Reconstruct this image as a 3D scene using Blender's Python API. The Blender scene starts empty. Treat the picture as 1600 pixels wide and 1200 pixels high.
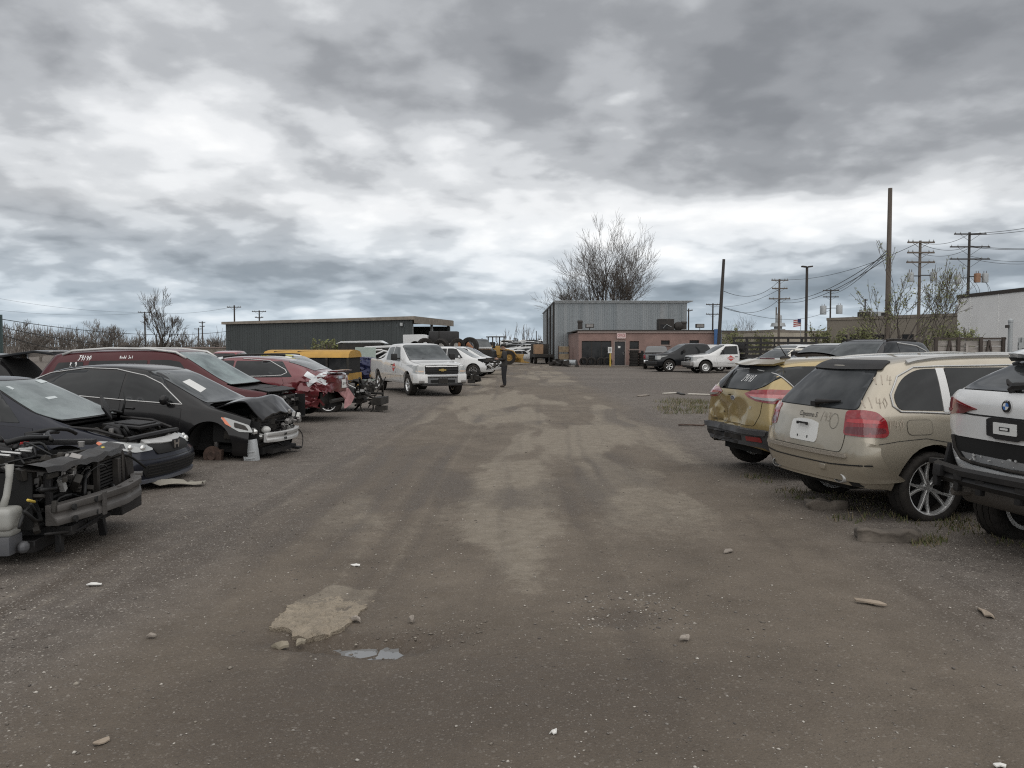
import bpy, bmesh, math, random
import numpy as np
from mathutils import Vector, Matrix, noise as mnoise
from mathutils.bvhtree import BVHTree
from mathutils.geometry import delaunay_2d_cdt
PI = math.pi
RNG = random.Random(7)
scene = bpy.context.scene
COL = scene.collection
# ------------------------------------------------------------------ camera
CAM_H = 1.75
PITCH = math.atan(59 / 1280)
cam_data = bpy.data.cameras.new('camera'); cam = bpy.data.objects.new('camera', cam_data); COL.objects.link(cam)
cam_data.sensor_width = 36.0; cam_data.lens = 28.8; cam_data.clip_start = 0.1; cam_data.clip_end = 5000
cam.location = (0, 0, CAM_H); cam.rotation_euler = (PI / 2 - PITCH, 0, 0)
scene.camera = cam
scene.view_settings.view_transform = 'Standard'; scene.view_settings.look = 'None'
scene.view_settings.exposure = 0.6; scene.view_settings.gamma = 1.0
scene.view_settings.use_curve_mapping = False
scene.cycles.use_denoising = False; scene.cycles.filter_width = 1.15; scene.cycles.use_adaptive_sampling = False; scene.cycles.sample_clamp_indirect = 4
scene.cycles.max_bounces = 6; scene.cycles.diffuse_bounces = 3; scene.cycles.glossy_bounces = 4
scene.cycles.transparent_max_bounces = 6; scene.cycles.caustics_reflective = False; scene.cycles.caustics_refractive = False
def ray(u, v):
 a, b = (u - 800) / 1280, (600 - v) / 1280
 return a, math.cos(PITCH) + b * math.sin(PITCH), -math.sin(PITCH) + b * math.cos(PITCH)
def G(u, v, z=0.0):
 a, b, c = ray(u, v); t = (z - CAM_H) / c
 return a * t, b * t
def A(u, v, Y):
 a, b, c = ray(u, v); t = Y / b
 return a * t, Y, CAM_H + c * t
# ------------------------------------------------------------------ sky and sun
SUN_EL, SUN_AZ = math.radians(58), math.radians(165)      # azimuth clockwise from +Y
world = bpy.data.worlds.new('World'); scene.world = world; world.use_nodes = True
def build_sky():
 nt = world.node_tree; nt.nodes.clear(); N = nt.nodes.new; L = nt.links.new
 def math_(op, a, b=None, c=None, clamp=False):
  n = N('ShaderNodeMath'); n.operation = op; n.use_clamp = clamp
  for i, x in enumerate((a, b, c)):
   if x is None: continue
   if isinstance(x, (int, float)): n.inputs[i].default_value = x
   else: L(x, n.inputs[i])
  return n.outputs[0]
 tc = N('ShaderNodeTexCoord'); nv = N('ShaderNodeVectorMath'); nv.operation = 'NORMALIZE'; L(tc.outputs['Generated'], nv.inputs[0])
 sp = N('ShaderNodeSeparateXYZ'); L(nv.outputs[0], sp.inputs[0]); X, Y, Z = sp.outputs
 zc = math_('MAXIMUM', Z, 0.0); zz = math_('ADD', zc, 0.24)
 u = math_('DIVIDE', X, zz); v = math_('DIVIDE', Y, zz)
 cb = N('ShaderNodeCombineXYZ'); L(u, cb.inputs[0]); L(v, cb.inputs[1])
 def noise(scale, detail, rough, dist, off, lac=2.0, sy=1.0):
  m = N('ShaderNodeMapping'); m.inputs['Location'].default_value = off; m.inputs['Scale'].default_value = (1, sy, 1); L(cb.outputs[0], m.inputs[0])
  n = N('ShaderNodeTexNoise'); n.inputs['Scale'].default_value = scale; n.inputs['Detail'].default_value = detail
  n.inputs['Roughness'].default_value = rough; n.inputs['Distortion'].default_value = dist; n.inputs['Lacunarity'].default_value = lac
  L(m.outputs[0], n.inputs['Vector']); return n.outputs[0]
 n1 = noise(1.25, 9, 0.53, 0.1, (3.1, 7.7, 0.0))
 n2 = noise(3.9, 8, 0.54, 0.1, (11.3, 2.4, 5.0))
 n3 = noise(0.5, 4, 0.5, 0.2, (1.3, 0.4, 2.0))
 dens = math_('ADD', math_('MULTIPLY', math_('SUBTRACT', n1, 0.5), 1.25), math_('MULTIPLY', math_('SUBTRACT', n2, 0.5), 0.62))
 dens = math_('ADD', dens, math_('MULTIPLY', math_('SUBTRACT', n3, 0.5), 0.5))
 bl = math_('ABSOLUTE', math_('SUBTRACT', noise(2.9, 7, 0.52, 0.15, (4.4, 8.8, 9.0)), 0.5)); dens = math_('ADD', dens, math_('MULTIPLY', math_('SUBTRACT', bl, 0.09), .8))
 fy = math_('GREATER_THAN', Y, 0.0)
 # cloud banks: direction (from photo bearings), spread, weight; + is thin bright cloud, - is a thick grey base
 banks = [(1120, 190, 330, 95, -0.27), (830, 90, 300, 60, -0.11), (1450, 110, 260, 90, -0.13), (80, 110, 200, 55, -0.18), (470, 40, 260, 50, -0.10),
   (285, 165, 120, 62, 0.32), (690, 225, 190, 34, 0.21), (1010, 390, 260, 62, 0.40), (1330, 330, 300, 40, 0.27), (1055, 90, 110, 34, 0.19),
   (330, 262, 200, 28, 0.13), (520, 420, 320, 20, -0.13), (120, 350, 220, 26, -0.10), (700, 460, 380, 12, -0.04), (130, 385, 120, 16, 0.18),
   (1275, 380, 90, 17, -0.29), (1420, 450, 260, 26, -0.24), (980, 452, 160, 14, -0.13), (620, 330, 120, 22, 0.08), (1180, 285, 260, 26, -0.10), (300, 486, 260, 12, 0.13), (760, 512, 160, 16, -0.08)]
 vw = N('ShaderNodeVectorMath'); vw.operation = 'ADD'; nd = N('ShaderNodeTexNoise'); nd.inputs['Scale'].default_value = 2.2; nd.inputs['Detail'].default_value = 5; L(cb.outputs[0], nd.inputs['Vector'])
 vs_ = N('ShaderNodeVectorMath'); vs_.operation = 'SCALE'; vs_.inputs['Scale'].default_value = .30; L(nd.outputs['Color'], vs_.inputs[0]); L(cb.outputs[0], vw.inputs[0]); L(vs_.outputs[0], vw.inputs[1])
 for sc, am in ((3.0, .34), (7.5, .20)):
  vo = N('ShaderNodeTexVoronoi'); vo.feature = 'SMOOTH_F1'; vo.voronoi_dimensions = '2D'; vo.inputs['Scale'].default_value = sc; vo.inputs['Smoothness'].default_value = .7; vo.inputs['Detail'].default_value = 1; vo.inputs['Roughness'].default_value = .5; L(vw.outputs[0], vo.inputs['Vector'])
  dens = math_('ADD', dens, math_('MULTIPLY', math_('SUBTRACT', .55, vo.outputs['Distance']), am))
 tot = dens
 for (px, py, sx, sy, w) in banks:
  a, b, c = ray(px, py); l = math.sqrt(a * a + b * b + c * c)
  dx = math_('DIVIDE', math_('SUBTRACT', X, a / l), sx / 1280 * 1.0); dz = math_('DIVIDE', math_('SUBTRACT', Z, c / l), sy / 1280 * 1.0)
  e = math_('EXPONENT', math_('MULTIPLY', math_('ADD', math_('MULTIPLY', dx, dx), math_('MULTIPLY', dz, dz)), -0.7))
  tot = math_('ADD', tot, math_('MULTIPLY', math_('MULTIPLY', e, fy), w))
 val = math_('ADD', math_('MULTIPLY', tot, 0.88), 0.525, clamp=True)
 rp = N('ShaderNodeValToRGB'); L(val, rp.inputs[0]); cr = rp.color_ramp; cr.interpolation = 'EASE'
 cr.elements[0].position = 0.0; cr.elements[0].color = (.165, .17, .178, 1)
 cr.elements[1].position = 1.0; cr.elements[1].color = (.69, .69, .685, 1)
 for p, c in ((.22, (.222, .228, .237, 1)), (.45, (.335, .343, .353, 1)), (.62, (.475, .484, .492, 1)), (.80, (.60, .606, .61, 1))):
  el = cr.elements.new(p); el.color = c
 # distant cloud seen through more air is bluer
 el_ = math_('SUBTRACT', 1.0, math_('MULTIPLY', zc, 1 / 0.16), clamp=True)
 inv = math_('SUBTRACT', 1.15, val, clamp=True)
 tint = N('ShaderNodeMix'); tint.data_type = 'RGBA'; tint.blend_type = 'MULTIPLY'
 L(math_('MULTIPLY', el_, inv), tint.inputs[0]); L(rp.outputs[0], tint.inputs[6]); tint.inputs[7].default_value = (.64, .85, 1.06, 1)
 hz = N('ShaderNodeMix'); hz.data_type = 'RGBA'
 hf = math_('POWER', math_('SUBTRACT', 1.0, math_('MULTIPLY', zc, 1 / 0.085), clamp=True), 2.0)
 L(math_('MULTIPLY', hf, 0.65), hz.inputs[0]); L(tint.outputs[2], hz.inputs[6]); hz.inputs[7].default_value = (.41, .475, .53, 1)
 # below the horizon the air stays a dull grey
 bg = N('ShaderNodeBackground'); L(hz.outputs[2], bg.inputs[0]); bg.inputs[1].default_value = 1.0
 sk = N('ShaderNodeTexSky'); sk.sky_type = 'NISHITA'; sk.sun_disc = False; sk.sun_elevation = SUN_EL; sk.sun_rotation = SUN_AZ
 b2 = N('ShaderNodeBackground'); L(sk.outputs[0], b2.inputs[0]); b2.inputs[1].default_value = 0.08
 mx = N('ShaderNodeMixShader'); mx.inputs[0].default_value = 0.94; L(b2.outputs[0], mx.inputs[1]); L(bg.outputs[0], mx.inputs[2])
 out = N('ShaderNodeOutputWorld'); L(mx.outputs[0], out.inputs[0])
build_sky()
sun_d = bpy.data.lights.new('sun', 'SUN'); sun_d.energy = 1.5; sun_d.angle = math.radians(120); sun_d.color = (1.0, .97, .93)
sun = bpy.data.objects.new('sun', sun_d); COL.objects.link(sun)
sd = Vector((math.sin(SUN_AZ) * math.cos(SUN_EL), math.cos(SUN_AZ) * math.cos(SUN_EL), math.sin(SUN_EL)))
sun.rotation_euler = (-sd).to_track_quat('-Z', 'Y').to_euler()
# ------------------------------------------------------------------ materials
MATS = {}
def mat(key, col, rough=0.6, metal=0.0, spec=0.5, coat=0.0, var=0.0, vscale=3.0, dirt=0.0, dirtcol=(.16, .14, .12), dscale=2.5, bump=0.0, bscale=40.0, emit=None, alpha=None, trans=0.0, stretch=None):
 if key in MATS: return MATS[key]
 m = bpy.data.materials.new(key); m.use_nodes = True; nt = m.node_tree; N = nt.nodes.new; L = nt.links.new
 b = nt.nodes['Principled BSDF']
 b.inputs['Base Color'].default_value = (*col, 1); b.inputs['Roughness'].default_value = rough; b.inputs['Metallic'].default_value = metal
 b.inputs['Specular IOR Level'].default_value = spec; b.inputs['Coat Weight'].default_value = coat; b.inputs['Coat Roughness'].default_value = .06
 b.inputs['Transmission Weight'].default_value = trans
 if emit: b.inputs['Emission Color'].default_value = (*emit, 1); b.inputs['Emission Strength'].default_value = 1
 if var or dirt or bump:
  tc = N('ShaderNodeTexCoord'); mp = N('ShaderNodeMapping'); L(tc.outputs['Object'], mp.inputs[0])
  if stretch: mp.inputs['Scale'].default_value = stretch
  oi = N('ShaderNodeObjectInfo'); va = N('ShaderNodeVectorMath'); va.operation = 'ADD'
  sc = N('ShaderNodeVectorMath'); sc.operation = 'SCALE'; sc.inputs[0].default_value = (17, 31, 5); L(oi.outputs['Random'], sc.inputs['Scale'])
  L(mp.outputs[0], va.inputs[0]); L(sc.outputs[0], va.inputs[1]); vec = va.outputs[0]
  src = None
  if var:
   n = N('ShaderNodeTexNoise'); n.inputs['Scale'].default_value = vscale; n.inputs['Detail'].default_value = 6; n.inputs['Roughness'].default_value = .65; L(vec, n.inputs['Vector'])
   r = N('ShaderNodeValToRGB'); L(n.outputs[0], r.inputs[0])
   r.color_ramp.elements[0].position = .3; r.color_ramp.elements[1].position = .72
   r.color_ramp.elements[0].color = (*[max(0, c * (1 - var)) for c in col], 1); r.color_ramp.elements[1].color = (*[min(1, c * (1 + var)) for c in col], 1)
   src = r.outputs[0]
  if dirt:
   n = N('ShaderNodeTexNoise'); n.inputs['Scale'].default_value = dscale; n.inputs['Detail'].default_value = 8; n.inputs['Roughness'].default_value = .7; L(vec, n.inputs['Vector'])
   r = N('ShaderNodeMapRange'); L(n.outputs[0], r.inputs[0]); r.inputs[1].default_value = .38; r.inputs[2].default_value = .78; r.inputs[3].default_value = dirt * .06; r.inputs[4].default_value = dirt
   mx = N('ShaderNodeMix'); mx.data_type = 'RGBA'; L(r.outputs[0], mx.inputs[0])
   if src: L(src, mx.inputs[6])
   else: mx.inputs[6].default_value = (*col, 1)
   mx.inputs[7].default_value = (*dirtcol, 1); src = mx.outputs[2]
   rr = N('ShaderNodeMapRange'); L(r.outputs[0], rr.inputs[0]); rr.inputs[3].default_value = rough; rr.inputs[4].default_value = .85; L(rr.outputs[0], b.inputs['Roughness'])
   if metal:
    mm = N('ShaderNodeMapRange'); L(r.outputs[0], mm.inputs[0]); mm.inputs[3].default_value = metal; mm.inputs[4].default_value = 0; L(mm.outputs[0], b.inputs['Metallic'])
   if coat:
    mm = N('ShaderNodeMapRange'); L(r.outputs[0], mm.inputs[0]); mm.inputs[3].default_value = coat; mm.inputs[4].default_value = 0; L(mm.outputs[0], b.inputs['Coat Weight'])
  if src: L(src, b.inputs['Base Color'])
  if bump:
   n = N('ShaderNodeTexNoise'); n.inputs['Scale'].default_value = bscale; n.inputs['Detail'].default_value = 5; L(vec, n.inputs['Vector'])
   bp = N('ShaderNodeBump'); bp.inputs['Strength'].default_value = bump; bp.inputs['Distance'].default_value = .02; L(n.outputs[0], bp.inputs['Height']); L(bp.outputs[0], b.inputs['Normal'])
 MATS[key] = m
 return m
def paint(key, col, metal=.0, rough=.28, dirt=.22, coat=.8):
 dk = max(col) < .06; dirt *= .4 if dk else 1
 return mat(key, col, rough=rough, metal=metal, coat=.25 if dk else coat, spec=.2 if dk else .5, dirt=dirt * .75, dirtcol=(.20, .18, .155), dscale=3.5, var=.06, vscale=1.5)
def glassm(key, col=(.012, .014, .015), dust_sheen=.12, dcol=(.32, .35, .35), rough=.03): return mat(key, col, rough=rough, spec=.28, dirt=dust_sheen, dirtcol=dcol, dscale=1.6)  # film is dust; on windscreens its paleness also paints in reflected sky
def M(k): return MATS[k]
mat('rubber', (.016, .015, .0145), .85, spec=.25, var=.25, vscale=12, dirt=.35, dirtcol=(.10, .085, .07), dscale=6)
mat('black_plastic', (.013, .013, .014), .5, spec=.25, dirt=.25, dirtcol=(.09, .08, .07), bump=.15, bscale=60)
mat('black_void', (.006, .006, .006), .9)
mat('dark_metal', (.030, .028, .027), .55, spec=.3, metal=.3, var=.4, vscale=9, dirt=.4, dirtcol=(.09, .075, .06))
mat('rust', (.065, .040, .030), .85, var=.5, vscale=10)
mat('alloy', (.72, .72, .71), .3, metal=.8, dirt=.12, dirtcol=(.15, .13, .11), dscale=8)
mat('steel_light', (.50, .50, .49), .45, metal=.5, var=.15, dirt=.3)
mat('chrome', (.75, .75, .75), .12, metal=1.0)
mat('engine_dark', (.018, .017, .016), .55, spec=.25, var=.6, vscale=8, dirt=.4, dirtcol=(.09, .08, .065))
mat('engine_alu', (.28, .27, .26), .5, metal=.6, var=.3, dirt=.5, dirtcol=(.08, .07, .06))
mat('hose', (.010, .010, .010), .45, spec=.3)
mat('gap', (.008, .008, .008), .8)
mat('white_plastic', (.55, .55, .53), .5, var=.1, dirt=.3)
mat('plate_white', (.62, .62, .60), .5)
mat('marker_white', (.75, .75, .74), .7)
mat('marker_brown', (.36, .31, .25), .8)
mat('lamp_clear', (.27, .28, .275), .08, spec=.8, coat=1.0, dirt=.25)
mat('lamp_inner', (.65, .65, .63), .2, metal=.7)
mat('lamp_red', (.22, .008, .013), .06, coat=1.0, dirt=.05, var=.3, vscale=25)
mat('lamp_dark_red', (.10, .008, .012), .12, coat=1.0)
mat('lamp_pink', (.48, .16, .16), .12, coat=1.0, var=.2, vscale=20)
mat('orange_lens', (.55, .12, .03), .2, coat=1.0)
mat('red_plastic', (.45, .02, .02), .45)
mat('skin', (.30, .19, .14), .6)
# ------------------------------------------------------------------ mesh builder
class MB:
 def __init__(s): s.v = []; s.f = []; s.m = []
 def add(s, vs, fs, mi=0):
  o = len(s.v); s.v.extend([tuple(p) for p in vs]); s.f.extend([tuple(i + o for i in f) for f in fs]); s.m.extend([mi] * len(fs)); return s
 def box(s, c, d, rot=None, mi=0, taper=1.0):
  hx, hy, hz = d[0] / 2, d[1] / 2, d[2] / 2
  P = [Vector((sx * hx * (taper if sz > 0 else 1), sy * hy * (taper if sz > 0 else 1), sz * hz)) for sz in (-1, 1) for sy in (-1, 1) for sx in (-1, 1)]
  if rot is not None: P = [rot @ p for p in P]
  P = [p + Vector(c) for p in P]
  return s.add(P, [(0, 2, 3, 1), (4, 5, 7, 6), (0, 1, 5, 4), (2, 6, 7, 3), (0, 4, 6, 2), (1, 3, 7, 5)], mi)
 def tube(s, pts, r, n=6, cap=True, mi=0):
  pts = [Vector(p) for p in pts]; k = len(pts); rs = r if isinstance(r, (list, tuple)) else [r] * k
  vs = []; prev = None
  for i, p in enumerate(pts):
   t = (pts[min(i + 1, k - 1)] - pts[max(i - 1, 0)]); t = t.normalized() if t.length > 1e-9 else Vector((0, 0, 1))
   if prev is None: a = t.orthogonal().normalized()
   else:
    a = prev - t * prev.dot(t); a = a.normalized() if a.length > 1e-6 else t.orthogonal().normalized()
   prev = a; b = t.cross(a)
   for j in range(n):
    q = 2 * PI * j / n; vs.append(p + (a * math.cos(q) + b * math.sin(q)) * rs[i])
  fs = [(i * n + j, i * n + (j + 1) % n, (i + 1) * n + (j + 1) % n, (i + 1) * n + j) for i in range(k - 1) for j in range(n)]
  if cap: fs += [tuple(range(n - 1, -1, -1)), tuple((k - 1) * n + j for j in range(n))]
  return s.add(vs, fs, mi)
 def lathe(s, prof, n=24, axis='y', c=(0, 0, 0), mi=0, closed=False, a0=0.0, a1=2 * PI, mod=None):
  full = abs(a1 - a0 - 2 * PI) < 1e-6; na = n if full else n + 1; k = len(prof); vs = []
  for i in range(na):
   q = a0 + (a1 - a0) * i / n; ca, sa = math.cos(q), math.sin(q)
   for j, (r, h) in enumerate(prof):
    if mod: r = r + mod(i, j)
    p = (r * ca, h, r * sa) if axis == 'y' else ((r * ca, r * sa, h) if axis == 'z' else (h, r * ca, r * sa))
    vs.append((p[0] + c[0], p[1] + c[1], p[2] + c[2]))
  fs = []
  for i in range(n):
   i2 = (i + 1) % na
   for j in range(k - 1 if not closed else k):
    j2 = (j + 1) % k; fs.append((i * k + j, i * k + j2, i2 * k + j2, i2 * k + j))
  return s.add(vs, fs, mi)
 def prism(s, poly, h0, h1, plane='xz', mi=0):
  # polygon in a plane, extruded along the third axis
  f = {'xz': lambda a, b, h: (a, h, b), 'xy': lambda a, b, h: (a, b, h), 'yz': lambda a, b, h: (h, a, b)}[plane]
  n = len(poly); vs = [f(a, b, h0) for a, b in poly] + [f(a, b, h1) for a, b in poly]
  fs = [tuple(range(n)), tuple(range(2 * n - 1, n - 1, -1))] + [(i, (i + 1) % n, n + (i + 1) % n, n + i) for i in range(n)]
  return s.add(vs, fs, mi)
 def ball(s, c, r, n=8, mi=0, jit=0, rng=RNG):
  r = (r, r, r) if isinstance(r, (int, float)) else r; k = max(4, n // 2 + 1); vs = [(c[0], c[1], c[2] - r[2])]; fs = []
  for i in range(1, k):
   t = PI * i / k
   for j in range(n):
    q = 2 * PI * j / n; g = 1 + (rng.uniform(-jit, jit) if jit else 0)
    vs.append((c[0] + r[0] * g * math.sin(t) * math.cos(q), c[1] + r[1] * g * math.sin(t) * math.sin(q), c[2] - r[2] * g * math.cos(t)))
  vs.append((c[0], c[1], c[2] + r[2])); e = len(vs) - 1
  for j in range(n):
   fs.append((0, 1 + (j + 1) % n, 1 + j)); fs.append((e, 1 + (k - 2) * n + j, 1 + (k - 2) * n + (j + 1) % n))
   for i in range(k - 2): fs.append((1 + i * n + j, 1 + i * n + (j + 1) % n, 1 + (i + 1) * n + (j + 1) % n, 1 + (i + 1) * n + j))
  return s.add(vs, fs, mi)
 def mesh(s, name, mats, smooth=False, fix=True):
  me = bpy.data.meshes.new(name); me.from_pydata(s.v, [], s.f)
  for m in (mats if isinstance(mats, (list, tuple)) else [mats]): me.materials.append(m if not isinstance(m, str) else MATS[m])
  if any(s.m): me.polygons.foreach_set('material_index', s.m)
  if fix:
   bm = bmesh.new(); bm.from_mesh(me); bmesh.ops.recalc_face_normals(bm, faces=bm.faces); bm.to_mesh(me); bm.free()
  if smooth == 'auto':
   me.shade_smooth()
   try: me.set_sharp_from_angle(angle=math.radians(38))
   except Exception: pass
  elif smooth: me.shade_smooth()
  return me
 def build(s, name, mats, parent=None, smooth=False, loc=None, fix=True):
  return link(name, s.mesh(name, mats, smooth, fix), parent, loc)
def link(name, data, parent=None, loc=None, rot=None):
 o = bpy.data.objects.new(name, data); COL.objects.link(o)
 if parent: o.parent = parent
 if loc is not None: o.location = loc
 if rot is not None: o.rotation_euler = rot
 return o
def tag(o, label=None, cat=None, group=None, kind=None):
 if label: o['label'] = label
 if cat: o['category'] = cat
 if group: o['group'] = group
 if kind: o['kind'] = kind
 return o
def thing(name, label, cat, loc=(0, 0, 0), rz=0.0, group=None, rx=0.0, ry=0.0):
 o = link(name, None, None, loc, (rx, ry, rz)); o.empty_display_size = .2
 return tag(o, label, cat, group)
def copy_tree(o, parent=None):
 c = o.copy(); COL.objects.link(c)
 if parent: c.parent = parent
 for ch in list(o.children): copy_tree(ch, c)
 return c
def bevelled(mb, name, mats, parent=None, w=.01, seg=2, loc=None, smooth=True):
 me = mb.mesh(name, mats); bm = bmesh.new(); bm.from_mesh(me)
 bmesh.ops.bevel(bm, geom=[e for e in bm.edges], offset=w, segments=seg, affect='EDGES', profile=.6, clamp_overlap=True)
 bm.to_mesh(me); bm.free()
 if smooth:
  me.shade_smooth()
  try: me.set_sharp_from_angle(angle=math.radians(40))
  except Exception: pass
 return link(name, me, parent, loc)
TEXT_CACHE = {}
def text_geo(s, size=1.0):
 # letter outlines from Blender's built-in font as flat vertices and faces
 if s not in TEXT_CACHE:
  cu = bpy.data.curves.new('letters', 'FONT'); cu.body = s; cu.align_x = 'CENTER'; cu.align_y = 'CENTER'; cu.resolution_u = 2
  o = bpy.data.objects.new('letters', cu); COL.objects.link(o); dg = bpy.context.evaluated_depsgraph_get()
  me = bpy.data.meshes.new_from_object(o.evaluated_get(dg))
  TEXT_CACHE[s] = ([v.co[:2] for v in me.vertices], [tuple(p.vertices) for p in me.polygons])
  bpy.data.objects.remove(o); bpy.data.curves.remove(cu); bpy.data.meshes.remove(me)
 vs, fs = TEXT_CACHE[s]
 return [(a * size, b * size) for a, b in vs], fs
# stroke handwriting on a unit-high cell
STROKES = {'J': [[(.1, 1), (.7, 1)], [(.45, 1), (.45, .2), (.3, 0), (.1, .1)]], '9': [[(.6, .7), (.4, .5), (.15, .65), (.2, .95), (.5, 1), (.6, .75), (.5, 0)]], '1': [[(.35, 1), (.3, 0)]],
  '4': [[(.2, 1), (.1, .5), (.65, .5)], [(.5, .9), (.45, 0)]], '3': [[(.1, .95), (.5, 1), (.3, .55), (.55, .35), (.3, 0), (.05, .1)]], '0': [[(.35, 1), (.1, .6), (.3, 0), (.6, .4), (.35, 1)]],
  'R': [[(.1, 0), (.15, 1), (.55, .8), (.15, .5), (.6, 0)]], 'e': [[(.1, .3), (.5, .35), (.3, .55), (.1, .3), (.3, 0), (.55, .1)]], 'n': [[(.1, 0), (.1, .5), (.1, .35), (.4, .5), (.5, 0)]], 'd': [[(.5, 1), (.5, 0), (.2, .05), (.15, .35), (.5, .4)]],
  '/': [[(.5, 1.1), (.1, -.1)]], '2': [[(.1, .8), (.4, 1), (.55, .7), (.1, 0), (.6, .05)]], 'X': [[(.1, 0), (.6, 1)], [(.1, 1), (.6, 0)]], 'K': [[(.1, 0), (.1, 1)], [(.6, 1), (.1, .45), (.6, 0)]], ' ': []}
def strokes(s, h):
 out = []; x = 0
 for ch in s:
  for st in STROKES.get(ch, []): out.append([(x + a * h * .8, b * h) for a, b in st])
  x += h * .62
 return [[(a - x / 2, b - h / 2) for a, b in st] for st in out]
# ------------------------------------------------------------------ vehicles
def rounded(poly, r, n=4):
 out = []; k = len(poly)
 for i in range(k):
  p = Vector(poly[i]); rr = r[i] if isinstance(r, (list, tuple)) else r
  a = Vector(poly[i - 1]) - p; b = Vector(poly[(i + 1) % k]) - p
  q = min(rr, a.length * .45, b.length * .45)
  if q < 1e-4: out.append(tuple(p)); continue
  s = p + a.normalized() * q; e = p + b.normalized() * q
  for j in range(n + 1):
   t = j / n; w = (1 - t) ** 2 * s + 2 * t * (1 - t) * p + t * t * e; out.append((w.x, w.y))
 return out
def in_poly(x, y, poly):
 c = False; j = len(poly) - 1
 for i in range(len(poly)):
  xi, yi = poly[i]; xj, yj = poly[j]
  if (yi > y) != (yj > y) and x < (xj - xi) * (y - yi) / (yj - yi) + xi: c = not c
  j = i
 return c
def circle(cx, cz, r, n=28): return [(cx + r * math.cos(2 * PI * i / n), cz + r * math.sin(2 * PI * i / n)) for i in range(n)]
WHEELS = {}
def wheel_meshes(R, rr, W, style, tread=True, rim_mat='alloy'):
 key = (R, rr, W, style, rim_mat)
 if key in WHEELS: return WHEELS[key]
 t = MB(); h = W / 2
 prof = [(rr - .01, -h * .80), (rr + .012, -h * .93), (rr + (R - rr) * .45, -h), (R - .03, -h * .97), (R - .010, -h * .84)]
 k0 = len(prof)
 for g in (-.5, 0, .5): prof += [(R - .001, h * (g - .20)), (R - .001, h * (g - .045)), (R - .011, h * (g - .04)), (R - .011, h * (g + .04)), (R - .001, h * (g + .045)), (R - .001, h * (g + .20))]
 prof += [(R - .010, h * .84), (R - .03, h * .97), (rr + (R - rr) * .45, h), (rr + .012, h * .93), (rr - .01, h * .80)]
 t.lathe(prof, 64, mod=(lambda i, j: (-.007 if (i % 2 and j >= 4 and j <= len(prof) - 5) else 0)) if tread else None)
 tm = t.mesh('tyre', 'rubber', 'auto')
 m = MB(); o = h * .80
 m.lathe([(rr + .006, -o), (rr - .004, -o - .006), (rr - .016, -o), (rr - .026, -o + .03), (rr - .045, o), (rr + .002, o)], 48, mi=0); m.lathe([(rr - .03, -o + .05), (rr - .046, o)], 48, mi=1)
 m.lathe([(0, -o + .055), (.052, -o + .055), (.062, -o + .07), (.062, -o + .11), (0, -o + .11)], 16)
 yf = -o + .02
 def spoke(a, w0, w1, twist=0.0):
  c, s = math.cos(a), math.sin(a); vs = []
  for (r, w, y, dp, tw) in ((.03, w0, -o + .05, .05, 0), (rr * .55, w0 * .75, -o + .035, .045, twist * .4), (rr - .02, w1, -o + .012, .03, twist)):
   for (sw, dy) in ((-1, .012), (-.55, 0), (.55, 0), (1, .012), (1, dp), (-1, dp)):
    lx, lz = r, sw * w + tw; vs.append((lx * c - lz * s, y + dy, lx * s + lz * c))
  fs = []
  for k in range(2):
   for j in range(6): fs.append((k * 6 + j, k * 6 + (j + 1) % 6, (k + 1) * 6 + (j + 1) % 6, (k + 1) * 6 + j))
  m.add(vs, fs)
 if style == 'twin5':
  for i in range(5):
   a = 2 * PI * i / 5 + .31
   spoke(a, .020, .017, .062); spoke(a, .020, .017, -.062)
 elif style == 'six':
  for i in range(6): spoke(2 * PI * i / 6 + .2, .030, .038)
 elif style == 'twin7':
  for i in range(7): a = 2 * PI * i / 7; spoke(a, .014, .013, .035); spoke(a, .014, .013, -.035)
 elif style == 'ten':
  for i in range(10): spoke(2 * PI * i / 10, .014, .016)
 elif style == 'truck':
  for i in range(6): spoke(2 * PI * i / 6 + .2, .032, .046, .0)
 elif style == 'steel':
  m.lathe([(.06, -o + .06), (rr * .5, -o + .03), (rr * .62, -o + .075), (rr - .03, -o + .085)], 24)
  for i in range(5): a = 2 * PI * i / 5; m.box((rr * .36 * math.cos(a), -o + .04, rr * .36 * math.sin(a)), (.025, .03, .025))
 for i in range(5): a = 2 * PI * i / 5 + .4; m.lathe([(0, -o + .052), (.009, -o + .052), (.009, -o + .075)], 6, c=(.04 * math.cos(a), -.004, .04 * math.sin(a)))
 rm = m.mesh('rim', [rim_mat, 'dark_metal'], 'auto')
 d = MB(); d.lathe([(0, o * .1), (rr - .05, o * .1), (rr - .05, o * .1 + .02), (0, o * .1 + .02)], 24)
 bm_ = d.mesh('brake_disc', 'black_plastic', 'auto')
 WHEELS[key] = (tm, rm, bm_); return WHEELS[key]
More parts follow.
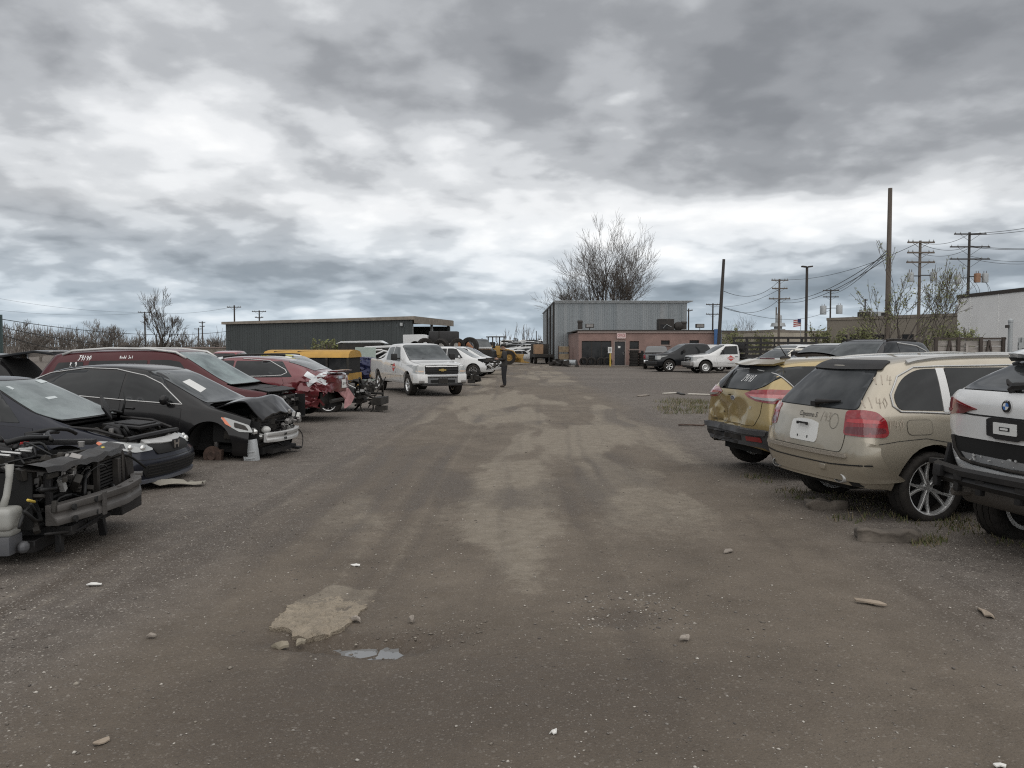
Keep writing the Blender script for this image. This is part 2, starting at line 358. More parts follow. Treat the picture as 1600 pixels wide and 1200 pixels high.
class Car:
 def __init__(c, name, label, cat, loc, heading, stations, axles, paint_mat, R=.34, arch=.40, arch_z=None, group=None, pitch=0.0, roll=0.0, dz=0.0, level=3, bulge=(.05, .05), arches=(True, True), body_label=None, dents=()):
  c.root = thing(name, label, cat, (loc[0], loc[1], dz), heading, group, rx=roll, ry=pitch)
  c.paint = paint_mat; c.R = R; c.axles = axles; c.st = stations; c.arch = arch; c.az = R if arch_z is None else arch_z; c.gap = MB(); c.level = level
  P = []
  for (xs, ws, zs) in stations:
   xl, xm, xb, xr = xs; wl, wm, wb, wr = ws; zl, zm, zb, zr = zs
   hgt = zr - zb
   P.append([(xl, wl - .04, zl), (xl, wl, zl + .05), (xl * .5 + xm * .5, wl * .35 + wm * .65, zl * .45 + zm * .55), (xm, wm, zm), (xb, wb + .012, zb - .055), (xb, wb - .012, zb + .004),
     (xb * .5 + xr * .5, (wb - .02) * .52 + wr * .48 + (.012 if hgt > .2 else 0), zb + hgt * .50), (xr, wr + .01, zr - min(.075, max(.004, hgt * .5))), (xr, wr - .045, zr - min(.022, max(.001, hgt * .25))), (xr, wr * .5, zr - .004), (xr, 0, zr)])
  n = len(P[0]); k = len(P); vs = []; idx = {}
  for i in range(k):
   for j in range(n):
    x, y, z = P[i][j]; idx[i, j, 1] = len(vs); vs.append((x, y, z))
    if y > 1e-6: idx[i, j, -1] = len(vs); vs.append((x, -y, z))
    else: idx[i, j, -1] = idx[i, j, 1]
  fs = []
  for s in (1, -1):
   for i in range(k - 1):
    for j in range(n - 1):
     q = [idx[i, j, s], idx[i + 1, j, s], idx[i + 1, j + 1, s], idx[i, j + 1, s]]
     fs.append(q if s == 1 else q[::-1])
  for (i, dr, bl) in ((0, -1, bulge[0]), (k - 1, 1, bulge[1])):
   cc = []
   for j in range(n - 1): cc.append(len(vs)); x, y, z = P[i][j]; vs.append((x + dr * bl, 0, z))
   cc.append(idx[i, n - 1, 1])
   for s in (1, -1):
    for j in range(n - 1):
     q = [idx[i, j, s], idx[i, j + 1, s], cc[j + 1], cc[j]]
     q = [a for m_, a in enumerate(q) if a not in q[:m_]]
     fs.append(q if (s == 1) == (dr == -1) else q[::-1])
  me = bpy.data.meshes.new('body'); me.from_pydata(vs, [], fs); me.materials.append(paint_mat)
  o = link('body', me); md = o.modifiers.new('s', 'SUBSURF'); md.levels = md.render_levels = level
  dg = bpy.context.evaluated_depsgraph_get(); m2 = bpy.data.meshes.new_from_object(o.evaluated_get(dg)); o.modifiers.clear()
  o.data = m2; bpy.data.meshes.remove(me); m2.name = 'body'; o.parent = c.root; c.body = o
  if body_label: o['label'] = body_label
  bm = bmesh.new(); bm.from_mesh(m2); bmesh.ops.recalc_face_normals(bm, faces=bm.faces)
  for (dc, dr_, depth, seed) in dents:           # crumpled metal
   for v in bm.verts:
    q = (v.co - Vector(dc)).length / dr_
    if q < 1:
     nz = mnoise.noise_vector(v.co * 6 + Vector((seed, 0, 0))) * .6 + mnoise.noise_vector(v.co * 15 + Vector((0, seed, 0))) * .4
     v.co += (nz * .9 + (Vector((0, 0, v.co.z)) * 0 + Vector(((-1 if dc[0] > 0 else 1), 0, 0)) * .6)) * depth * (1 - q * q)
  c.bvh = BVHTree.FromBMesh(bm)
  if arch:
   for ax, on in zip(axles, arches):
    if not on: continue
    dead = [f for f in bm.faces if (lambda q: (q.x - ax) ** 2 + (q.z - c.az) ** 2 < arch ** 2 and abs(q.y) > .45)(f.calc_center_median())]
    bmesh.ops.delete(bm, geom=dead, context='FACES')
    lip = []
    for v in bm.verts:
     if v.is_boundary and abs(v.co.y) > .4:
      d = Vector((v.co.x - ax, 0, v.co.z - c.az)); l = d.length
      if l < arch * 1.3 and v.co.z > zs_low(stations) + .02:
       d *= arch / max(l, 1e-6); v.co.x = ax + d.x; v.co.z = c.az + d.z; lip.append(v)
    ed = [e for e in bm.edges if e.is_boundary and e.verts[0] in lip and e.verts[1] in lip]
    ex = bmesh.ops.extrude_edge_only(bm, edges=ed)
    for v in [g for g in ex['geom'] if isinstance(g, bmesh.types.BMVert)]: v.co.y *= .93; d = Vector((v.co.x - ax, 0, v.co.z - c.az)); d *= .97; v.co.x = ax + d.x; v.co.z = c.az + d.z
  bm.to_mesh(m2); bm.free(); m2.shade_smooth()
  try: m2.set_sharp_from_angle(angle=math.radians(45))
  except Exception: pass
  # floor pan and wheel wells
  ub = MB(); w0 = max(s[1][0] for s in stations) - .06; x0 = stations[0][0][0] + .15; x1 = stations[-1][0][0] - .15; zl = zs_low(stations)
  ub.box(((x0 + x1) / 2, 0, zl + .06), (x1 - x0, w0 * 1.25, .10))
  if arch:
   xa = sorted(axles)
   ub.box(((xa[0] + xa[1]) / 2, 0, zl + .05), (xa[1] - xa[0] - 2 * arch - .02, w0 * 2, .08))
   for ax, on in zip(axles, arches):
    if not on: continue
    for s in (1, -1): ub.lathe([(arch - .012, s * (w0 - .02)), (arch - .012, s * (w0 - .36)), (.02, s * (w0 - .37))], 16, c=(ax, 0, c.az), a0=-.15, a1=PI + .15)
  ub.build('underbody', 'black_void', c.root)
 def _cast(c, view, a, b):
  if view == 'L': o, d = Vector((a, 4, b)), Vector((0, -1, 0))
  elif view == 'R': o, d = Vector((a, -4, b)), Vector((0, 1, 0))
  elif view == 'rear': o, d = Vector((-8, a, b)), Vector((1, 0, 0))
  elif view == 'front': o, d = Vector((8, a, b)), Vector((-1, 0, 0))
  elif view == 'top': o, d = Vector((a, b, 6)), Vector((0, 0, -1))
  else:
   d = Vector((math.cos(view), math.sin(view), 0)); pr = Vector((-d.y, d.x, 0)); o = pr * a - d * 8 + Vector((0, 0, b))
  h = c.bvh.ray_cast(o, d)
  if h[0] is None:
   best = None
   for s_ in range(2, 12):
    h = c.bvh.find_nearest(o + d * s_)
    if h[0] is not None:
     off = (h[0] - o) - d * (h[0] - o).dot(d)
     if best is None or off.length < best[0]: best = (off.length, h)
   h = best[1]
  return h[0], (h[1] if h[1].dot(d) < 0 else -h[1])
 def panel(c, name, view, poly, mt, off=.004, thick=.012, res=.07, holes=(), r=0.0, parent=None, label=None, flip=False, seam=False, warp=None):
  """a sheet cut to an outline drawn in one view and laid on the body"""
  if view == 'both':
   return [c.panel(name, v, poly, mt, off, thick, res, holes, r, parent, label, seam=seam, warp=warp) for v in ('L', 'R')]
  if flip: poly = [(-a, b) for a, b in poly][::-1]
  if r: poly = rounded(poly, r)
  pts = []
  for i in range(len(poly)):                # resample the outline
   a = Vector(poly[i]); b = Vector(poly[(i + 1) % len(poly)]); n = max(1, int((b - a).length / res))
   for j in range(n): pts.append(tuple(a + (b - a) * (j / n)))
  edges = [(i, (i + 1) % len(pts)) for i in range(len(pts))]; outline = list(pts)
  for h in holes:
   o = len(pts); pts += [tuple(p) for p in h]; edges += [(o + i, o + (i + 1) % len(h)) for i in range(len(h))]
  x0, x1 = min(p[0] for p in outline), max(p[0] for p in outline); y0, y1 = min(p[1] for p in outline), max(p[1] for p in outline)
  nx, ny = int((x1 - x0) / res), int((y1 - y0) / res)
  for i in range(1, nx + 1):
   for j in range(1, ny + 1):
    x, y = x0 + (x1 - x0) * (i + .13 * (j % 2)) / (nx + 1), y0 + (y1 - y0) * j / (ny + 1)
    if in_poly(x, y, outline) and not any(in_poly(x, y, h) for h in holes): pts.append((x, y))
  v2, e2, f2, *_ = delaunay_2d_cdt([Vector(p) for p in pts], edges, [], 0, 1e-5)
  keep = []
  for f in f2:
   m_ = sum((v2[i] for i in f), Vector((0, 0))) / len(f)
   if in_poly(m_.x, m_.y, outline) and not any(in_poly(m_.x, m_.y, h) for h in holes): keep.append(f)
  hits = [c._cast(view, p.x, p.y) for p in v2]
  ctr = sum((h[1] for h in hits), Vector())
  V = [h[0] + h[1] * off for h in hits]
  if warp: V = [warp(p) for p in V]
  F = []
  for f in keep:
   if name in ('windscreen', 'rear_window') and view in ('front', 'rear'):
    q = (V[f[1]] - V[f[0]]).cross(V[f[2]] - V[f[0]])
    if q.length < 1e-9 or abs(q.x) / q.length < .24: continue
   nrm = (V[f[1]] - V[f[0]]).cross(V[f[2]] - V[f[0]])
   F.append(tuple(f) if nrm.dot(hits[f[0]][1]) > 0 else tuple(reversed(f)))
  if thick:
   cnt = {}
   for f in F:
    for i in range(len(f)): cnt.setdefault(frozenset((f[i], f[(i + 1) % len(f)])), []).append((f[i], f[(i + 1) % len(f)]))
   dup = {}
   def d_(i, lo):
    if (i, lo) not in dup: dup[i, lo] = len(V); V.append(V[i] - hits[i][1] * thick * lo)
    return dup[i, lo]
   for k_, l_ in cnt.items():
    if len(l_) == 1: a, b = l_[0]; F.append((b, a, d_(a, 0), d_(b, 0))); F.append((d_(b, 0), d_(a, 0), d_(a, 1), d_(b, 1)))
  used = sorted({i for f in F for i in f}); rm_ = {a: b for b, a in enumerate(used)}; V = [V[i] for i in used]; F = [tuple(rm_[i] for i in f) for f in F]
  me = bpy.data.meshes.new(name); me.from_pydata(V, [], F); me.materials.append(mt if not isinstance(mt, str) else MATS[mt]); me.shade_smooth()
  try: me.set_sharp_from_angle(angle=math.radians(50))
  except Exception: pass
  o = link(name, me, parent or c.root)
  if label: o['label'] = label
  if seam: c.seam(view, outline + outline[:1], seam if not isinstance(seam, bool) else .007)
  return o
 def seam(c, view, line, w=.007, off=.0035, mb=None):
  if view == 'both': c.seam('L', line, w, off, mb); c.seam('R', line, w, off, mb); return
  mb = mb or c.gap; P = []
  for i in range(len(line) - 1):
   a, b = Vector(line[i]), Vector(line[i + 1]); n = max(1, int((b - a).length / .06))
   for j in range(n): P.append(a + (b - a) * j / n)
  P.append(Vector(line[-1])); L_, R_ = [], []
  for i, p in enumerate(P):
   t = P[min(i + 1, len(P) - 1)] - P[max(i - 1, 0)]; t = t.normalized() if t.length > 1e-9 else Vector((1, 0)); nn = Vector((-t.y, t.x)) * w / 2
   for q, l in ((p + nn, L_), (p - nn, R_)):
    h = c._cast(view, q.x, q.y); l.append(h[0] + h[1] * off)
  vs = L_ + R_; k = len(P); mb.add(vs, [(i, i + 1, k + i + 1, k + i) for i in range(k - 1)])
 def trim(c, name, view, line, mt, r=.012, off=.006, parent=None, n=6):
  mb = MB()
  for v in (('L', 'R') if view == 'both' else (view,)):
   P = []
   for i in range(len(line) - 1):
    a, b = Vector(line[i]), Vector(line[i + 1]); k = max(1, int((b - a).length / .05))
    for j in range(k): P.append(a + (b - a) * j / k)
   P.append(Vector(line[-1])); hs = [c._cast(v, p.x, p.y) for p in P]
   one = mb if view != 'both' else MB()
   one.tube([h[0] + h[1] * off for h in hs], r, n)
   if view == 'both': one.build(name, mt, parent or c.root, True)
  if view != 'both': return mb.build(name, mt, parent or c.root, True)
 def write(c, name, view, text, at, h, mt, w=.012, slant=0.0, off=.006, parent=None):
  mb = MB()
  for st in strokes(text, h):
   if view in ('rear', 'R') : pts = [(at[0] + (a + b * slant) * (1 if view == 'R' else -1), at[1] + b + a * .0) for a, b in st]
   else: pts = [(at[0] - (a + b * slant) * (1 if view == 'L' else 1) * (1 if view == 'L' else -1), at[1] + b) for a, b in st]
   c.seam(view, pts, w, off, mb)
  return mb.build(name, mt, parent or c.root, fix=False)
 def letters(c, name, view, text, at, size, mt, off=.006, sx=1.0, slant=0.0, parent=None):
  vs, fs = text_geo(text, size); V = []
  for a, b in vs:
   a = a * sx + b * slant
   p = (at[0] + (a if view in ('R', 'front') else -a), at[1] + b); h = c._cast(view, *p); V.append(h[0] + h[1] * off)
  mb = MB(); mb.add(V, fs); return mb.build(name, mt, parent or c.root, fix=False)
 def wheels(c, R=None, rr=.22, W=.24, style='five', which=((0, 1), (0, -1), (1, 1), (1, -1)), rim_mat='alloy', track=None, steer=0.0, sink=0.0):
  R = R or c.R; tm, rm, bm_ = wheel_meshes(R, rr, W, style, rim_mat=rim_mat); tr = track or (max(s[1][1] for s in c.st) - W / 2 - .03)
  for a, s in which:
   w = link('wheel', None, c.root, (c.axles[a], s * tr, R - sink), (0, RNG.uniform(0, 6), (PI if s > 0 else 0) + (steer if a == 1 else 0))); w.empty_display_size = .1
   w.rotation_mode = 'XYZ'
   link('tyre', tm, w); link('rim', rm, w); link('brake_disc', bm_, w)
 def mirror(c, x, z, mt='black_plastic', w=None, size=(.12, .2, .16)):
  for s in (1, -1):
   h = c._cast('L' if s > 0 else 'R', x, z)[0]; mb = MB()
   mb.ball((0, 0, 0), (size[0] / 2, size[1] / 2, size[2] / 2), 12); mb.box((.02, -s * size[1] * .5, -size[2] * .35), (.06, size[1] * .5, .04))
   mb.build('mirror', mt, c.root, True, (h.x, h.y + s * size[1] * .62, h.z + .02))
 def handle(c, door, view, x, z, mt, w=.19):
  h = c._cast(view, x, z); s = 1 if view == 'L' else -1
  mb = MB(); mb.tube([(h[0].x - w / 2, h[0].y - s * .01, h[0].z), (h[0].x - w * .35, h[0].y + s * .035, h[0].z + .004), (h[0].x + w * .35, h[0].y + s * .035, h[0].z + .004), (h[0].x + w / 2, h[0].y - s * .01, h[0].z)], .014, 6)
  return mb.build('handle', mt, door, True)
 def finish(c):
  if c.gap.v: c.gap.build('panel_gap', 'gap', c.root, fix=False)
def zs_low(st): return min(s[2][0] for s in st)
def arch_hole(ax, az, r): return circle(ax, az, r, 32)
def lin(a, b, t): return a + (b - a) * t
# ------------------------------------------------------------------ buildings, fences, poles
mat('steel_wall', (.26, .29, .305), .42, metal=.35, var=.38, vscale=.7, dirt=.5, dirtcol=(.17, .12, .09), dscale=.7, stretch=(1, 1, .25))
mat('shed_green', (.045, .052, .052), .55, var=.2, vscale=.6, stretch=(1, 1, .3))
mat('fascia_tan', (.20, .175, .145), .8, var=.3, vscale=1.5)
mat('brick_pink', (.245, .160, .138), .85, var=.22, vscale=.9, dirt=.35, dirtcol=(.12, .09, .08), dscale=.6, bump=.3, bscale=14)
mat('stucco_beige', (.21, .185, .15), .9, var=.15, vscale=.4); mat('wall_white', (.72, .72, .71), .7, var=.08, vscale=.3); mat('block_cream', (.38, .345, .28), .9, var=.12, vscale=.3)
mat('old_wood', (.30, .275, .25), .85, var=.35, vscale=2.5, stretch=(.6, 3, 6)); mat('dark_wood', (.055, .043, .036), .85, var=.35, vscale=3); mat('pole_wood', (.115, .095, .078), .9, var=.3, vscale=3, stretch=(4, 4, .4)); mat('pole_dark', (.04, .034, .03), .85)
mat('galv', (.30, .31, .31), .5, metal=.5, var=.2); mat('pot_grey', (.30, .315, .32), .5, metal=.2, var=.15); mat('pot_rust', (.22, .12, .07), .7, var=.3)
def corr_panel(w, h, pitch, depth, mtl, name='wall_panel'):
 n = max(2, int(round(w / pitch))); mb = MB(); V = []
 for i in range(n):
  x = w * i / n; p = w / n
  V += [(x, 0), (x + p * .50, 0), (x + p * .60, -depth), (x + p * .88, -depth)]
 V.append((w, 0)); k = len(V)
 mb.add([(a, b, 0) for a, b in V] + [(a, b, h) for a, b in V], [(i, i + 1, k + i + 1, k + i) for i in range(k - 1)])
 return mb.mesh(name, mtl)
def corr_wall(parent, p0, p1, h, sheet, pitch, depth, mtl, z0=0, h1=None):
 p0, p1 = Vector((*p0, z0)), Vector((*p1, z0)); L = (p1 - p0).length; n = max(1, int(round(L / sheet))); w = L / n; a = math.atan2(p1.y - p0.y, p1.x - p0.x); me = corr_panel(w, 1.0, pitch, depth, mtl)
 for i in range(n):
  o = link('wall_panel', me, parent, p0.lerp(p1, i / n), (0, 0, a)); o.scale = (.994, 1, (h if h1 is None else lin(h, h1, (i + .5) / n)) - (i % 2) * .004)
def big_shed():
 Y0, Y1 = 85.0, 117.0; x0, x1 = 4.45, 18.1; H = 6.35
 t = thing('metal_warehouse', 'tall grey corrugated metal warehouse behind the pink brick office', 'building', (0, 0, 0))
 corr_wall(t, (x0, Y0), (x1, Y0), H, .92, .23, .035, 'steel_wall'); corr_wall(t, (x0, Y1), (x0, Y0), H, 2.0, .25, .035, 'steel_wall')
 mb = MB(); mb.box(((x0 + x1) / 2, (Y0 + Y1) / 2 + .05, H / 2 - .05), (x1 - x0 - .1, Y1 - Y0 - .1, H - .15)); mb.build('core_wall', 'steel_wall', t)
 mb = MB(); mb.box(((x0 + x1) / 2 + .2, (Y0 + Y1) / 2 - .1, H + .05), (x1 - x0 + .7, Y1 - Y0 + .5, .10)); mb.build('roof', 'galv', t)
 mb = MB(); mb.box(((x0 + x1) / 2, Y0 - .10, H - .10), (x1 - x0 + .1, .10, .14)); mb.build('gutter', 'galv', t)
 for y in (Y0 + .5, Y0 + 8, Y0 + 16): mb = MB(); mb.tube([(x0 - .12, y, 0), (x0 - .12, y, H - .1)], .09, 6); mb.build('downpipe', 'pole_dark', t)
 for y in (Y0 + 3.5, Y0 + 12): mb = MB(); mb.box((x0 - .06, y, 2.6), (.08, 3.2, 5.0)); mb.build('sliding_door', 'shed_green', t)
 mb = MB(); mb.box((x0 - .12, Y0 + 1.6, 4.2), (.2, .5, .16)); mb.build('wall_light', 'galv', t)
def office():
 Y = 72.0; x0, x1 = 5.85, 17.75; H = 3.1; D = 12.7
 t = thing('brick_office', 'low pink brick office with a dark window, black door and sign reading OFFICE', 'building', (0, 0, 0))
 # front wall with openings: pieces butted end to end
 ops = [(6.12, 8.72, .06, 2.22), (8.92, 10.02, 0, 2.28), (10.32, 11.15, 1.48, 2.20), (13.08, 13.85, 1.88, 2.26), (15.58, 16.42, 1.92, 2.28)]
 mb = MB(); xs = [x0]
 for a, b, z0, z1 in ops: xs += [a, b]
 xs.append(x1)
 for i in range(0, len(xs), 2): mb.box(((xs[i] + xs[i + 1]) / 2, Y + .12, H / 2), (xs[i + 1] - xs[i], .24, H))
 for a, b, z0, z1 in ops:
  mb.box(((a + b) / 2, Y + .12, (z1 + H) / 2), (b - a, .24, H - z1))
  if z0 > .01: mb.box(((a + b) / 2, Y + .12, z0 / 2), (b - a, .24, z0))
 mb.box((x0 + .12, Y + .24 + D / 2, H / 2 - .06), (.24, D, H - .12)); mb.box((x1 - .12, Y + .24 + D / 2, H / 2 - .06), (.24, D, H - .12)); mb.build('wall', 'brick_pink', t)
 mb = MB(); mb.box(((x0 + x1) / 2, Y + D / 2, H + .03), (x1 - x0 + .3, D + .3, .10)); mb.build('roof', 'pole_dark', t); mb = MB(); mb.box(((x0 + x1) / 2, Y - .06, H - .10), (x1 - x0 + .2, .10, .16)); mb.build('coping', mat('coping_tan', (.25, .20, .18), .8), t)
 mb = MB(); mb.box(((x0 + x1) / 2, Y + 1.2, 1.4), (x1 - x0 - .6, .05, 2.8)); mb.build('interior', 'black_void', t)
 gw = glassm('dim_glass', (.015, .016, .017), .25, (.10, .10, .10), .1)
 for k, (a, b, z0, z1) in enumerate(ops):
  if k == 1: continue
  fr = MB(); w_ = .07
  for (c, d) in ((((a + b) / 2, z0 + w_ / 2), (b - a, w_)), (((a + b) / 2, z1 - w_ / 2), (b - a, w_)), ((a + w_ / 2, (z0 + z1) / 2), (w_, z1 - z0 - 2 * w_)), ((b - w_ / 2, (z0 + z1) / 2), (w_, z1 - z0 - 2 * w_))): fr.box((c[0], Y + .13, c[1]), (d[0], .08, d[1]))
  if k == 0:
   for i in (1, 2): fr.box((lin(a, b, i / 3), Y + .13, (z0 + z1) / 2), (.05, .07, z1 - z0 - 2 * w_))
  f = fr.build('window', 'pole_dark', t); mb = MB(); mb.box(((a + b) / 2, Y + .15, (z0 + z1) / 2), (b - a - 2 * w_, .01, z1 - z0 - 2 * w_)); mb.build('pane', gw, f)
  if k >= 2: mb = MB(); mb.box(((a + b) / 2, Y - .02, z0 - .05), (b - a + .16, .14, .09)); mb.build('sill', 'coping_tan', f)
 a, b = ops[1][:2]; mb = MB(); mb.box((a + .05, Y + .1, 1.14), (.10, .16, 2.28)); mb.box((b - .05, Y + .1, 1.14), (.10, .16, 2.28)); mb.box(((a + b) / 2, Y + .1, 2.22), (b - a - .2, .16, .12)); fr = mb.build('door_frame', 'coping_tan', t)
 mb = MB(); mb.box(((a + b) / 2, Y + .14, 1.07), (b - a - .22, .06, 2.1)); d = bevelled(mb, 'door', mat('door_black', (.012, .013, .016), .4), t, .01, 1); mb = MB(); mb.tube([(b - .25, Y + .08, 1.0), (b - .25, Y + .08, 1.25)], .02, 6); mb.build('handle', 'galv', d); mb = MB(); mb.box(((a + b) / 2 - .05, Y + .105, 1.68), (.22, .01, .18)); mb.build('notice', 'plate_white', d)
 sx, sz = (a + b) / 2 + .12, 2.68; mb = MB(); mb.box((sx, Y - .06, sz), (.80, .06, .52)); s = bevelled(mb, 'sign_board', mat('sign_pale', (.55, .42, .40), .6), t, .01, 1)
 vs, fs = text_geo('OFFICE', .215); mb = MB(); mb.add([(sx + p, Y - .095, sz + q * 1.7) for p, q in vs], fs); mb.build('sign_lettering', mat('sign_red', (.30, .06, .06), .6), s, fix=False)
 mb = MB(); mb.box((sx, Y - .5, .04), (9.5, 1.0, .08)); mb.build('kerb', mat('kerb_grey', (.20, .18, .16), .9), t)
 # things on the roof and front
 rz = H + .08
 q = thing('rooftop_unit', 'dark square air unit on the office roof', 'air unit', (14.0, 75, rz)); mb = MB(); mb.box((0, 0, .55), (1.4, 1.2, 1.0)); bevelled(mb, 'casing', 'dark_metal', q, .03, 1); mb = MB(); mb.box((-.2, -.61, .35), (.7, .03, .4)); mb.build('grille', 'black_plastic', q); mb = MB(); mb.tube([(-.3, -.66, .2), (.0, -.66, .55), (.45, -.66, .3)], .025, 5); mb.build('pipe', 'galv', q)
 q = thing('satellite_dish', 'small round dish beside the roof air unit', 'dish', (15.1, 74.5, rz)); mb = MB(); mb.lathe([(.02, .0), (.25, .03), (.42, .12), (.42, .14), (.25, .055), (0, .02)], 20, axis='y', c=(0, -.1, .38)); mb.build('dish', 'dark_metal', q, True); mb = MB(); mb.tube([(0, .1, 0), (0, -.05, .38)], .03, 6); mb.build('mast', 'galv', q)
 for x, lab in ((6.9, 'boxy floodlight on the left corner of the office roof'), (16.7, 'boxy floodlight near the right end of the office roof')):
  q = thing('floodlight', lab, 'floodlight', (x, 73, rz)); mb = MB(); mb.tube([(0, 0, 0), (0, 0, .2)], .03, 5); mb.build('bracket', 'pole_dark', q); mb = MB(); mb.box((0, 0, .38), (.75, .35, .36)); bevelled(mb, 'housing', 'pole_dark', q, .03, 1); mb = MB(); mb.box((0, -.18, .38), (.6, .02, .25)); mb.build('lens', 'engine_alu', q)
 for x, h, r, lab in ((6.3, .95, .22, 'short black flue at the left end of the office roof'), (15.9, .85, .26, 'stubby black vent toward the right end of the office roof')):
  q = thing('roof_vent', lab, 'vent', (x, 76, rz)); mb = MB(); mb.lathe([(0, 0), (r, 0), (r, h * .8), (r * 1.25, h * .8), (r * 1.1, h), (0, h)], 14, axis='z'); mb.build('flue', 'pole_dark', q, 'auto'); mb = MB(); mb.lathe([(r, .0), (r * 1.5, 0), (r, .12)], 14, axis='z'); mb.build('flashing', 'galv', q)
 q = thing('blue_panel', 'bright blue panel standing at the right end of the office', 'panel', (17.95, 71.6, 0)); mb = MB(); mb.box((0, 0, 1.62), (.62, .12, 3.24)); bevelled(mb, 'sheet', mat('panel_blue', (.035, .10, .24), .6, var=.15), q, .01, 1); mb = MB(); mb.box((.18, -.07, 1.62), (.05, .03, 3.2)); mb.build('rib', 'pole_dark', q)
 q = thing('sign_post', 'yellow post with a small white sign before the office window', 'sign', (8.42, 70.2, 0)); mb = MB(); mb.lathe([(0, 0), (.075, 0), (.075, 1.15), (0, 1.15)], 10, axis='z'); mb.build('post', mat('post_yellow', (.42, .30, .05), .6), q, 'auto'); mb = MB(); mb.box((-.04, -.05, 1.42), (.34, .03, .52)); s = bevelled(mb, 'board', 'plate_white', q, .006, 1); mb = MB()
 for i in range(4): mb.box((-.04, -.068, 1.58 - .10 * i), (.22, .004, .035))
 mb.build('sign_lettering', 'engine_dark', s)
def tyre_thing(loc, label, R=.34, W=.22, rot=(PI / 2, 0, 0), group=None, rr=.6):
 tm = wheel_meshes(R, R * rr, W, 'steel')[0]; o = link('tyre', tm, None, loc, rot); return tag(o, label, 'tyre', group)
def office_tyres():
 for i, x in enumerate((6.25, 6.9, 7.75, 8.3)): tyre_thing((x, 71.3, .40), ('leftmost', 'second', 'third', 'rightmost')[i] + ' of four black tyres leaning under the office window', .40 + .02 * (i % 2), .26, (.18, .3 * i, .25 * (i - 1.5)), 'tyres leaning under the office window')
 for (x, n, lab) in ((10.55, 6, 'tyre in the taller stack right of the office door'), (11.35, 5, 'tyre in the shorter stack beside the grey pickup')):
  for i in range(n): tyre_thing((x + .03 * math.sin(i * 3), 70.9 + .03 * math.cos(i * 5), .13 + i * .235), ('lowest', 'second lowest', 'third from bottom', 'fourth from bottom', 'fifth from bottom', 'topmost')[i if i < n - 1 else 5] + ' ' + lab, .40, .235, (PI / 2, 0, i), 'tyres stacked ' + ('tall' if n == 6 else 'low'))
def dark_shed():
 t = thing('storage_shed', 'long dark corrugated shed with a flat tan fascia and open end', 'building', (0, 0, 0))
 a, b, c = Vector((-34, 97.5)), Vector((-11.15, 92.0)), Vector((-8.0, 105.2)); h0, h1 = 4.35, 4.75
 corr_wall(t, a, b, h0, .95, .30, .05, 'shed_green', h1=h1); d = a + (c - b)
 mb = MB(); F_ = [(0, 1, 2, 3), (4, 5, 6, 7)]
 def slab(P, z0s, z1s, m_, nm): mb = MB(); mb.add([(p.x, p.y, z) for p, z in zip(P, z0s)] + [(p.x, p.y, z) for p, z in zip(P, z1s)], [(3, 2, 1, 0), (4, 5, 6, 7)] + [(i, (i + 1) % 4, 4 + (i + 1) % 4, 4 + i) for i in range(4)]); return mb.build(nm, m_, t)
 e = (b - a).normalized(); n = Vector((e.y, -e.x)); o = .35
 slab([a + n * o - e * o, b + n * o + e * o, c + e * o - n * o, d - e * o - n * o], [h0 - .02, h1 - .02, h1 - .05, h0 - .05], [h0 + .28, h1 + .36, h1 + .3, h0 + .24], 'fascia_tan', 'roof')
 slab([b + n * .4 + e * .36, b + n * .4 + e * .44, c + e * .44 - n * o, c + e * .36 - n * o], [h1 - .45] * 4, [h1 + .34, h1 + .34, h1 + .26, h1 + .26], 'fascia_tan', 'fascia')
 i_ = lambda p, q, f: p + (q - p) * f
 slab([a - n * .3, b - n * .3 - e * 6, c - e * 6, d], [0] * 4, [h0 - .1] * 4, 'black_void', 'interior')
 slab([b - n * .05 - e * .3, b - n * .05 - e * .02, b - n * .35 - e * .02, b - n * .35 - e * .3], [0] * 4, [h1 - .1] * 4, 'galv', 'corner_post'); m_ = b + (c - b) * .50
 slab([m_ - e * .25, m_, m_ - n * .28, m_ - e * .25 - n * .28], [0] * 4, [h1 - .1] * 4, 'galv', 'centre_post'); m_ = c
 slab([m_ - e * .25 + n * .3, m_ + n * .3, m_, m_ - e * .25], [0] * 4, [h1 - .1] * 4, 'shed_green', 'end_post'); slab([d - n * .1, c - n * .1, c - n * .3, d - n * .3], [0] * 4, [h0 - .06] * 4, 'shed_green', 'back_wall')
 mb = MB(); mb.box((-12.4, 92.0, 4.2), (.3, .25, .35)); mb.build('wall_light', 'galv', t)
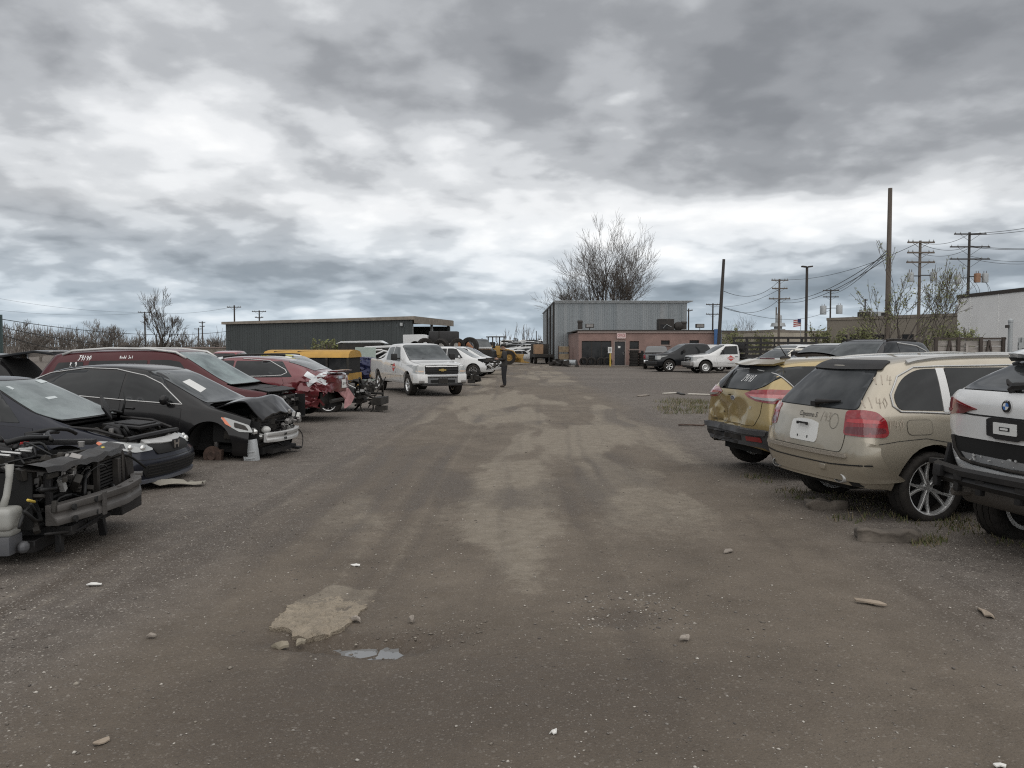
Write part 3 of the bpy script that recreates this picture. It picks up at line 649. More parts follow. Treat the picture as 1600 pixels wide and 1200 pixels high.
def box_building(name, label, foot, h, m_, windows=(), coping=None):
 t = thing(name, label, 'building', (0, 0, 0)); k = len(foot); mb = MB(); mb.add([(x, y, 0) for x, y in foot] + [(x, y, h) for x, y in foot], [tuple(range(k, 2 * k))] + [(i, (i + 1) % k, k + (i + 1) % k, k + i) for i in range(k)]); mb.build('wall', m_, t)
 cx, cy = sum(p[0] for p in foot) / k, sum(p[1] for p in foot) / k; g2 = [((x - cx) * 1.006 + cx, (y - cy) * 1.006 + cy) for x, y in foot]
 mb = MB(); mb.add([(x, y, h - .12) for x, y in g2] + [(x, y, h + .16) for x, y in g2], [tuple(range(k, 2 * k)), tuple(range(k - 1, -1, -1))] + [(i, (i + 1) % k, k + (i + 1) % k, k + i) for i in range(k)]); mb.build('coping', coping or m_, t)
 for (e, f, z0, w, hh) in windows:
  p, q = Vector(foot[e]), Vector(foot[(e + 1) % k]); a = p.lerp(q, f); ang = math.atan2(q.y - p.y, q.x - p.x); mb = MB(); R_ = Matrix.Rotation(ang, 3, 'Z')
  mb.box((a.x, a.y, z0 + hh / 2), (w, .10, hh), R_); f_ = mb.build('window', 'pole_dark', t); mb = MB(); mb.box((a.x, a.y, z0 + hh / 2), (w - .16, .13, hh - .16), R_); mb.build('pane', glassm('dim_glass'), f_)
 return t
def right_buildings():
 t = box_building('beige_building', 'long low beige stucco building with small dark windows behind the fence trees', [(33, 86), (40.2, 72.5), (58, 82), (51, 96)], 4.55, 'stucco_beige', [(0, .14, 1.9, .9, 1.0), (0, .22, 1.9, .9, 1.0), (0, .42, 2.0, 1.6, .9), (0, .62, 2.0, 1.2, .9)], 'fascia_tan')
 t = box_building('white_building', 'plain white flat-walled building at the right edge', [(38.5, 30), (60, 30), (60, 71), (38.5, 71)], 6.0, 'wall_white', (), 'pole_dark')
 for y in range(33, 71, 4): mb = MB(); mb.box((38.47, y, 3.0), (.05, .06, 5.8)); mb.build('wall_joint', 'wall_white', t)
 box_building('cream_building', 'low cream block building beyond the light pole', [(31.5, 100), (42.5, 108), (40, 122), (29, 114)], 3.6, 'block_cream', [(0, .5, 1.0, 1.5, 1.2)], 'fascia_tan')
 box_building('black_roof_building', 'long low building with a black roof behind the slatted truck bed', [(27, 118), (42, 126), (40, 140), (25, 132)], 3.9, 'pole_dark', [], 'pole_dark')
 q = thing('roof_unit', 'grey louvred unit on the beige building roof beside the white wall', 'air unit', (44.3, 79, 4.7)); mb = MB(); mb.box((0, 0, .6), (2.6, 1.6, 1.0)); bevelled(mb, 'casing', 'pot_grey', q, .04, 1)
 for i in range(4): mb = MB(); mb.box((0, -.82, .30 + .2 * i), (2.3, .05, .1)); mb.build('louvre', 'dark_metal', q)
 for i, (x, y, w) in enumerate(((36.2, 84.5, 1.0), (37.6, 84, 1.2))):
  q = thing('roof_unit', ('small dark roof unit at the left end of the beige building', 'low grey roof unit next to the small dark one')[i], 'air unit', (x, y, 4.7)); mb = MB(); mb.box((0, 0, .3), (w, .9, .55), Matrix.Rotation(.2 * i, 3, 'Z')); bevelled(mb, 'casing', ('dark_metal', 'pot_grey')[i], q, .03, 1); mb = MB(); mb.box((0, -.46, .3), (w * .7, .03, .3)); mb.build('grille', 'black_plastic', q)
 q = thing('roof_unit', 'mushroom vent on the cream building roof', 'vent', (33.7, 104, 3.75)); mb = MB(); mb.lathe([(0, 0), (.5, 0), (.5, .5), (.95, .5), (.8, .95), (0, 1.0)], 14, axis='z'); mb.build('cowl', 'pot_grey', q, 'auto'); mb = MB(); mb.box((0, 0, .08), (1.4, 1.4, .16)); mb.build('base', 'galv', q)
 q = thing('flag', 'small striped flag on a thin pole near the dark light pole', 'flag', (35.7, 101.5, 1.7)); q.scale = (.6, .6, .6); mb = MB(); mb.tube([(0, 0, -2.8), (0, 0, 5.8)], .06, 6); mb.build('flagpole', 'galv', q)
 me = MB(); N = 8
 for i in range(7):
  for j in range(N): me.add([(-1.5 * (j + d) / N, .15 * math.sin((j + d) * .9), 3.9 + .20 * (i + e) - .05 * (j + d) * .5 + .35) for d, e in ((0, 0), (1, 0), (1, 1), (0, 1))], [(0, 1, 2, 3)], i % 2)
 me.build('cloth', [mat('flag_red', (.35, .03, .04), .8), M('plate_white')], q, fix=False); mb = MB(); mb.box((-.33, .0, 5.32), (.62, .10, .72)); mb.build('canton', mat('flag_blue', (.02, .03, .10), .8), q)
def fences():
 t = thing('plank_fence', 'weathered white plank fence with diagonal braces right of the large black wagon', 'fence', (0, 0, 0)); Y = 33.5; x0, x1 = 17.3, 20.05; rg = random.Random(2); bays = 3
 for b in range(bays):
  xa, xb = lin(x0, x1, b / bays), lin(x0, x1, (b + 1) / bays)
  for i in range(8): mb = MB(); h = .235; mb.box(((xa + xb) / 2 + rg.uniform(-.02, .02), Y + .05 + rg.uniform(-.012, .012), .14 + i * .248), (xb - xa - .01, .03, h - rg.uniform(0, .02)), Matrix.Rotation(rg.uniform(-.008, .008), 3, 'Y')); mb.build('plank', 'old_wood', t)
 for i in range(bays + 1): mb = MB(); mb.box((lin(x0, x1, i / bays), Y - .03, 1.06), (.12, .10, 2.12)); mb.build('post', 'dark_wood', t)
 mb = MB(); mb.box(((x0 + x1) / 2, Y - .0, 2.06), (x1 - x0 + .2, .12, .08)); mb.build('rail', 'dark_wood', t)
 for (xa, xb) in ((17.45, 17.85), (18.15, 17.85), (19.1, 19.45), (19.85, 19.45)): mb = MB(); mb.tube([(xa, Y - .06, .1), (xb, Y - .06, 2.0)], .045, 4); mb.build('brace', 'dark_wood', t)
 mb = MB(); mb.box((18.55, Y - .06, .95), (.10, .05, 1.9)); mb.build('brace', 'old_wood', t)
 q = thing('gate_post', 'tall grey steel gate post between plank fence and corrugated fence', 'post', (20.22, 33.3, 0)); mb = MB(); mb.lathe([(0, 0), (.085, 0), (.085, 2.72), (.10, 2.72), (.10, 2.80), (0, 2.9)], 12, axis='z'); mb.build('tube', 'pot_grey', q, 'auto'); mb = MB(); mb.box((-.12, 0, 2.55), (.14, .1, .12)); mb.build('hinge', 'dark_metal', q)
 t = thing('corrugated_fence', 'grey corrugated steel fence at the right edge beside the gate post', 'fence', (0, 0, 0)); corr_wall(t, (20.6, 33.4), (27, 32.0), 2.1, .8, .20, .06, 'galv')
 mb = MB(); mb.tube([(20.55, 33.30, 1.72), (27, 31.9, 1.72)], .06, 4); mb.build('rail', 'galv', t); mb = MB(); mb.box((20.62, 33.3, .95), (.12, .1, 1.9)); mb.build('post', 'galv', t)
 t = thing('block_wall', 'low tan wall far left beside the dark shed', 'wall', (0, 0, 0)); mb = MB(); mb.box((-41, 108, .75), (13, .3, 1.5)); mb.build('masonry', 'fascia_tan', t); mb = MB(); mb.box((-41, 108, 1.56), (13.2, .5, .12)); mb.build('coping', 'coping_tan', t)
 t = thing('shipping_container', 'teal corrugated container at the far left edge', 'container', (0, 0, 0)); tl = mat('container_teal', (.055, .085, .085), .6, var=.2); corr_wall(t, (-33.6, 40.0), (-26.7, 40.0), 3.4, 1.0, .28, .05, tl); corr_wall(t, (-26.7, 40.0), (-26.7, 43), 3.4, 1.0, .28, .05, tl)
 mb = MB(); mb.box((-30.2, 41.6, 1.66), (6.9, 2.9, 3.3)); mb.build('core_wall', tl, t); mb = MB(); mb.box((-26.68, 39.96, 1.7), (.14, .14, 3.42)); mb.build('corner_post', tl, t)
WIRE_M = mat('wire_black', (.02, .02, .02), .6)
def wire(a, b, sag, r=.022, label='thin black overhead wire sagging between utility poles', group='overhead wires'):
 a, b = Vector(a), Vector(b); n = 14; mb = MB(); mb.tube([a.lerp(b, i / n) - Vector((0, 0, sag * 4 * (i / n) * (1 - i / n))) for i in range(n + 1)], r, 4, cap=False); tag(mb.build('overhead_wire', WIRE_M, None), label, 'wire', group)
POLES = {}
def pole(key, label, u, vtop, Y, arms=(), r=.15, m_='pole_wood', pots=(), u2=None, name='utility_pole'):
 x, y, z = A(u, vtop, Y); xb = A(u2, 541, Y)[0] if u2 else x; t = thing(name, label, 'utility pole', (xb, Y, 0)); dx = x - xb; at = lambda zz: Vector((dx * zz / z, 0, zz))
 mb = MB(); mb.tube([(0, 0, -.3), at(z * .5), at(z)], [r, r * .88, r * .72], 8); mb.build('post', m_, t, 'auto')
 for (v, w) in arms:
  zz = A(u, v, Y)[2]; w_ = w * Y / 1280; c = at(zz); mb = MB(); mb.box((c.x, -.14, zz), (w_, .10, .13)); ar = mb.build('crossarm', m_, t)
  mb = MB()
  for s in (-.46, -.30, .30, .46): mb.lathe([(0, .06), (.05, .06), (.06, .12), (.03, .15), (.05, .2), (0, .24)], 8, axis='z', c=(c.x + s * w_, -.14, zz))
  tag(mb.build('insulator', 'pot_grey', ar, True), kind='stuff')
  for s in (-1, 1): mb = MB(); mb.tube([(c.x + s * w_ * .30, -.14, zz - .05), (c.x, -.05, zz - w_ * .22)], .02, 4); mb.build('brace', m_, ar)
 for (du, v, m2) in pots:
  zz = A(u, v, Y)[2]; px = du * Y / 1280; h = 13 * Y / 1280; rr = 4.8 * Y / 1280; mb = MB(); mb.lathe([(0, -h / 2), (rr, -h / 2), (rr, h / 2), (rr * .9, h / 2 + .06), (0, h / 2 + .1)], 14, axis='z', c=(px, -.2, zz)); p_ = mb.build('transformer', m2, t, 'auto'); mb = MB()
  for s in (-.4, .4): mb.lathe([(0, 0), (.04, 0), (.03, .25), (0, .28)], 6, axis='z', c=(px + s * rr, -.2, zz + h / 2 + .06))
  mb.build('bushing', 'pole_wood', p_)
  mb = MB(); mb.box((px / 2, -.12, zz + h * .2), (abs(px), .06, .08)); mb.build('bracket', 'dark_metal', t)
 POLES[key] = (x, Y, lambda v: Vector((A(u, v, Y)[0], Y, A(u, v, Y)[2]))); return t
def poles():
 pole('P1', 'dark utility pole with three crossarms and transformers above the white building', 1515, 363, 85, ((366, 50), (386, 62), (405, 62)), .17, 'pole_dark', ((-18, 437, 'pot_grey'), (12, 435, 'pot_rust'), (24, 435, 'pot_grey')))
 pole('P2', 'utility pole rising through the budding tree with two grey transformers', 1438, 376, 68, ((379, 42), (395, 42), (410, 44)), .15, 'pole_wood', ((-16, 434, 'pot_grey'), (20, 433, 'pot_grey')))
 pole('P3', 'tallest bare wooden pole with no crossarms, left of the budding tree', 1391, 294, 45, (), .16)
 pole('P5', 'utility pole with three crossarms between the office and light pole', 1218, 436, 95, ((438, 26), (451, 24), (467, 33)), .15)
 pole('P6', 'utility pole with two transformers behind the beige building', 1298, 452, 122, ((454, 25), (464, 24)), .15, 'pole_dark', ((-12, 485, 'pot_grey'), (13, 484, 'pot_grey')))
 pole('P7', 'short pole top with a transformer over the beige building roof', 1352, 467, 128, ((469, 6),), .15, 'pole_dark', ((-5, 492, 'pot_grey'), (7, 492, 'pot_grey')))
 pole('P8', 'dark leaning wooden pole at the right end of the office', 1131, 405, 66, (), .16, 'pole_dark', u2=1121)
 pole('P9', 'small distant pole with one crossarm just right of the warehouse', 1076, 482, 140, ((485, 12),), .15, 'pole_dark')
 pole('P10', 'distant pole with two crossarms left of the leaning pole', 1114, 474, 130, ((476, 22), (491, 22)), .15, 'pole_dark')
 pole('P11', 'thin short pole carrying a grey box behind the three-crossarm pole', 1213, 480, 108, (), .12, 'pole_wood', ((3, 500, 'pot_grey'),))
 pole('L1', 'far left pole with a single crossarm beside the bare tree', 226, 487, 150, ((488, 20),), .17, 'pole_dark'); pole('L2', 'distant pole standing behind the left end of the dark shed', 366, 477, 135, ((480, 22),), .16, 'pole_dark'); pole('L3', 'distant two-arm pole behind the dark shed roof', 405, 485, 150, ((487, 22), (496, 13)), .16, 'pole_dark'); pole('L4', 'faint far pole above the bare brush left of the shed', 316, 502, 200, ((504, 10), (510, 8)), .18, 'pole_dark'); pole('L5', 'shortest far pole just left of the faint one', 310, 512, 210, ((514, 12),), .18, 'pole_dark')
 pole('F1', 'tiny distant two-arm pole over the far wreck yard', 805, 528, 260, ((529, 6), (535, 5)), .2, 'pole_dark'); pole('F2', 'tiny distant two-arm pole beside the warehouse wall', 842, 529, 260, ((530, 6), (535, 5)), .2, 'pole_dark'); pole('F3', 'thin bare pole left of the warehouse wall', 838, 517, 180, (), .12, 'pole_dark'); pole('F4', 'short bare post in the far wreck yard', 809, 529, 150, (), .14, 'pole_dark')
 x, y, z = A(1261, 417, 70); t = thing('light_pole', 'dark steel light pole with a flat double lamp head', 'light pole', (x, y, 0)); mb = MB(); mb.lathe([(0, 0), (.20, 0), (.20, .3), (.13, .35), (.11, z), (0, z)], 10, axis='z'); mb.build('post', 'pole_dark', t, 'auto')
 for s in (-1, 1): mb = MB(); mb.box((s * .26, 0, z + .02), (.40, .34, .12), Matrix.Rotation(-s * .12, 3, 'Y')); bevelled(mb, 'lamp_head', 'pole_dark', t, .02, 1)
 P = lambda k, v: POLES[k][2](v); NM = {'P1': 'the pole above the white building', 'P2': 'the pole in the budding tree', 'P3': 'the tallest bare pole', 'P5': 'the three-crossarm pole', 'P6': 'the two-transformer pole', 'P8': 'the leaning pole', 'P10': 'the distant pole', 'L1': 'the far left pole', 'L2': 'the pole behind the shed'}
 def span(a, va, b, vb, sag, which='', r=.022): wire(P(a, va), P(b, vb), sag, r, (which + ' wire from ').strip() + ' ' + NM[a] + ' to ' + NM[b])
 for i in (0, 1): span('P3', 386 + 4 * i, 'P6', 455 + 4 * i, .6, ('upper', 'lower')[i]); span('P3', 392 + 8 * i, 'P5', 468 + 4 * i, .9, ('upper', 'lower')[i])
 span('P5', 437, 'P2', 378, .9); span('P5', 438, 'P8', 455, 1.0, 'upper'); span('P5', 467, 'P8', 481, .9, 'lower'); span('P5', 452, 'P10', 478, .8); span('P8', 480, 'P6', 484, 1.2)
 for v, v2, w in ((365, 379, 'top'), (387, 396, 'lowest'), (384, 381, 'middle')): span('P1', v, 'P2', v2, .5, w)
 for v, v2, w in ((365, 340, 'topmost'), (367, 346, 'second'), (384, 384, 'third'), (386, 385, 'fourth')): wire(P('P1', v), A(1680, v2, 80), .3, .028, w + ' wire running right from ' + NM['P1'])
 for v, w in ((400, 'fifth'), (404, 'lowest')): wire(P('P1', v), A(1680, v - 6, 95), .8, .022, w + ' wire running right from ' + NM['P1'])
 for (v0, v1, sg, w) in ((488, 516, .9, 'topmost'), (496, 530, 1.4, 'middle'), (503, 545, 2.0, 'lowest and most sagging')): wire(A(-60, v0, 55), A(362, v1 + 1, 96), sg, .03, w + ' black wire from the left edge to the dark shed', 'overhead wires on the left')
 for (v0, v1, w) in ((455, 488, 'upper'), (478, 489, 'lower')): wire(A(-60, v0, 120), P('L1', v1), .8, .018, w + ' faint wire from the left edge to ' + NM['L1'], 'overhead wires on the left')
 wire(P('L1', 488), P('L2', 479), .6, .018, 'faint wire from ' + NM['L1'] + ' to ' + NM['L2'], 'overhead wires on the left')
 rg = random.Random(6); mb = MB()
 for i in range(5): p = P('P1', 432 + rg.uniform(-4, 4)) + Vector((rg.uniform(-1.2, 1.6), -.3, 0)); q = 1.2 + rg.random(); mb.tube([p + Vector((q * .55 * math.sin(t / 10 * PI), 0, -1.8 * q * t / 10)) for t in range(11)], .02, 4)
 o = mb.build('loose_cable', WIRE_M, None); tag(o, 'looping slack cables below the transformers above the white building', 'cable', kind='stuff')
# ------------------------------------------------------------------ trees and brush
mat('bark', (.060, .050, .043), .9, var=.3); mat('bark_grey', (.15, .132, .115), .9, var=.3); mat('twig', (.085, .070, .058), .9, var=.3); mat('bud_green', (.12, .13, .045), .8, var=.4); mat('leaf_green', (.075, .10, .03), .8, var=.45)
def grow(mb, tw, p, d, L, r, depth, rg, up=.15, spread=.55, kids=3.4, minr=.012, leaf=None, leafn=0, taper=.72):
 n = 4; pts = [p.copy()]; rs = [r]; q = p.copy(); dd = d.copy()
 for i in range(n):
  dd = (dd + Vector((rg.gauss(0, .12), rg.gauss(0, .12), rg.gauss(0, .08) + up * .25))).normalized(); q = q + dd * (L / n); pts.append(q.copy()); rs.append(max(minr * .7, r * (1 - (1 - taper * .8) * (i + 1) / n)))
 (mb if depth > 1 else tw).tube(pts, rs, 5 if depth > 2 else 3, cap=False)
 if leaf is not None and depth <= 1:
  for i in range(leafn):
   c = pts[rg.randint(1, n)] + Vector((rg.gauss(0, .05), rg.gauss(0, .05), rg.gauss(0, .05))); s = leaf[1] * rg.uniform(.6, 1.3); a = Vector((rg.gauss(0, 1), rg.gauss(0, 1), rg.gauss(0, 1))).normalized(); b = a.orthogonal().normalized(); leaf[0].add([c - a * s, c + b * s * .6, c + a * s, c - b * s * .6], [(0, 1, 2, 3)])
 if depth <= 0: return
 k = int(kids + rg.random() * .999)
 for i in range(k):
  t = rg.uniform(.35, 1.0) if i else 1.0; j = min(n, max(1, int(round(t * n)))); ax = Vector((rg.gauss(0, 1), rg.gauss(0, 1), rg.gauss(0, 1))); ax = (ax - dd * ax.dot(dd)).normalized()
  s = rg.uniform(.45, 1.15) * spread if i else spread * .35; nd = (dd + ax * s + Vector((0, 0, up))).normalized(); grow(mb, tw, pts[j], nd, L * rg.uniform(.62, .86), max(minr, rs[j] * rg.uniform(.55, .75)), depth - 1, rg, up, spread, kids, minr, leaf, leafn, taper)
def bare_tree(label, loc, stems, depth, seed, up=.15, spread=.55, kids=3.4, minr=.02, leaf=None, name='bare_tree', bark='bark', leafm=None, leafn=3, group=None, twigm='twig', cat='tree'):
 rg = random.Random(seed); mb, tw = MB(), MB(); lf = MB() if leaf else None
 for (dx, dy, dz, L, r) in stems: grow(mb, tw, Vector((dx * .25, dy * .25, -.1)), Vector((dx, dy, dz)).normalized(), L, r, depth, rg, up, spread, kids, minr, (lf, leaf) if leaf else None, leafn)
 t = thing(name, label, cat, loc, 0, group); mb.build('trunk', bark, t, True, fix=False); tw.build('crown', twigm, t, fix=False)
 if lf and lf.v: lf.build('foliage', leafm or 'bud_green', t, fix=False)
 return t
def trees():
 X = A(955, 541, 126)[0]
 bare_tree('large bare many-stemmed tree towering behind the grey warehouse', (X, 126, 0), [(-.05, 0, 1, 6.25, .50), (.10, .1, 1, 6.47, .50), (.32, 0, 1, 5.51, .40), (-.35, .1, 1, 5.41, .40), (-.75, 0, 1, 4.88, .32), (.62, -.1, 1, 4.56, .30), (-.15, -.3, 1, 5.94, .40), (.2, .3, 1, 5.94, .36), (-1.1, .1, 1, 4.13, .24), (.95, 0, 1, 4.03, .24)], 6, 11, up=.10, spread=.62, kids=3.0, minr=.017)
 x, y, _ = A(250, 541, 135); bare_tree('tall bare tree standing alone at left above the brush', (x, y, 0), [(0, 0, 1, 3.3, .38), (-.12, 0, 1, 2.9, .26), (.2, 0, 1, 2.7, .24)], 6, 23, up=.14, spread=.55, kids=2.75, minr=.020)
 rg = random.Random(31)
 # brush line on the left, one bush per thing where the skyline shows it
 for i, (u, v, Y) in enumerate(((12, 492, 85), (38, 500, 88), (62, 508, 95), (100, 513, 105), (128, 512, 110), (155, 503, 108), (178, 501, 108), (205, 516, 118), (285, 518, 150), (335, 520, 160))):
  x, y, z = A(u, v, Y); h = z * .36; bare_tree(('leftmost', 'second from left', 'third from left', 'fourth from left', 'fifth from left', 'sixth from left', 'seventh from left', 'eighth from left', 'ninth from left', 'rightmost')[i] + ' bare grey-brown thicket tree in the far left brush line', (x, y, 0), [(rg.uniform(-.3, .3), rg.uniform(-.2, .2), 1, h, .10), (rg.uniform(-.6, .6), 0, 1, h * .8, .08), (rg.uniform(-.8, .8), .2, 1, h * .7, .07), (rg.uniform(-.8, .8), -.2, 1, h * .75, .07)], 4, 100 + i, up=.15, spread=.7, kids=3.4, minr=.022, name='thicket_tree', bark='bark_grey', group='bare thicket trees on the left', twigm='bark_grey')
 mb = MB()
 for i in range(2600):
  x, y = rg.uniform(-190, -30), rg.uniform(150, 190); h = rg.uniform(2.5, 5.2) * (1 + .3 * math.sin(x * .11)); a = rg.gauss(0, .6); mb.tube([(x, y, 0), (x + a * .4, y, h * .5), (x + a, y, h)], [.07, .05, .02], 3, cap=False)
  for k in range(2): b = rg.gauss(0, .9); mb.tube([(x + a * .4, y, h * rg.uniform(.3, .7)), (x + a * .4 + b, y, h * rg.uniform(.6, 1))], [.04, .015], 3, cap=False)
 tag(mb.build('brushwood', 'bark_grey', None, fix=False), 'mass of bare brown brushwood along the far left horizon', 'brushwood', kind='stuff')
 mb = MB()
 for i in range(1500):
  x, y = rg.uniform(-110, 240), rg.uniform(330, 420); h = rg.uniform(2, 5) * (1 + .4 * math.sin(x * .07)); a = rg.gauss(0, .8); mb.tube([(x, y, 0), (x + a * .4, y, h * .5), (x + a, y, h)], [.6, .5, .10], 3, cap=False)
 tag(mb.build('woods', mat('far_wood', (.10, .105, .11), .95, var=.3), None, fix=False), 'low dark line of woods on the far horizon', 'woods', kind='stuff')
 for i, (u, v) in enumerate(((789, 514), (797, 520), (805, 507), (814, 518), (820, 514), (823, 508), (832, 517), (780, 524), (845, 522))):
  x, y, z = A(u, v, 205); bare_tree('thin bare sapling above the far wreck yard', (x, y, 0), [(0, 0, 1, z * .42, .13)], 3, 200 + i, up=.3, spread=.38, kids=2.4, minr=.035, name='sapling', bark='bark_grey', group='thin saplings beyond the far yard', twigm='bark_grey')
 # budding tree over the right-hand fence
 x, y, z = A(1412, 541, 40); bare_tree('budding young tree with sparse tiny leaves beside the tall bare pole', (x, y, 0), [(-.10, 0, 1, 2.35, .10), (.30, 0, 1, 2.3, .09), (-.42, .1, 1, 1.9, .07), (.5, -.1, 1, 1.8, .07), (.10, .2, 1, 2.2, .08), (-.7, 0, 1, 1.5, .05)], 5, 47, up=.12, spread=.58, kids=2.4, minr=.012, leaf=.05, leafn=3, name='budding_tree', leafm='bud_green')
 for i, (u, v, Y, w, lab) in enumerate(((1286, 513, 62, 1.0, 'round green-budded shrub at the left corner of the beige building'), (1358, 515, 60, 1.2, 'thin green-brown shrub against the beige wall'), (1475, 502, 45, 1.2, 'dense twiggy shrub before the white building corner'), (1508, 514, 42, .7, 'small leafy sprig poking above the plank fence'), (1150, 517, 80, 1.4, 'yellow-green shrub behind the slatted bed near the blue panel'), (1182, 519, 84, 1.5, 'yellow-green shrub further along from the blue panel'), (1165, 500, 110, 1.0, 'bare pale shrub behind the office end'), (518, 530, 60, 1.6, 'tan weedy shrub above the yellow bus roof'), (490, 536, 40, .7, 'thin bare sapling in front of the yellow bus'))):
  x, y, z = A(u, v, Y); st = [(rg.uniform(-w, w) * .7, rg.uniform(-.3, .3), 1, z * .42, .04) for _ in range(6)]; bare_tree(lab, (x, y, 0), st, 3, 300 + i, up=.12, spread=.6, kids=3.4, minr=.012, leaf=None if 'bare' in lab else .06 + Y * .0006, leafn=3, name='shrub', bark='bark_grey', leafm='bud_green', cat='shrub', twigm='twig')
# ------------------------------------------------------------------ the three wagons on the right, tails to the lane
def hd(rear_mid, ang, d): return (rear_mid[0] + d * math.cos(ang), rear_mid[1] + d * math.sin(ang))
RB = 'cars parked tail-out along the right of the lane'
def suv_beige():
 a = math.radians(13); st = [
  ((-2.30, -2.35, -2.27, -1.90), (.74, .84, .79, .535), (.38, .66, 1.08, 1.565)),
  ((-2.12, -2.20, -2.14, -1.77), (.87, .955, .875, .61), (.34, .66, 1.08, 1.61)),
  ((-1.55, -1.55, -1.55, -1.50), (.88, .965, .89, .655), (.30, .66, 1.085, 1.665)),
  ((-.8, -.8, -.8, -.8), (.87, .955, .885, .665), (.29, .66, 1.065, 1.69)),
  ((0, 0, 0, 0), (.87, .955, .88, .66), (.29, .66, 1.045, 1.695)),
  ((.45, .45, .55, .30), (.87, .955, .875, .63), (.29, .66, 1.03, 1.665)),
  ((1.15, 1.15, 1.2, 1.28), (.87, .96, .86, .74), (.30, .66, 1.0, 1.03)),
  ((1.75, 1.75, 1.75, 1.75), (.86, .955, .84, .70), (.32, .64, .90, .95)),
  ((2.2, 2.22, 2.18, 2.15), (.80, .88, .78, .62), (.32, .58, .76, .82)),
  ((2.30, 2.38, 2.30, 2.24), (.62, .70, .62, .5), (.34, .54, .70, .76))]
 P = paint('champagne_paint', (.375, .335, .265), metal=.5, rough=.25, dirt=.2)
 c = Car('station_wagon', 'dusty champagne beige off-road wagon with dark wiper and white plate panel on its tailgate', 'car', hd((4.04, 8.98), a, 1.43), a, st, (-1.50, 1.43), P, R=.365, arch=.415, arch_z=.375, group=None, bulge=(.07, .06), dz=-.01)
 g = glassm('tint_glass', (.009, .010, .011), .05); gr = glassm('rear_glass', (.020, .022, .024), .20, (.20, .21, .21))
 ax = arch_hole(-1.50, .375, .43)
 tg = c.panel('tailgate', 'rear', [(-.61, .70), (.61, .70), (.635, .80), (.63, 1.10), (.62, 1.115), (-.62, 1.115), (-.63, 1.10), (-.635, .80)], P, .006, .02, .08, r=.05, seam=.009)
 c.panel('rear_window', 'rear', [(-.70, 1.125), (.70, 1.125), (.58, 1.42), (.52, 1.525), (-.52, 1.525), (-.58, 1.42)], gr, .007, .012, .07, r=.05, seam=.012)
 c.panel('spoiler', 'rear', [(-.575, 1.525), (.575, 1.525), (.53, 1.60), (.45, 1.612), (-.45, 1.612), (-.53, 1.60)], 'black_plastic', .016, .03, .06, r=.02, warp=lambda p: Vector((p.x - .02, p.y, p.z - .01)))
 for s in (1, -1):
  c.panel('taillight', -s * math.radians(38), lamp_poly(s, [(-2.32, .63, .875), (-2.30, .625, 1.11), (-2.22, .80, 1.125), (-2.13, .86, 1.11), (-2.05, .90, 1.03), (-2.03, .92, .90), (-2.08, .93, .865)], 38), 'lamp_red', .012, .02, .05, r=.035, seam=False)
  c.panel('taillight_lens', -s * math.radians(38), lamp_poly(s, [(-2.32, .65, .895), (-2.31, .65, .955), (-2.22, .80, .965), (-2.06, .90, .955), (-2.05, .91, .91), (-2.22, .82, .89)], 38), 'lamp_dark_red', .015, .01, .05, r=.02)
  c.panel('taillight_lens', -s * math.radians(38), lamp_poly(s, [(-2.31, .66, 1.0), (-2.31, .66, 1.03), (-2.22, .79, 1.04), (-2.10, .87, 1.03), (-2.08, .88, 1.0), (-2.22, .80, 1.0)], 38), mat('lamp_bright_red', (.40, .03, .035), .1, coat=1.0), .015, .01, .05, r=.01)
 # bumper with a ledge along its top
 c.panel('bumper', 'rear', [(-.90, .42), (.90, .42), (.93, .60), (.91, .80), (.80, .84), (.72, .70), (.64, .675), (-.64, .675), (-.72, .70), (-.80, .84), (-.91, .80), (-.93, .60)], P, .022, .03, .06, r=.04)
 b2 = c.panel('bumper_trim', 'rear', [(-.72, .655), (.72, .655), (.70, .69), (-.70, .69)], mat('rough_trim', (.25, .22, .18), .7, bump=.6, bscale=200), .05, .04, .05, r=.01)
 c.seam('rear', [(-.9, .60), (-.5, .575), (.5, .575), (.9, .60)], .012, .028)
 pl = c.panel('plate_panel', 'rear', [(-.23, .755), (.23, .755), (.25, .80), (.24, .96), (.10, .985), (-.10, .985), (-.24, .96), (-.25, .80)], 'plate_white', .014, .012, .05, r=.03)
 mb = MB(); h = c._cast('rear', 0, .87)[0]
 mb.box((h.x - .03, 0, .945), (.02, .17, .018)); mb.box((h.x - .03, .085, .94), (.02, .018, .03)); mb.box((h.x - .03, -.085, .94), (.02, .018, .03))
 for y in (-.09, .09): mb.box((h.x - .022, y, .80), (.015, .016, .028))
 mb.box((h.x - .022, 0, .792), (.012, .13, .006)); tag(mb.build('plate_fitting', 'black_plastic', c.root), kind='stuff')
 c.letters('badge_lettering', 'rear', 'Cayenne S', (-.03, 1.035), .075, 'dark_metal', .012, slant=.25)
 c.write('marker_writing', 'rear', '/43', (-.33, 1.03), .09, mat('pencil', (.2, .17, .14), .8), .005, off=.011)
 c.seam('rear', [(-.46 + .06 * math.cos(t / 3), .995 + .075 * math.sin(t / 3)) for t in range(20)], .0035, .011)
 h = c._cast('rear', -.12, 1.16)[0]; h2 = c._cast('rear', -.44, 1.20)[0]; mb = MB()
 mb.tube([(h.x - .02, h.y, h.z), (h.x - .055, h.y - .03, h.z + .02), (h2.x - .03, h2.y, h2.z)], [.035, .03, .012], 8); mb.box((h.x - .04, -.10, 1.155), (.06, .08, .05)); mb.build('wiper', 'black_plastic', c.root, 'auto')
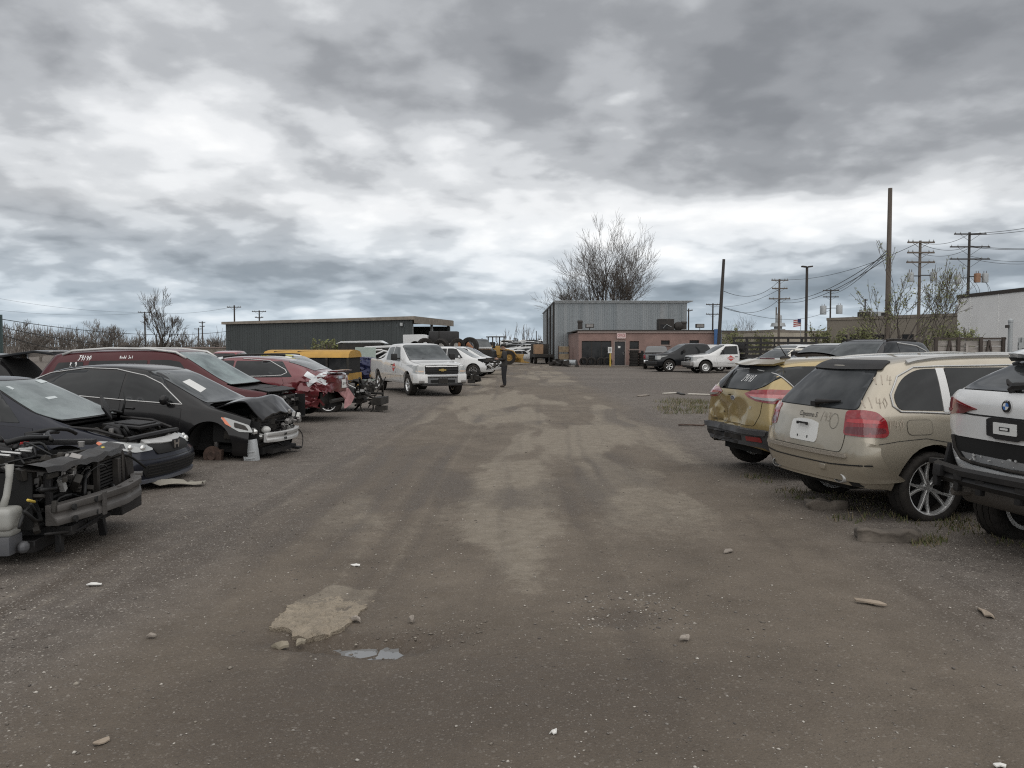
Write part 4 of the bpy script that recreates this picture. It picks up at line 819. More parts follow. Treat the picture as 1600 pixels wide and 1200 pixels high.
 for s in (1, -1):
  mb = MB(); mb.lathe([(.052, 0), (.062, 0), (.062, .14), (.052, .14), (.05, .02)], 20, axis='x'); mb.build('exhaust_tip', 'steel_light', c.root, True, (-2.33, s * .58, .435)).scale = (1, 1.35, .8)
 tow = MB(); tow.box((-2.375, -.38, .53), (.03, .09, .055)); bevelled(tow, 'tow_cover', P, c.root, .008)
 c.panel('lower_bumper', 'rear', [(-.78, .37), (.78, .37), (.74, .425), (-.74, .425)], 'black_plastic', .012, .02, .08)
 for v in ('L', 'R'):
  q = c.panel('side_window', v, [(-1.86, 1.13), (-1.36, 1.115), (-1.33, 1.53), (-1.54, 1.525), (-1.74, 1.43), (-1.88, 1.26)], g, .006, .012, .07, r=[.12, .01, .01, .14, .16, .12])
  c.panel('pillar_trim', v, [(-1.355, 1.105), (-1.255, 1.10), (-1.235, 1.535), (-1.325, 1.535)], mat('silver_trim', (.55, .55, .54), .4, metal=.3), .009, .012, .07)
  d = c.panel('door', v, [(-1.18, .74), (-.92, .42), (-.22, .40), (-.20, 1.075), (-1.26, 1.095), (-1.27, 1.0)], P, .005, .015, .09, holes=[ax], seam=True)
  c.panel('door_window', v, [(-1.245, 1.105), (-.28, 1.08), (-.27, 1.54), (-1.225, 1.54)], g, .006, .012, .08, r=.02)
  d2 = c.panel('door', v, [(-.185, .40), (.92, .40), (.98, .8), (.90, 1.05), (-.18, 1.075)], P, .005, .015, .09, seam=True)
  c.panel('door_window', v, [(-.16, 1.085), (.80, 1.06), (.42, 1.50), (-.15, 1.545)], g, .006, .012, .08, r=.03)
  c.handle(d, v, -.98, 1.0, P); c.handle(d2, v, .05, .98, P)
  c.trim('window_trim', v, [(-1.26, 1.085), (-1.6, 1.105), (-1.84, 1.112), (-1.91, 1.17), (-1.90, 1.28), (-1.76, 1.455), (-1.56, 1.545), (-1.3, 1.555), (-.3, 1.565), (.3, 1.53)], 'steel_light', .009)
  c.seam(v, [(-2.12, .80), (-1.9, .83), (-1.6, .85), (-1.3, .80)], .006)
  c.panel('headlight', v, [(1.95, .72), (2.2, .66), (2.22, .78), (1.95, .86)], 'lamp_clear', .008, .015, .06, r=.03)
 c.panel('fuel_flap', 'R', [(-1.80, .89), (-1.52, .89), (-1.52, 1.03), (-1.80, 1.03)], P, .005, .01, .07, r=.05, seam=.008)
 c.write('marker_writing', 'R', 'J9140', (-2.10, 1.20), .10, 'marker_brown', .007, slant=.2)
 c.write('marker_writing', 'R', 'J9140', (-1.98, .985), .10, 'marker_brown', .007, slant=.2)
 c.write('marker_writing', 'R', 'J914', (-1.93, 1.42), .09, 'marker_brown', .006, slant=.5)
 c.panel('windscreen', 'front', [(-.66, 1.06), (.66, 1.06), (.55, 1.60), (-.55, 1.60)], g, .006, .012, .1)
 c.panel('hood', 'top', [(1.32, -.70), (2.18, -.60), (2.18, .60), (1.32, .70)], P, .006, .015, .1, seam=True)
 c.panel('roof_rail', 'top', [(-1.6, .60), (.2, .60), (.2, .63), (-1.6, .63)], 'steel_light', .03, .03, .1); c.panel('roof_rail', 'top', [(-1.6, -.63), (.2, -.63), (.2, -.60), (-1.6, -.60)], 'steel_light', .03, .03, .1)
 c.mirror(.62, 1.12, P); c.wheels(rr=.275, W=.275, style='twin5', sink=.015); c.finish(); return c
def lamp_poly(s, p3, deg):
 # outline of a lamp that wraps a tail corner, seen along a slanting horizontal direction
 ang = -s * math.radians(deg)
 d = Vector((math.cos(ang), math.sin(ang), 0)); pr = Vector((-d.y, d.x, 0))
 return [(pr.dot(Vector((x, s * y, 0))), z) for x, y, z in p3]
def suv_gold():
 a = math.radians(14); E = (3.02, 11.35); hd_ = lambda d: (E[0] + d * math.cos(a), E[1] + d * math.sin(a))
 st = [((-2.08, -2.14, -2.06, -1.78), (.70, .82, .76, .55), (.42, .70, 1.11, 1.50)),
  ((-1.92, -1.98, -1.94, -1.62), (.84, .91, .84, .60), (.33, .68, 1.11, 1.545)),
  ((-1.4, -1.4, -1.4, -1.35), (.85, .92, .855, .62), (.30, .68, 1.12, 1.585)),
  ((-.7, -.7, -.7, -.7), (.84, .91, .85, .63), (.29, .66, 1.08, 1.605)),
  ((0, 0, 0, 0), (.84, .91, .845, .625), (.29, .66, 1.05, 1.61)),
  ((.45, .45, .55, .25), (.84, .91, .84, .60), (.29, .66, 1.03, 1.565)),
  ((1.15, 1.15, 1.25, 1.3), (.84, .915, .83, .72), (.30, .66, 1.0, 1.04)),
  ((1.75, 1.75, 1.75, 1.75), (.83, .91, .80, .66), (.32, .64, .92, .97)),
  ((2.15, 2.18, 2.1, 2.05), (.76, .83, .72, .6), (.32, .58, .80, .86)),
  ((2.25, 2.3, 2.2, 2.14), (.6, .66, .58, .5), (.34, .54, .72, .78))]
 P = paint('gold_paint', (.33, .245, .10), metal=.5, rough=.26, dirt=.25)
 c = Car('hatchback', 'gold compact off-road hatchback with a crumpled tailgate over its dark bumper', 'car', hd_(2.14), a, st, (-1.345, 1.345), P, R=.345, arch=.40, bulge=(.06, .06),
   dents=[((-2.16, .10, .76), .42, .10, 1), ((-2.16, .48, .74), .40, .13, 5), ((-2.12, -.22, .80), .24, .07, 9)])
 g = glassm('tint_glass'); gr = glassm('rear_glass'); ax = arch_hole(-1.345, .345, .415)
 dk = mat('grey_cladding', (.045, .047, .052), .6, dirt=.45, dirtcol=(.13, .115, .1), bump=.1)
 c.panel('tailgate', 'rear', [(-.62, .70), (.62, .70), (.70, .85), (.69, 1.130), (.45, 1.150), (-.45, 1.150), (-.69, 1.130), (-.70, .85)], P, .006, .02, .055, r=.04, seam=.010)
 c.panel('rear_window', 'rear', [(-.46, 1.163), (.46, 1.163), (.62, 1.224), (.695, 1.342), (.60, 1.451), (.50, 1.485), (-.50, 1.485), (-.60, 1.451), (-.695, 1.342), (-.62, 1.224)], gr, .008, .012, .06, r=.04, seam=.012)
 c.panel('spoiler', 'rear', [(-.50, 1.485), (.50, 1.485), (.54, 1.520), (.4, 1.542), (-.4, 1.542), (-.54, 1.520)], P, .03, .03, .06, r=.015, warp=lambda p: Vector((p.x - .06, p.y, p.z)))
 h = c._cast('rear', .2, 1.57)[0]; mb = MB(); mb.box((h.x - .10, .12, 1.575), (.02, .36, .028)); bevelled(mb, 'brake_light', 'lamp_dark_red', c.root, .006)
 for s in (1, -1):
  c.panel('taillight', -s * math.radians(38), lamp_poly(s, [(-2.15, .36, 1.110), (-2.12, .52, 1.160), (-2.0, .80, 1.180), (-1.66, .875, 1.170), (-1.84, .91, 1.055), (-2.0, .88, 1.000), (-2.12, .62, 1.025), (-2.15, .46, 1.065)], 38), 'lamp_red', .013, .02, .045, r=.02)
  c.panel('taillight_lens', -s * math.radians(38), lamp_poly(s, [(-2.13, .45, 1.100), (-2.05, .70, 1.110), (-1.80, .88, 1.110), (-1.90, .90, 1.055), (-2.03, .85, 1.025), (-2.12, .60, 1.050)], 38), 'lamp_pink', .022, .01, .045, r=.02)
  c.panel('taillight_lens', -s * math.radians(38), lamp_poly(s, [(-2.13, .50, 1.080), (-2.06, .72, 1.070), (-1.90, .88, 1.065), (-2.03, .86, 1.030), (-2.12, .62, 1.050)], 38), 'lamp_clear', .028, .01, .045, r=.012)
 c.panel('plate_recess', 'rear', [(-.40, 1.000), (-.33, .80), (.33, .80), (.40, 1.000), (.42, 1.075), (-.42, 1.075)], P, .002, .004, .05, r=.03, seam=.012)
 c.panel('badge', 'rear', [(.075 * math.cos(t * PI / 9), 1.035 + .034 * math.sin(t * PI / 9)) for t in range(18)], 'steel_light', .014, .012, .05)
 c.panel('badge_face', 'rear', [(.062 * math.cos(t * PI / 9), 1.035 + .024 * math.sin(t * PI / 9)) for t in range(18)], mat('badge_blue', (.02, .04, .10), .2, coat=1), .018, .008, .05)
 c.letters('badge_lettering', 'rear', 'Ford', (0, 1.035), .045, 'steel_light', .020, slant=.3)
 c.letters('badge_lettering', 'rear', 'SE', (-.50, .93), .05, 'steel_light', .012)
 for p3, m_ in ([[(-.46, .90), (-.60, .92), (-.60, .985), (-.47, .97)], P], ):
  pass
 c.panel('bumper', 'rear', [(-.86, .37), (.86, .37), (.91, .50), (.90, .62), (.80, .66), (-.80, .66), (-.90, .62), (-.91, .50)], dk, .035, .04, .06, r=.03)
 c.panel('bumper_step', 'rear', [(-.80, .60), (.80, .60), (.82, .655), (-.82, .655)], dk, .065, .05, .06, r=.015)
 c.panel('bumper_slot', 'rear', [(-.35, .50), (.75, .49), (.77, .545), (-.35, .565)], 'black_plastic', .042, .02, .05, r=.015)
 c.panel('bumper_slot', 'rear', [(-.25, .43), (.55, .42), (.56, .47), (-.25, .48)], 'black_plastic', .042, .02, .05, r=.015)
 c.panel('reflector', 'rear', [(-.46, .505), (-.74, .51), (-.74, .575), (-.47, .565)], 'lamp_red', .045, .02, .05, r=.012)
 c.panel('skid_panel', 'rear', [(-.5, .33), (.5, .33), (.55, .40), (-.55, .40)], 'grey_cladding', .02, .02, .08)
 c.write('marker_writing', 'rear', 'J9143', (-.18, 1.306), .085, 'marker_white', .010, slant=.2, off=.012)
 h = c._cast('rear', .33, 1.185)[0]; h2 = c._cast('rear', .37, 1.42)[0]; mb = MB()
 mb.add([(h.x - .02, .27, 1.19), (h.x - .02, .39, 1.175), (h2.x - .03, .375, 1.42), (h.x - .06, .27, 1.19), (h.x - .06, .39, 1.175), (h2.x - .05, .36, 1.42)], [(0, 1, 2), (5, 4, 3), (0, 3, 4, 1), (1, 4, 5, 2), (2, 5, 3, 0)]); mb.build('wiper', 'black_plastic', c.root)
 for v in ('L', 'R'):
  c.panel('side_window', v, [(-1.70, 1.215), (-1.16, 1.168), (-1.13, 1.472), (-1.4, 1.480), (-1.93, 1.433)][::1] if False else [(-1.62, 1.197), (-1.12, 1.168), (-1.10, 1.480), (-1.5, 1.480), (-1.84, 1.446)], g, .006, .012, .06, r=[.03, .01, .01, .03, .02])
  c.trim('window_trim', v, [(-1.86, 1.454), (-1.63, 1.185), (-1.1, 1.155), (-.2, 1.090), (.7, 1.050)], 'steel_light', .010)
  d = c.panel('door', v, [(-1.08, .80), (-.86, .45), (-.16, .42), (-.14, 1.080), (-1.10, 1.150)], P, .005, .015, .09, holes=[ax], seam=True)
  c.panel('door_window', v, [(-1.07, 1.163), (-.22, 1.100), (-.2, 1.498), (-1.05, 1.489)], g, .006, .012, .08, r=.02)
  d2 = c.panel('door', v, [(-.12, .42), (.90, .42), (.95, .8), (.86, 1.030), (-.11, 1.080)], P, .005, .015, .09, seam=True)
  c.panel('door_window', v, [(-.10, 1.095), (.78, 1.055), (.40, 1.454), (-.08, 1.498)], g, .006, .012, .08, r=.03)
  c.handle(d, v, -.88, 1.02, P); c.handle(d2, v, .1, 1.0, P)
  c.panel('cladding', v, [(-.90, .31), (.9, .31), (.9, .43), (-.90, .43)], dk, .012, .02, .1)
  c.seam(v, [(-1.80, 1.542), (-1.95, 1.472), (-2.02, 1.411)], .006)
 c.write('marker_writing', 'R', 'J9143', (-1.76, 1.120), .10, 'marker_brown', .008, slant=.1)
 c.panel('windscreen', 'front', [(-.62, 1.080), (.62, 1.080), (.52, 1.533), (-.52, 1.533)], g, .006, .012, .1)
 c.panel('hood', 'top', [(1.35, -.66), (2.08, -.58), (2.08, .58), (1.35, .66)], P, .006, .015, .1, seam=True)
 h = c._cast('top', -1.28, 0.0)[0]; mb = MB(); mb.ball((h.x, h.y, h.z), (.09, .035, .04), 10); mb.tube([(h.x + .02, 0, h.z + .02), (h.x - .14, 0, h.z + .24)], [.008, .004], 6); mb.build('antenna', 'black_plastic', c.root, True)
 c.mirror(.62, 1.10, P); c.wheels(rr=.22, W=.235, style='ten'); c.finish(); return c
def suv_white():
 a = math.radians(9); Rr = (3.88, 6.55); hd_ = lambda d: (Rr[0] + d * math.cos(a), Rr[1] + d * math.sin(a))
 st = [((-2.20, -2.26, -2.31, -1.86), (.74, .84, .82, .56), (.46, .72, 1.17, 1.54)),
  ((-2.05, -2.08, -2.12, -1.70), (.85, .93, .89, .62), (.40, .72, 1.16, 1.585)),
  ((-1.5, -1.5, -1.5, -1.45), (.88, .965, .90, .65), (.32, .70, 1.15, 1.63)),
  ((-.8, -.8, -.8, -.8), (.87, .96, .90, .66), (.30, .68, 1.11, 1.665)),
  ((0, 0, 0, 0), (.87, .96, .89, .66), (.30, .68, 1.08, 1.67)),
  ((.45, .45, .55, .25), (.87, .96, .88, .63), (.30, .68, 1.06, 1.64)),
  ((1.15, 1.15, 1.25, 1.3), (.87, .96, .86, .74), (.30, .68, 1.04, 1.07)),
  ((1.8, 1.8, 1.8, 1.8), (.86, .95, .83, .70), (.32, .66, .98, 1.03)),
  ((2.25, 2.3, 2.2, 2.15), (.78, .86, .74, .6), (.34, .6, .86, .92)),
  ((2.35, 2.4, 2.3, 2.24), (.6, .66, .58, .5), (.36, .56, .78, .84))]
 P = paint('suv_white_paint', (.66, .665, .66), dirt=.14)
 c = Car('suv', 'white wagon with its rear bumper stripped off and a black plate bracket on the tailgate', 'car', hd_(2.36), a, st, (-1.467, 1.467), P, R=.375, arch=.42, arch_z=.30, bulge=(.07, .06), dz=-.03, pitch=math.radians(5))
 g = glassm('tint_glass'); gr = glassm('rear_glass'); ax = arch_hole(-1.467, .30, .43)
 c.panel('tailgate', 'rear', [(-.66, .80), (.66, .80), (.80, .86), (.82, 1.000), (.80, 1.160), (.74, 1.200), (-.74, 1.200), (-.80, 1.160), (-.82, 1.000), (-.80, .86)], P, .012, .03, .06, r=.03, seam=.009)
 c.seam('rear', [(-.80, 1.010), (-.4, 1.000), (.4, 1.000), (.80, 1.010)], .014, .014)
 c.panel('rear_window', 'rear', [(-.70, 1.212), (.70, 1.212), (.60, 1.416), (.52, 1.500), (-.52, 1.500), (-.60, 1.416)], gr, .008, .012, .06, r=.05, seam=.012)
 c.panel('spoiler', 'rear', [(-.58, 1.520), (.58, 1.520), (.55, 1.572), (.45, 1.588), (-.45, 1.588), (-.55, 1.572)], P, .04, .05, .06, r=.015, warp=lambda p: Vector((p.x - .14, p.y, p.z)))
 c.panel('spoiler_underside', 'rear', [(-.55, 1.492), (.55, 1.492), (.57, 1.524), (-.57, 1.524)], 'black_plastic', .035, .04, .06, warp=lambda p: Vector((p.x - .09, p.y, p.z)))
 for s in (1, -1):
  v = 'L' if s > 0 else 'R'
  c.panel('spoiler_fin', v, [(-1.95, 1.440), (-1.70, 1.536), (-1.50, 1.568), (-1.68, 1.488)], 'black_plastic', .02, .03, .06)
  c.panel('taillight', -s * math.radians(35), lamp_poly(s, [(-2.36, .36, 1.05), (-2.30, .72, 1.125), (-2.12, .88, 1.145), (-1.98, .92, 1.13), (-2.05, .93, 1.02), (-2.15, .91, .985), (-2.30, .76, .985), (-2.34, .62, 1.0)], 35), 'lamp_red', .020, .03, .045, r=.015)
  c.panel('taillight_lens', -s * math.radians(35), lamp_poly(s, [(-2.36, .40, 1.05), (-2.32, .66, 1.09), (-2.28, .74, 1.0), (-2.35, .56, 1.0)], 35), 'lamp_dark_red', .024, .01, .045, r=.01)
  c.panel('taillight_lens', -s * math.radians(35), lamp_poly(s, [(-2.28, .72, 1.035), (-2.06, .92, 1.045), (-2.06, .93, 1.02), (-2.28, .74, 1.012)], 35), 'lamp_pink', .026, .01, .045)
 def roundel(r0, r1, m_, off, a0=0, a1=2 * PI, n=24):
  pts = [(r1 * math.cos(a0 + (a1 - a0) * i / n), 1.095 + r1 * math.sin(a0 + (a1 - a0) * i / n)) for i in range(n + (0 if r0 == 0 and a1 - a0 > 6 else 1))]
  if a1 - a0 < 6: pts.append((0, 1.095))
  c.panel('badge_face' if r1 < .04 else 'badge', 'rear', pts, m_, off, .008, .03)
 roundel(0, .050, 'chrome', .022); roundel(0, .045, 'black_plastic', .026)
 c.letters('badge_lettering', 'rear', 'B M W', (0, 1.131), .016, 'plate_white', .031)
 for k in range(4): roundel(0, .028, mat('badge_sky', (.05, .15, .40), .3) if k % 2 else M('plate_white'), .031, k * PI / 2, (k + 1) * PI / 2, 6)
 fr = [(-.21, .845), (-.14, .84), (-.12, .825), (.12, .825), (.14, .84), (.21, .845), (.21, .98), (.16, .995), (-.16, .995), (-.21, .98)]
 c.panel('plate_bracket', 'rear', fr, 'black_plastic', .034, .03, .05, r=.012)
 c.panel('plate', 'rear', [(-.125, .868), (.125, .868), (.125, .962), (-.125, .962)], 'plate_white', .039, .008, .05, r=.008)
 c.panel('plate_slot', 'rear', [(-.055, .90), (.055, .90), (.055, .93), (-.055, .93)], 'black_plastic', .043, .006, .05); c.panel('plate_slot', 'rear', [(-.04, .907), (.04, .907), (.04, .923), (-.04, .923)], 'plate_white', .046, .004, .05)
 # below the tailgate: a flat black sheet as the boot's shade, the sill, its seal and the bare bumper carrier
 c.panel('boot_shade_sheet', 'rear', [(-.60, .60), (.60, .60), (.70, .68), (.74, .80), (-.74, .80), (-.70, .68)], 'black_void', .006, .004, .06, r=.05)
 mb = MB(); pts = [c._cast('rear', y, z)[0] + Vector((-.02, 0, 0)) for y, z in [(-.72, .80), (-.69, .69), (-.60, .605), (-.45, .585), (0, .575), (.45, .585), (.60, .605), (.69, .69), (.72, .80)]]
 mb.tube(pts, .016, 8); mb.build('door_seal', 'rubber', c.root, True)
 c.panel('rear_sill', 'rear', [(-.66, .52), (.66, .52), (.72, .60), (.58, .575), (0, .555), (-.58, .575), (-.72, .60)], P, .015, .02, .06)
 c.panel('inner_sill', 'rear', [(-.50, .60), (.52, .60), (.60, .665), (-.50, .655)], mat('grey_sheet', (.25, .26, .27), .5, dirt=.5), .012, .01, .06)
 rr = random.Random(3); mb = MB()
 for i in range(12): mb.box((-2.30 + rr.uniform(-.02, .02), rr.uniform(-.1, .45), .635 + rr.uniform(-.03, .04)), (.012, rr.uniform(.008, .03), rr.uniform(.004, .016)), Matrix.Rotation(rr.uniform(-.6, .6), 3, 'X'))
 tag(mb.build('boot_clutter', 'steel_light', c.root), kind='stuff')
 mb = MB(); prof = [(-.95, -2.18), (-.80, -2.31), (-.4, -2.37), (0, -2.39), (.4, -2.37), (.80, -2.31), (1.02, -2.16)]
 mb.tube([(x, y, .50 + .015 * math.sin(y * 9)) for y, x in prof], .045, 6); mb.tube([(x + .03, y, .43) for y, x in prof[1:-1]], .05, 5); mb.build('bumper_carrier', 'black_plastic', c.root, 'auto')
 mb = MB()
 for y in (-.6, -.25, .18, .45, .72): mb.box((-2.36, y, .475), (.07, .10, .10)); mb.box((-2.33, y + .06, .39), (.05, .06, .12))
 mb.box((-2.14, .88, .60), (.10, .04, .22), Matrix.Rotation(.15, 3, 'Y')); mb.box((-2.16, .98, .53), (.18, .10, .05)); tag(bevelled(mb, 'bumper_bracket', 'black_plastic', c.root, .006), kind='stuff')
 c.panel('rear_valance', 'rear', [(-.70, .38), (.78, .38), (.80, .49), (-.72, .49)], mat('grey_sheet', (.25, .26, .27), .5, dirt=.5), .012, .02, .07, r=.03)
 mb = MB(); mb.tube([(-2.1, -.6, .33), (-2.1, .62, .33)], [.11, .11], 14); mb.tube([(-2.12, .50, .33), (-2.34, .56, .31)], .035, 8); mb.build('silencer', mat('silencer_metal', (.11, .10, .09), .5, metal=.6, dirt=.6, dirtcol=(.08, .065, .05)), c.root, 'auto')
 h = c._cast('rear', -.02, 1.24)[0]; mb = MB(); mb.tube([(h.x - .03, .03, 1.235), (h.x - .06, -.02, 1.26), (h.x - .03, -.42, 1.30)], [.045, .035, .014], 8); mb.tube([(h.x - .035, .10, 1.31), (h.x - .05, .06, 1.28), (h.x - .03, -.04, 1.23)], [.01, .02, .02], 6); mb.build('wiper', 'black_plastic', c.root, 'auto')
 for v in ('L', 'R'):
  c.panel('side_window', v, [(-1.90, 1.216), (-1.32, 1.200), (-1.3, 1.504), (-1.6, 1.500), (-1.84, 1.376)], g, .006, .012, .07, r=[.06, .01, .01, .1, .08])
  d = c.panel('door', v, [(-1.15, .80), (-.9, .45), (-.18, .43), (-.16, 1.100), (-1.25, 1.150)], P, .005, .015, .09, holes=[ax], seam=True)
  c.panel('door_window', v, [(-1.24, 1.170), (-.24, 1.140), (-.22, 1.520), (-1.22, 1.520)], g, .006, .012, .08, r=.02)
  d2 = c.panel('door', v, [(-.14, .43), (.92, .43), (.97, .8), (.9, 1.060), (-.13, 1.100)], P, .005, .015, .09, seam=True)
  c.panel('door_window', v, [(-.12, 1.120), (.82, 1.080), (.42, 1.472), (-.10, 1.520)], g, .006, .012, .08, r=.03)
  c.handle(d, v, -.95, 1.04, P); c.handle(d2, v, .08, 1.02, P)
 c.panel('windscreen', 'front', [(-.66, 1.120), (.66, 1.120), (.55, 1.568), (-.55, 1.568)], g, .006, .012, .1)
 c.panel('hood', 'top', [(1.35, -.68), (2.2, -.6), (2.2, .6), (1.35, .68)], P, .006, .015, .1, seam=True)
 c.mirror(.62, 1.14, P); c.wheels(rr=.24, W=.30, style='ten', sink=.16, track=.80); c.finish(); return c
# ------------------------------------------------------------------ bits for stripped and broken cars
def cut(c, pred):
 bm = bmesh.new(); bm.from_mesh(c.body.data)
 dead = [f for f in bm.faces if pred(f.calc_center_median(), f.normal)]
 bmesh.ops.delete(bm, geom=dead, context='FACES'); bm.to_mesh(c.body.data); bm.free()
def hose(mb, a, b, sag, r, rng, n=7):
 a, b = Vector(a), Vector(b); k = Vector((rng.uniform(-1, 1), rng.uniform(-1, 1), rng.uniform(-.2, 1))) * sag
 mb.tube([a.lerp(b, t / (n - 1)) + k * math.sin(PI * t / (n - 1)) for t in range(n)], r, 6)
def engine_bay(root, x0, x1, w, z0, z1, seed, intake=True, hoses=14, battery=None, tub=True, tank=None):
 """motor, battery, pipes and brackets inside an open engine bay"""
 rng = random.Random(seed); L, W, H = x1 - x0, 2 * w, z1 - z0; cx = (x0 + x1) / 2
 if tub:
  mb = MB(); t = .015
  mb.box((x0, 0, z0 + H * .5), (t, W, H)); mb.box((cx, w, z0 + H * .4), (L, t, H * .8)); mb.box((cx, -w, z0 + H * .4), (L, t, H * .8)); mb.box((cx, 0, z0), (L, W, t))
  mb.build('engine_tub', 'black_void', root)
 mb = MB()
 for i in range(26):
  s = (rng.uniform(.06, .26) * L, rng.uniform(.06, .3) * W, rng.uniform(.08, .3) * H)
  mb.box((cx + rng.uniform(-.3, .38) * L, rng.uniform(-.42, .42) * W, z0 + rng.uniform(.25, .80) * H), s, Matrix.Rotation(rng.uniform(-.3, .3), 3, 'Z') @ Matrix.Rotation(rng.uniform(-.2, .2), 3, 'Y'))
 for i in range(10):
  p = (cx + rng.uniform(-.3, .4) * L, rng.uniform(-.4, .4) * W, z0 + rng.uniform(.4, .85) * H); r = rng.uniform(.03, .08)
  mb.lathe([(0, 0), (r, 0), (r, .04), (r * .6, .05), (0, .05)], 12, axis=rng.choice('xyz'), c=p)
 tag(bevelled(mb, 'engine', 'engine_dark', root, .006, 1), kind='stuff')
 mb = MB()
 for i in range(16):
  p = (cx + rng.uniform(-.3, .42) * L, rng.uniform(-.42, .42) * W, z0 + rng.uniform(.5, .92) * H)
  if i % 2: mb.box(p, (rng.uniform(.03, .12), rng.uniform(.03, .14), rng.uniform(.02, .07)), Matrix.Rotation(rng.uniform(-1, 1), 3, 'Z'))
  else: mb.lathe([(0, 0), (rng.uniform(.02, .045), 0), (rng.uniform(.02, .045), .05), (0, .05)], 10, axis=rng.choice('xyz'), c=p)
 tag(bevelled(mb, 'engine_fitting', 'engine_alu', root, .004, 1), kind='stuff')
 if intake:
  mb = MB()
  for i in range(4): mb.tube([(cx - .1 * L + .01 * i, -.22 * W + i * .11 * W, z0 + .8 * H), (cx, -.22 * W + i * .11 * W, z0 + 1.02 * H), (cx + .14 * L, -.22 * W + i * .11 * W, z0 + .95 * H), (cx + .2 * L, -.22 * W + i * .11 * W, z0 + .7 * H)], .035, 8)
  mb.tube([(cx - .12 * L, -.3 * W, z0 + .82 * H), (cx - .12 * L, .25 * W, z0 + .84 * H)], .05, 8); mb.build('intake_manifold', 'black_plastic', root, True)
 mb = MB()
 for i in range(hoses): hose(mb, (cx + rng.uniform(-.4, .4) * L, rng.uniform(-.45, .45) * W, z0 + rng.uniform(.4, .9) * H), (cx + rng.uniform(-.4, .5) * L, rng.uniform(-.45, .45) * W, z0 + rng.uniform(.3, .9) * H), .12, rng.choice((.006, .010, .016, .02)), rng)
 tag(mb.build('hose', 'hose', root, True), kind='stuff')
 if battery:
  b = MB(); b.box(battery, (.2, .26, .2)); bo = bevelled(b, 'battery', 'black_plastic', root, .01)
  b = MB(); b.box((battery[0], battery[1] + .02, battery[2] + .115), (.10, .22, .035), Matrix.Rotation(.15, 3, 'X')); bevelled(b, 'terminal_cover', 'red_plastic', bo, .012)
def radiator(root, x, w, z0, z1, seed, mtl='dark_metal', y0=None, slats=8):
 y0 = -w if y0 is None else y0
 mb = MB(); cy = (y0 + w) / 2; W = w - y0
 mb.box((x, cy, z1), (.05, W, .05)); mb.box((x, cy, z0), (.05, W, .05)); mb.box((x, y0, (z0 + z1) / 2), (.05, .05, z1 - z0)); mb.box((x, w, (z0 + z1) / 2), (.05, .05, z1 - z0)); mb.box((x - .04, cy, (z0 + z1) / 2), (.03, W - .04, z1 - z0 - .03))
 r = bevelled(mb, 'radiator', mtl, root, .008, 1)
 for i in range(slats):
  z = z0 + .04 + (z1 - z0 - .08) * i / (slats - 1); b = MB(); b.box((x + .0, cy, z), (.03, W - .06, (z1 - z0) / slats * .45)); b.build('slat', 'black_plastic', r)
 return r
def beam(root, pts, h, d, mtl, name='bumper_beam', lips=True):
 mb = MB(); P = [Vector(p) for p in pts]
 def ring(p): return [(p.x - d / 2, p.y, p.z - h / 2), (p.x + d / 2, p.y, p.z - h / 2), (p.x + d / 2, p.y, p.z - h * .18), (p.x + d * .3, p.y, p.z - h * .10), (p.x + d * .3, p.y, p.z + h * .10), (p.x + d / 2, p.y, p.z + h * .18), (p.x + d / 2, p.y, p.z + h / 2), (p.x - d / 2, p.y, p.z + h / 2)]
 vs = [q for p in P for q in ring(p)]; n = 8; k = len(P)
 fs = [(i * n + j, i * n + (j + 1) % n, (i + 1) * n + (j + 1) % n, (i + 1) * n + j) for i in range(k - 1) for j in range(n)] + [tuple(range(n)), tuple((k - 1) * n + j for j in range(n))]
 mb.add(vs, fs); return bevelled(mb, name, mtl, root, .004, 1)
LB = 'wrecked cars along the left of the lane'
# generic bodies: stations for a saloon, an off-road wagon and a pickup, by length, width and height
def st_sedan(L, W, H, wb, fo, belt=.92, hood=.86, lowz=.24, fast=0.0, hoodlen=1.05, trunk=1.02):
 a = wb / 2; f = a + fo; r = f - L; w = W / 2; cw = a - fo * 0 - .25 + .0
 cowl = f - hoodlen - .15
 return [((r + .06, r + .01, r + .07, r + .12), (w * .74, w * .84, w * .78, w * .66), (lowz + .08, .58, trunk - .06, trunk)),
   ((r + .22, r + .18, r + .22, r + .26), (w * .93, w * .97, w * .90, w * .74), (lowz + .03, .60, trunk - .03, trunk + .03)),
   ((r + .75 - fast * .4, r + .75 - fast * .4, r + .72 - fast * .5, r + .70 - fast * .7), (w * .96, w, w * .915, w * .72), (lowz, .60, trunk - .02, trunk + .045)),
   ((-a + .1, -a + .1, r + 1.15 - fast * .5, r + 1.45 - fast), (w * .96, w, w * .92, w * .60), (lowz, .60, belt + .05, H - .06)),
   ((-.35, -.35, -.35, -.3), (w * .96, w, w * .925, w * .64), (lowz, .60, belt + .02, H)),
   ((.15, .15, .2, .1), (w * .96, w, w * .92, w * .63), (lowz, .60, belt, H - .02)),
   ((cowl - .35, cowl - .35, cowl - .30, cowl - .62), (w * .96, w, w * .915, w * .61), (lowz, .60, belt - .01, H - .09)),
   ((cowl + .15, cowl + .15, cowl + .15, cowl + .20), (w * .96, w, w * .90, w * .76), (lowz, .60, belt - .03, belt + .01)),
   ((f - .62, f - .62, f - .62, f - .62), (w * .95, w * .99, w * .86, w * .70), (lowz, .58, hood - .05, hood + .01)),
   ((f - .22, f - .18, f - .24, f - .26), (w * .93, w * .95, w * .80, w * .62), (lowz - .02, .52, hood - .16, hood - .11)),
   ((f - .09, f - .04, f - .10, f - .14), (w * .78, w * .82, w * .70, w * .55), (lowz, .48, hood - .23, hood - .18))]
